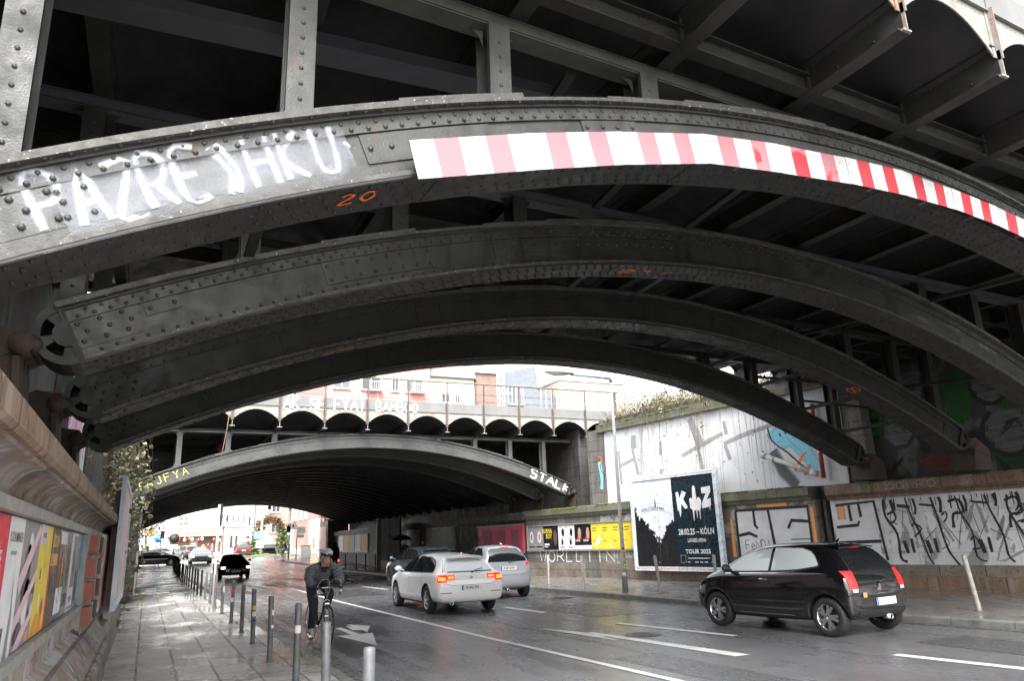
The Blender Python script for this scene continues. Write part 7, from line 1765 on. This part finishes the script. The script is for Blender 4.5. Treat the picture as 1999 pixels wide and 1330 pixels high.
for k in range(-3,4):
    m=MB();pts=[]
    for i in range(9):
        t=-1.25+2.5*i/8;pts.append(c0+Vector((.115*math.sin(k*.33)*math.cos(t)*1.0,.150*math.sin(t),.119*math.cos(t)*math.cos(k*.33)+.012)))
    m.tube(pts,.0105,6);m.build('helmet_rib',WHT,he)
m=MB();m.tube([(.085,.33,1.47),(.06,.37,1.40),(0,.375,1.355),(-.06,.37,1.40),(-.085,.33,1.47)],.005,5);m.build('chin_strap',HBK,he)
for s in(-1,1):
    m=MB();m.ball((s*.032,.402,1.440),.013,.008,.008,10,6);m.build('eye',PLK,CY);m=MB();m.ball((s*.092,.31,1.43),.012,.022,.03,8,6);m.build('ear',SKIN,CY)
m=MB();m.ball((0,.428,1.380),.022,.006,.005,10,5);m.build('mouth',plain('lips',(.35,.12,.1),.5),CY)
m=MB();m.ball((0,.27,1.42),.082,.07,.07,12,8);m.build('hair',HAIR,CY)
m=MB();m.ball((.13,-.13,.20),.06,.06,.055,10,6);m.build('neon_overshoe',plain('neon_yellow',(.75,.85,.08),.5),CY)
# --- pedestrians
def standing(loc,rz,label,coat,legs,hair,h=1.0,stride=.12,arms=((.22,.02,.78),(-.22,.02,.78)),group=None,hood=False,bag=None):
    J={'pelvis':(0,0,.93,.15),'waist':(0,0,1.08,.14),'chest':(0,.0,1.28,(.18,.13)),'upch':(0,-.01,1.42,(.12,.09)),'neck':(0,0,1.50,.056),'head':(0,.015,1.60,(.078,.09)),'crown':(0,.01,1.68,(.070,.082)),'jaw':(0,.045,1.55,.04),'nose':(0,.105,1.60,.013)}
    E_=[('pelvis','waist'),('waist','chest'),('chest','upch'),('upch','neck'),('neck','head'),('head','crown'),('head','jaw'),('head','nose')]
    for s,a in zip((1,-1),arms):
        sh=(s*.18,0,1.40);wr=a;el=(s*.24,(a[1])*.5-.04,(1.40+a[2])/2)
        d=(Vector(wr)-Vector(el)).normalized();ha=tuple(Vector(wr)+d*.07)
        limbs(J,E_,s,sh,el,wr,ha,(s*.10,0,.88),(s*.11,s*stride*.6+.02,.48),(s*.11,s*stride-.04,.09),(s*.12,s*stride+.12,.045),1.1,'upch')
    reg={'neck':2,'head':2,'crown':3,'jaw':2,'nose':2}
    for n in 'rl':
        reg.update({'hi'+n:1,'kn'+n:1,'an'+n:1,'to'+n:4,'pa'+n:2,'tb'+n:2,'tt'+n:2})
        for k in range(4): reg.update({'f%d%s'%(k,n):2,'g%d%s'%(k,n):2,'h%d%s'%(k,n):2})
    T=human('person',loc,rz,J,E_,reg,label,[coat,legs,SKIN if not hood else coat,hair if not hood else coat,DK],scale=h)
    m=MB();m.sm=True;rows=[[ (r*1.15*math.cos(a),r*.85*math.sin(a),z) for a in [2*PI*k/16 for k in range(17)]] for z,r in ((.62,.21),(.75,.20),(.95,.175),(1.12,.155))];m.grid(rows);m.build('coat_hem',coat,T)
    if hood: m=MB();m.ball((0,-.01,1.61),.115,.125,.14,12,8);m.build('hood',coat,T)
    return T
DC=cloth('dark_coat',(.02,.02,.023));NV=cloth('navy_coat',(.03,.035,.05));JE=cloth('blue_jeans',(.10,.14,.22))
P1=standing((11.98,54.0,.11),PI,'person in a long dark hooded coat standing behind the cyclist in the underpass',DC,TR,HAIR,1.03,hood=True)
m=MB();m.ball((-.24,.0,.55),.07,.07,.08,10,6);m.build('red_glow_ball',emis('red_glow',(1,.05,.03),1.2,(.7,.05,.04)),P1)  # red ball with its own emission
P2=standing((13.6,43.0,.11),.3,'person in a navy coat walking under the black umbrella',NV,TR,HAIR,1.0,arms=((.16,.22,1.15),(-.22,.02,.78)))
P3=standing((14.05,41.2,.11),.2,'dark dressed pedestrian walking beside the umbrella',DC,TR,plain('dark_hair',(.03,.025,.02),.7),1.02)
T=empty('umbrella',(13.45,43.2,.11),0,'open black umbrella held over a pedestrian in the underpass','umbrella');m=MB();m.cyl((0,0,1.15),(0,0,2.02),.012,n=8);m.build('shaft',CHROME,T)
m=MB();m.sm=True;rows=[]
for i in range(7):
    t=i/6;rows.append([(.62*math.sin(t*1.25)/math.sin(1.25)*math.cos(a)*(1-.05*abs(math.sin(4*a))*t),.62*math.sin(t*1.25)/math.sin(1.25)*math.sin(a)*(1-.05*abs(math.sin(4*a))*t),2.05-.30*(1-math.cos(t*1.25))/(1-math.cos(1.25))) for a in [2*PI*k/32 for k in range(33)]])
m.grid(rows);m.build('canopy',plain('umbrella_black',(.015,.015,.018),.5),T)
m=MB()
for k in range(8):
    a=2*PI*k/8;m.tube([(0,0,1.7),(.35*math.cos(a),.35*math.sin(a),1.93)],.004,4)
m.build('ribs',CHROME,T)
# far cyclist on the right
BC=(11.35,72.6,gz(72.6)+.005)
bicycle(BC,PI/2+.2,'white city bicycle ridden by the far cyclist',plain('bike_frame_white',(.75,.75,.75),.3),detail=False,bars='flat')
J={'pelvis':(0,-.28,1.05,.14),'waist':(0,-.20,1.20,.14),'chest':(0,-.10,1.38,(.17,.13)),'upch':(0,-.05,1.47,(.12,.09)),'neck':(0,-.02,1.56,.055),'head':(0,.02,1.65,(.078,.09)),'crown':(0,.01,1.73,(.07,.08)),'jaw':(0,.06,1.60,.04),'nose':(0,.11,1.65,.013)}
E_=[('pelvis','waist'),('waist','chest'),('chest','upch'),('upch','neck'),('neck','head'),('head','crown'),('head','jaw'),('head','nose')]
limbs(J,E_,1,(.18,-.04,1.44),(.26,.05,1.2),(.27,.22,1.05),(.28,.28,1.02),(.10,-.24,1.0),(.13,.1,.62),(.12,-.1,.21),(.12,.05,.16),1.05,'upch')
limbs(J,E_,-1,(-.18,-.04,1.44),(-.26,.05,1.2),(-.27,.22,1.05),(-.28,.28,1.02),(-.10,-.24,1.0),(-.13,.18,.86),(-.12,-.06,.54),(-.12,.1,.5),1.05,'upch')
reg={'head':2,'crown':3,'jaw':2,'nose':2,'neck':2}
for n in 'rl':
    reg.update({'hi'+n:1,'kn'+n:1,'an'+n:1,'to'+n:4,'pa'+n:2,'tb'+n:2,'tt'+n:2})
    for k in range(4): reg.update({'f%d%s'%(k,n):2,'g%d%s'%(k,n):2,'h%d%s'%(k,n):2})
human('person',BC,PI/2+.2,J,E_,reg,'far cyclist in a black jacket and light jeans crossing at the right',[DC,JE,SKIN,MATS['dark_hair'],SHOE])
# parked bicycles at the island
random.seed(4)
for k in range(5): bicycle((15.4+k*.75,97+U(-.5,.5),.86),U(-.5,.5)+.4,'bicycle parked in the jumbled row in front of the ivy arch',[CHROME,PAINT['silver'],BLACKP][k%3],detail=False,bars='flat',group='bicycles parked on the island')
# people and seats at the restaurant, people with pram by the white wall
CO=[cloth('beige_coat',(.45,.36,.26)),cloth('red_coat',(.45,.08,.06)),cloth('grey_coat',(.25,.26,.28)),DC]
for k,(u,lb) in enumerate(((399,'guest in a beige coat standing at the restaurant front'),(408,'guest in a red coat at the restaurant tables'),(416,'guest in a grey coat at the right end of the restaurant tables'))):
    standing((XF(u,113),112.6,.88),PI+k,lb,CO[k],TR,HAIR,1.0)
for k,u in enumerate((380,394,404,413)):
    T=empty('cafe_table',(XF(u,114),114.5,.87),0,'small wooden table outside the restaurant','table','tables outside the restaurant');m=MB();m.cyl((0,0,.72),(0,0,.75),.4,n=16);m.build('table_top',plain('table_wood',(.4,.24,.12),.6),T);m=MB();m.cyl((0,0,0),(0,0,.72),.03,n=8);m.cyl((0,0,0),(0,0,.03),.22,n=12);m.build('pedestal',BLACKP,T)
standing((XF(487,112),111.9,.88),PI/2,'person in a grey coat pushing a pram beside the white building',CO[2],TR,HAIR,1.0,arms=((.18,.35,1.0),(-.18,.35,1.0)))
T=empty('pram',(XF(477,112),111.9,.88),0,'dark pram pushed along the white building','pram')
m=MB();m.ball((0,0,.75),.42,.26,.24,14,8);m.build('carrycot',BLACKP,T)
for x in(-.35,.35):
    for y in(-.24,.24): m=MB();m.lathe([(.14,-.015),(.15,0),(.14,.015)],(x,y,.15),'y',16);m.build('wheel',RUBBER,T)
m=MB();m.tube([(-.35,-.2,.15),(.2,-.2,.7),(.75,-.2,1.0),(.75,.2,1.0),(.2,.2,.7),(-.35,.2,.15)],.015,6);m.build('chassis',CHROME,T)
T=empty('umbrella',(XF(487,112),111.7,.88),0,'white umbrella above the person with the pram','umbrella');m=MB();m.cyl((0,0,1.2),(0,0,2.2),.012,n=6);m.build('shaft',CHROME,T)
m=MB();m.sm=True;rows=[[(.6*t*math.cos(a),.6*t*math.sin(a),2.2-.28*t*t) for a in [2*PI*k/24 for k in range(25)]] for t in (0.01,.3,.6,.85,1)];m.grid(rows);m.build('canopy',WHF,T)
# ------------------------------------------------------------ camera, light
cx,cy=999.5,665.0
def setcam():
    f=1438.;th=.264;ro=.0352;u=286.;L=f/math.tan(th)
    zen=(cx-L*math.sin(ro),cy-L*math.cos(ro))
    up=Vector((zen[0]-cx,cy-zen[1],-f)).normalized()
    v=cy-(f*up[2]-(u-cx)*up[0])/up[1]
    d=Vector((u-cx,cy-v,-f)).normalized();r=d.cross(up)
    M=Matrix((r,d,up)).to_4x4()
    cam=bpy.data.cameras.new('camera');o=bpy.data.objects.new('camera',cam);COL.objects.link(o)
    M.translation=Vector((0,0,1.68));o.matrix_world=M
    cam.sensor_width=36;cam.lens=36*f/1999.;cam.clip_start=.05;cam.clip_end=3000
    scene.camera=o
setcam()
w=bpy.data.worlds.new('World');scene.world=w;w.use_nodes=True;nt=w.node_tree
bg=nt.nodes['Background'];sky=nt.nodes.new('ShaderNodeTexSky');sky.sky_type='NISHITA';sky.sun_disc=False
EL=math.radians(48);AZ=math.radians(200)
sky.sun_elevation=EL;sky.sun_rotation=AZ;sky.dust_density=4;sky.air_density=1;sky.ozone_density=1
hs=nt.nodes.new('ShaderNodeHueSaturation');hs.inputs['Saturation'].default_value=.12
nt.links.new(sky.outputs[0],hs.inputs['Color']);nt.links.new(hs.outputs[0],bg.inputs[0]);bg.inputs[1].default_value=.15
sl=bpy.data.lights.new('sun','SUN');sl.energy=1.0;sl.angle=math.radians(30);sl.color=(1,.98,.96)
so=bpy.data.objects.new('sun',sl);COL.objects.link(so)
dv=Vector((math.sin(AZ)*math.cos(EL),math.cos(AZ)*math.cos(EL),math.sin(EL)))
so.rotation_euler=dv.to_track_quat('Z','Y').to_euler()
scene.view_settings.view_transform='Standard';scene.view_settings.look='None';scene.view_settings.gamma=1
scene.view_settings.exposure=2.0
scene.cycles.max_bounces=10;scene.cycles.diffuse_bounces=5;scene.cycles.glossy_bounces=4;scene.cycles.transparent_max_bounces=16
scene.cycles.caustics_reflective=False;scene.cycles.caustics_refractive=False
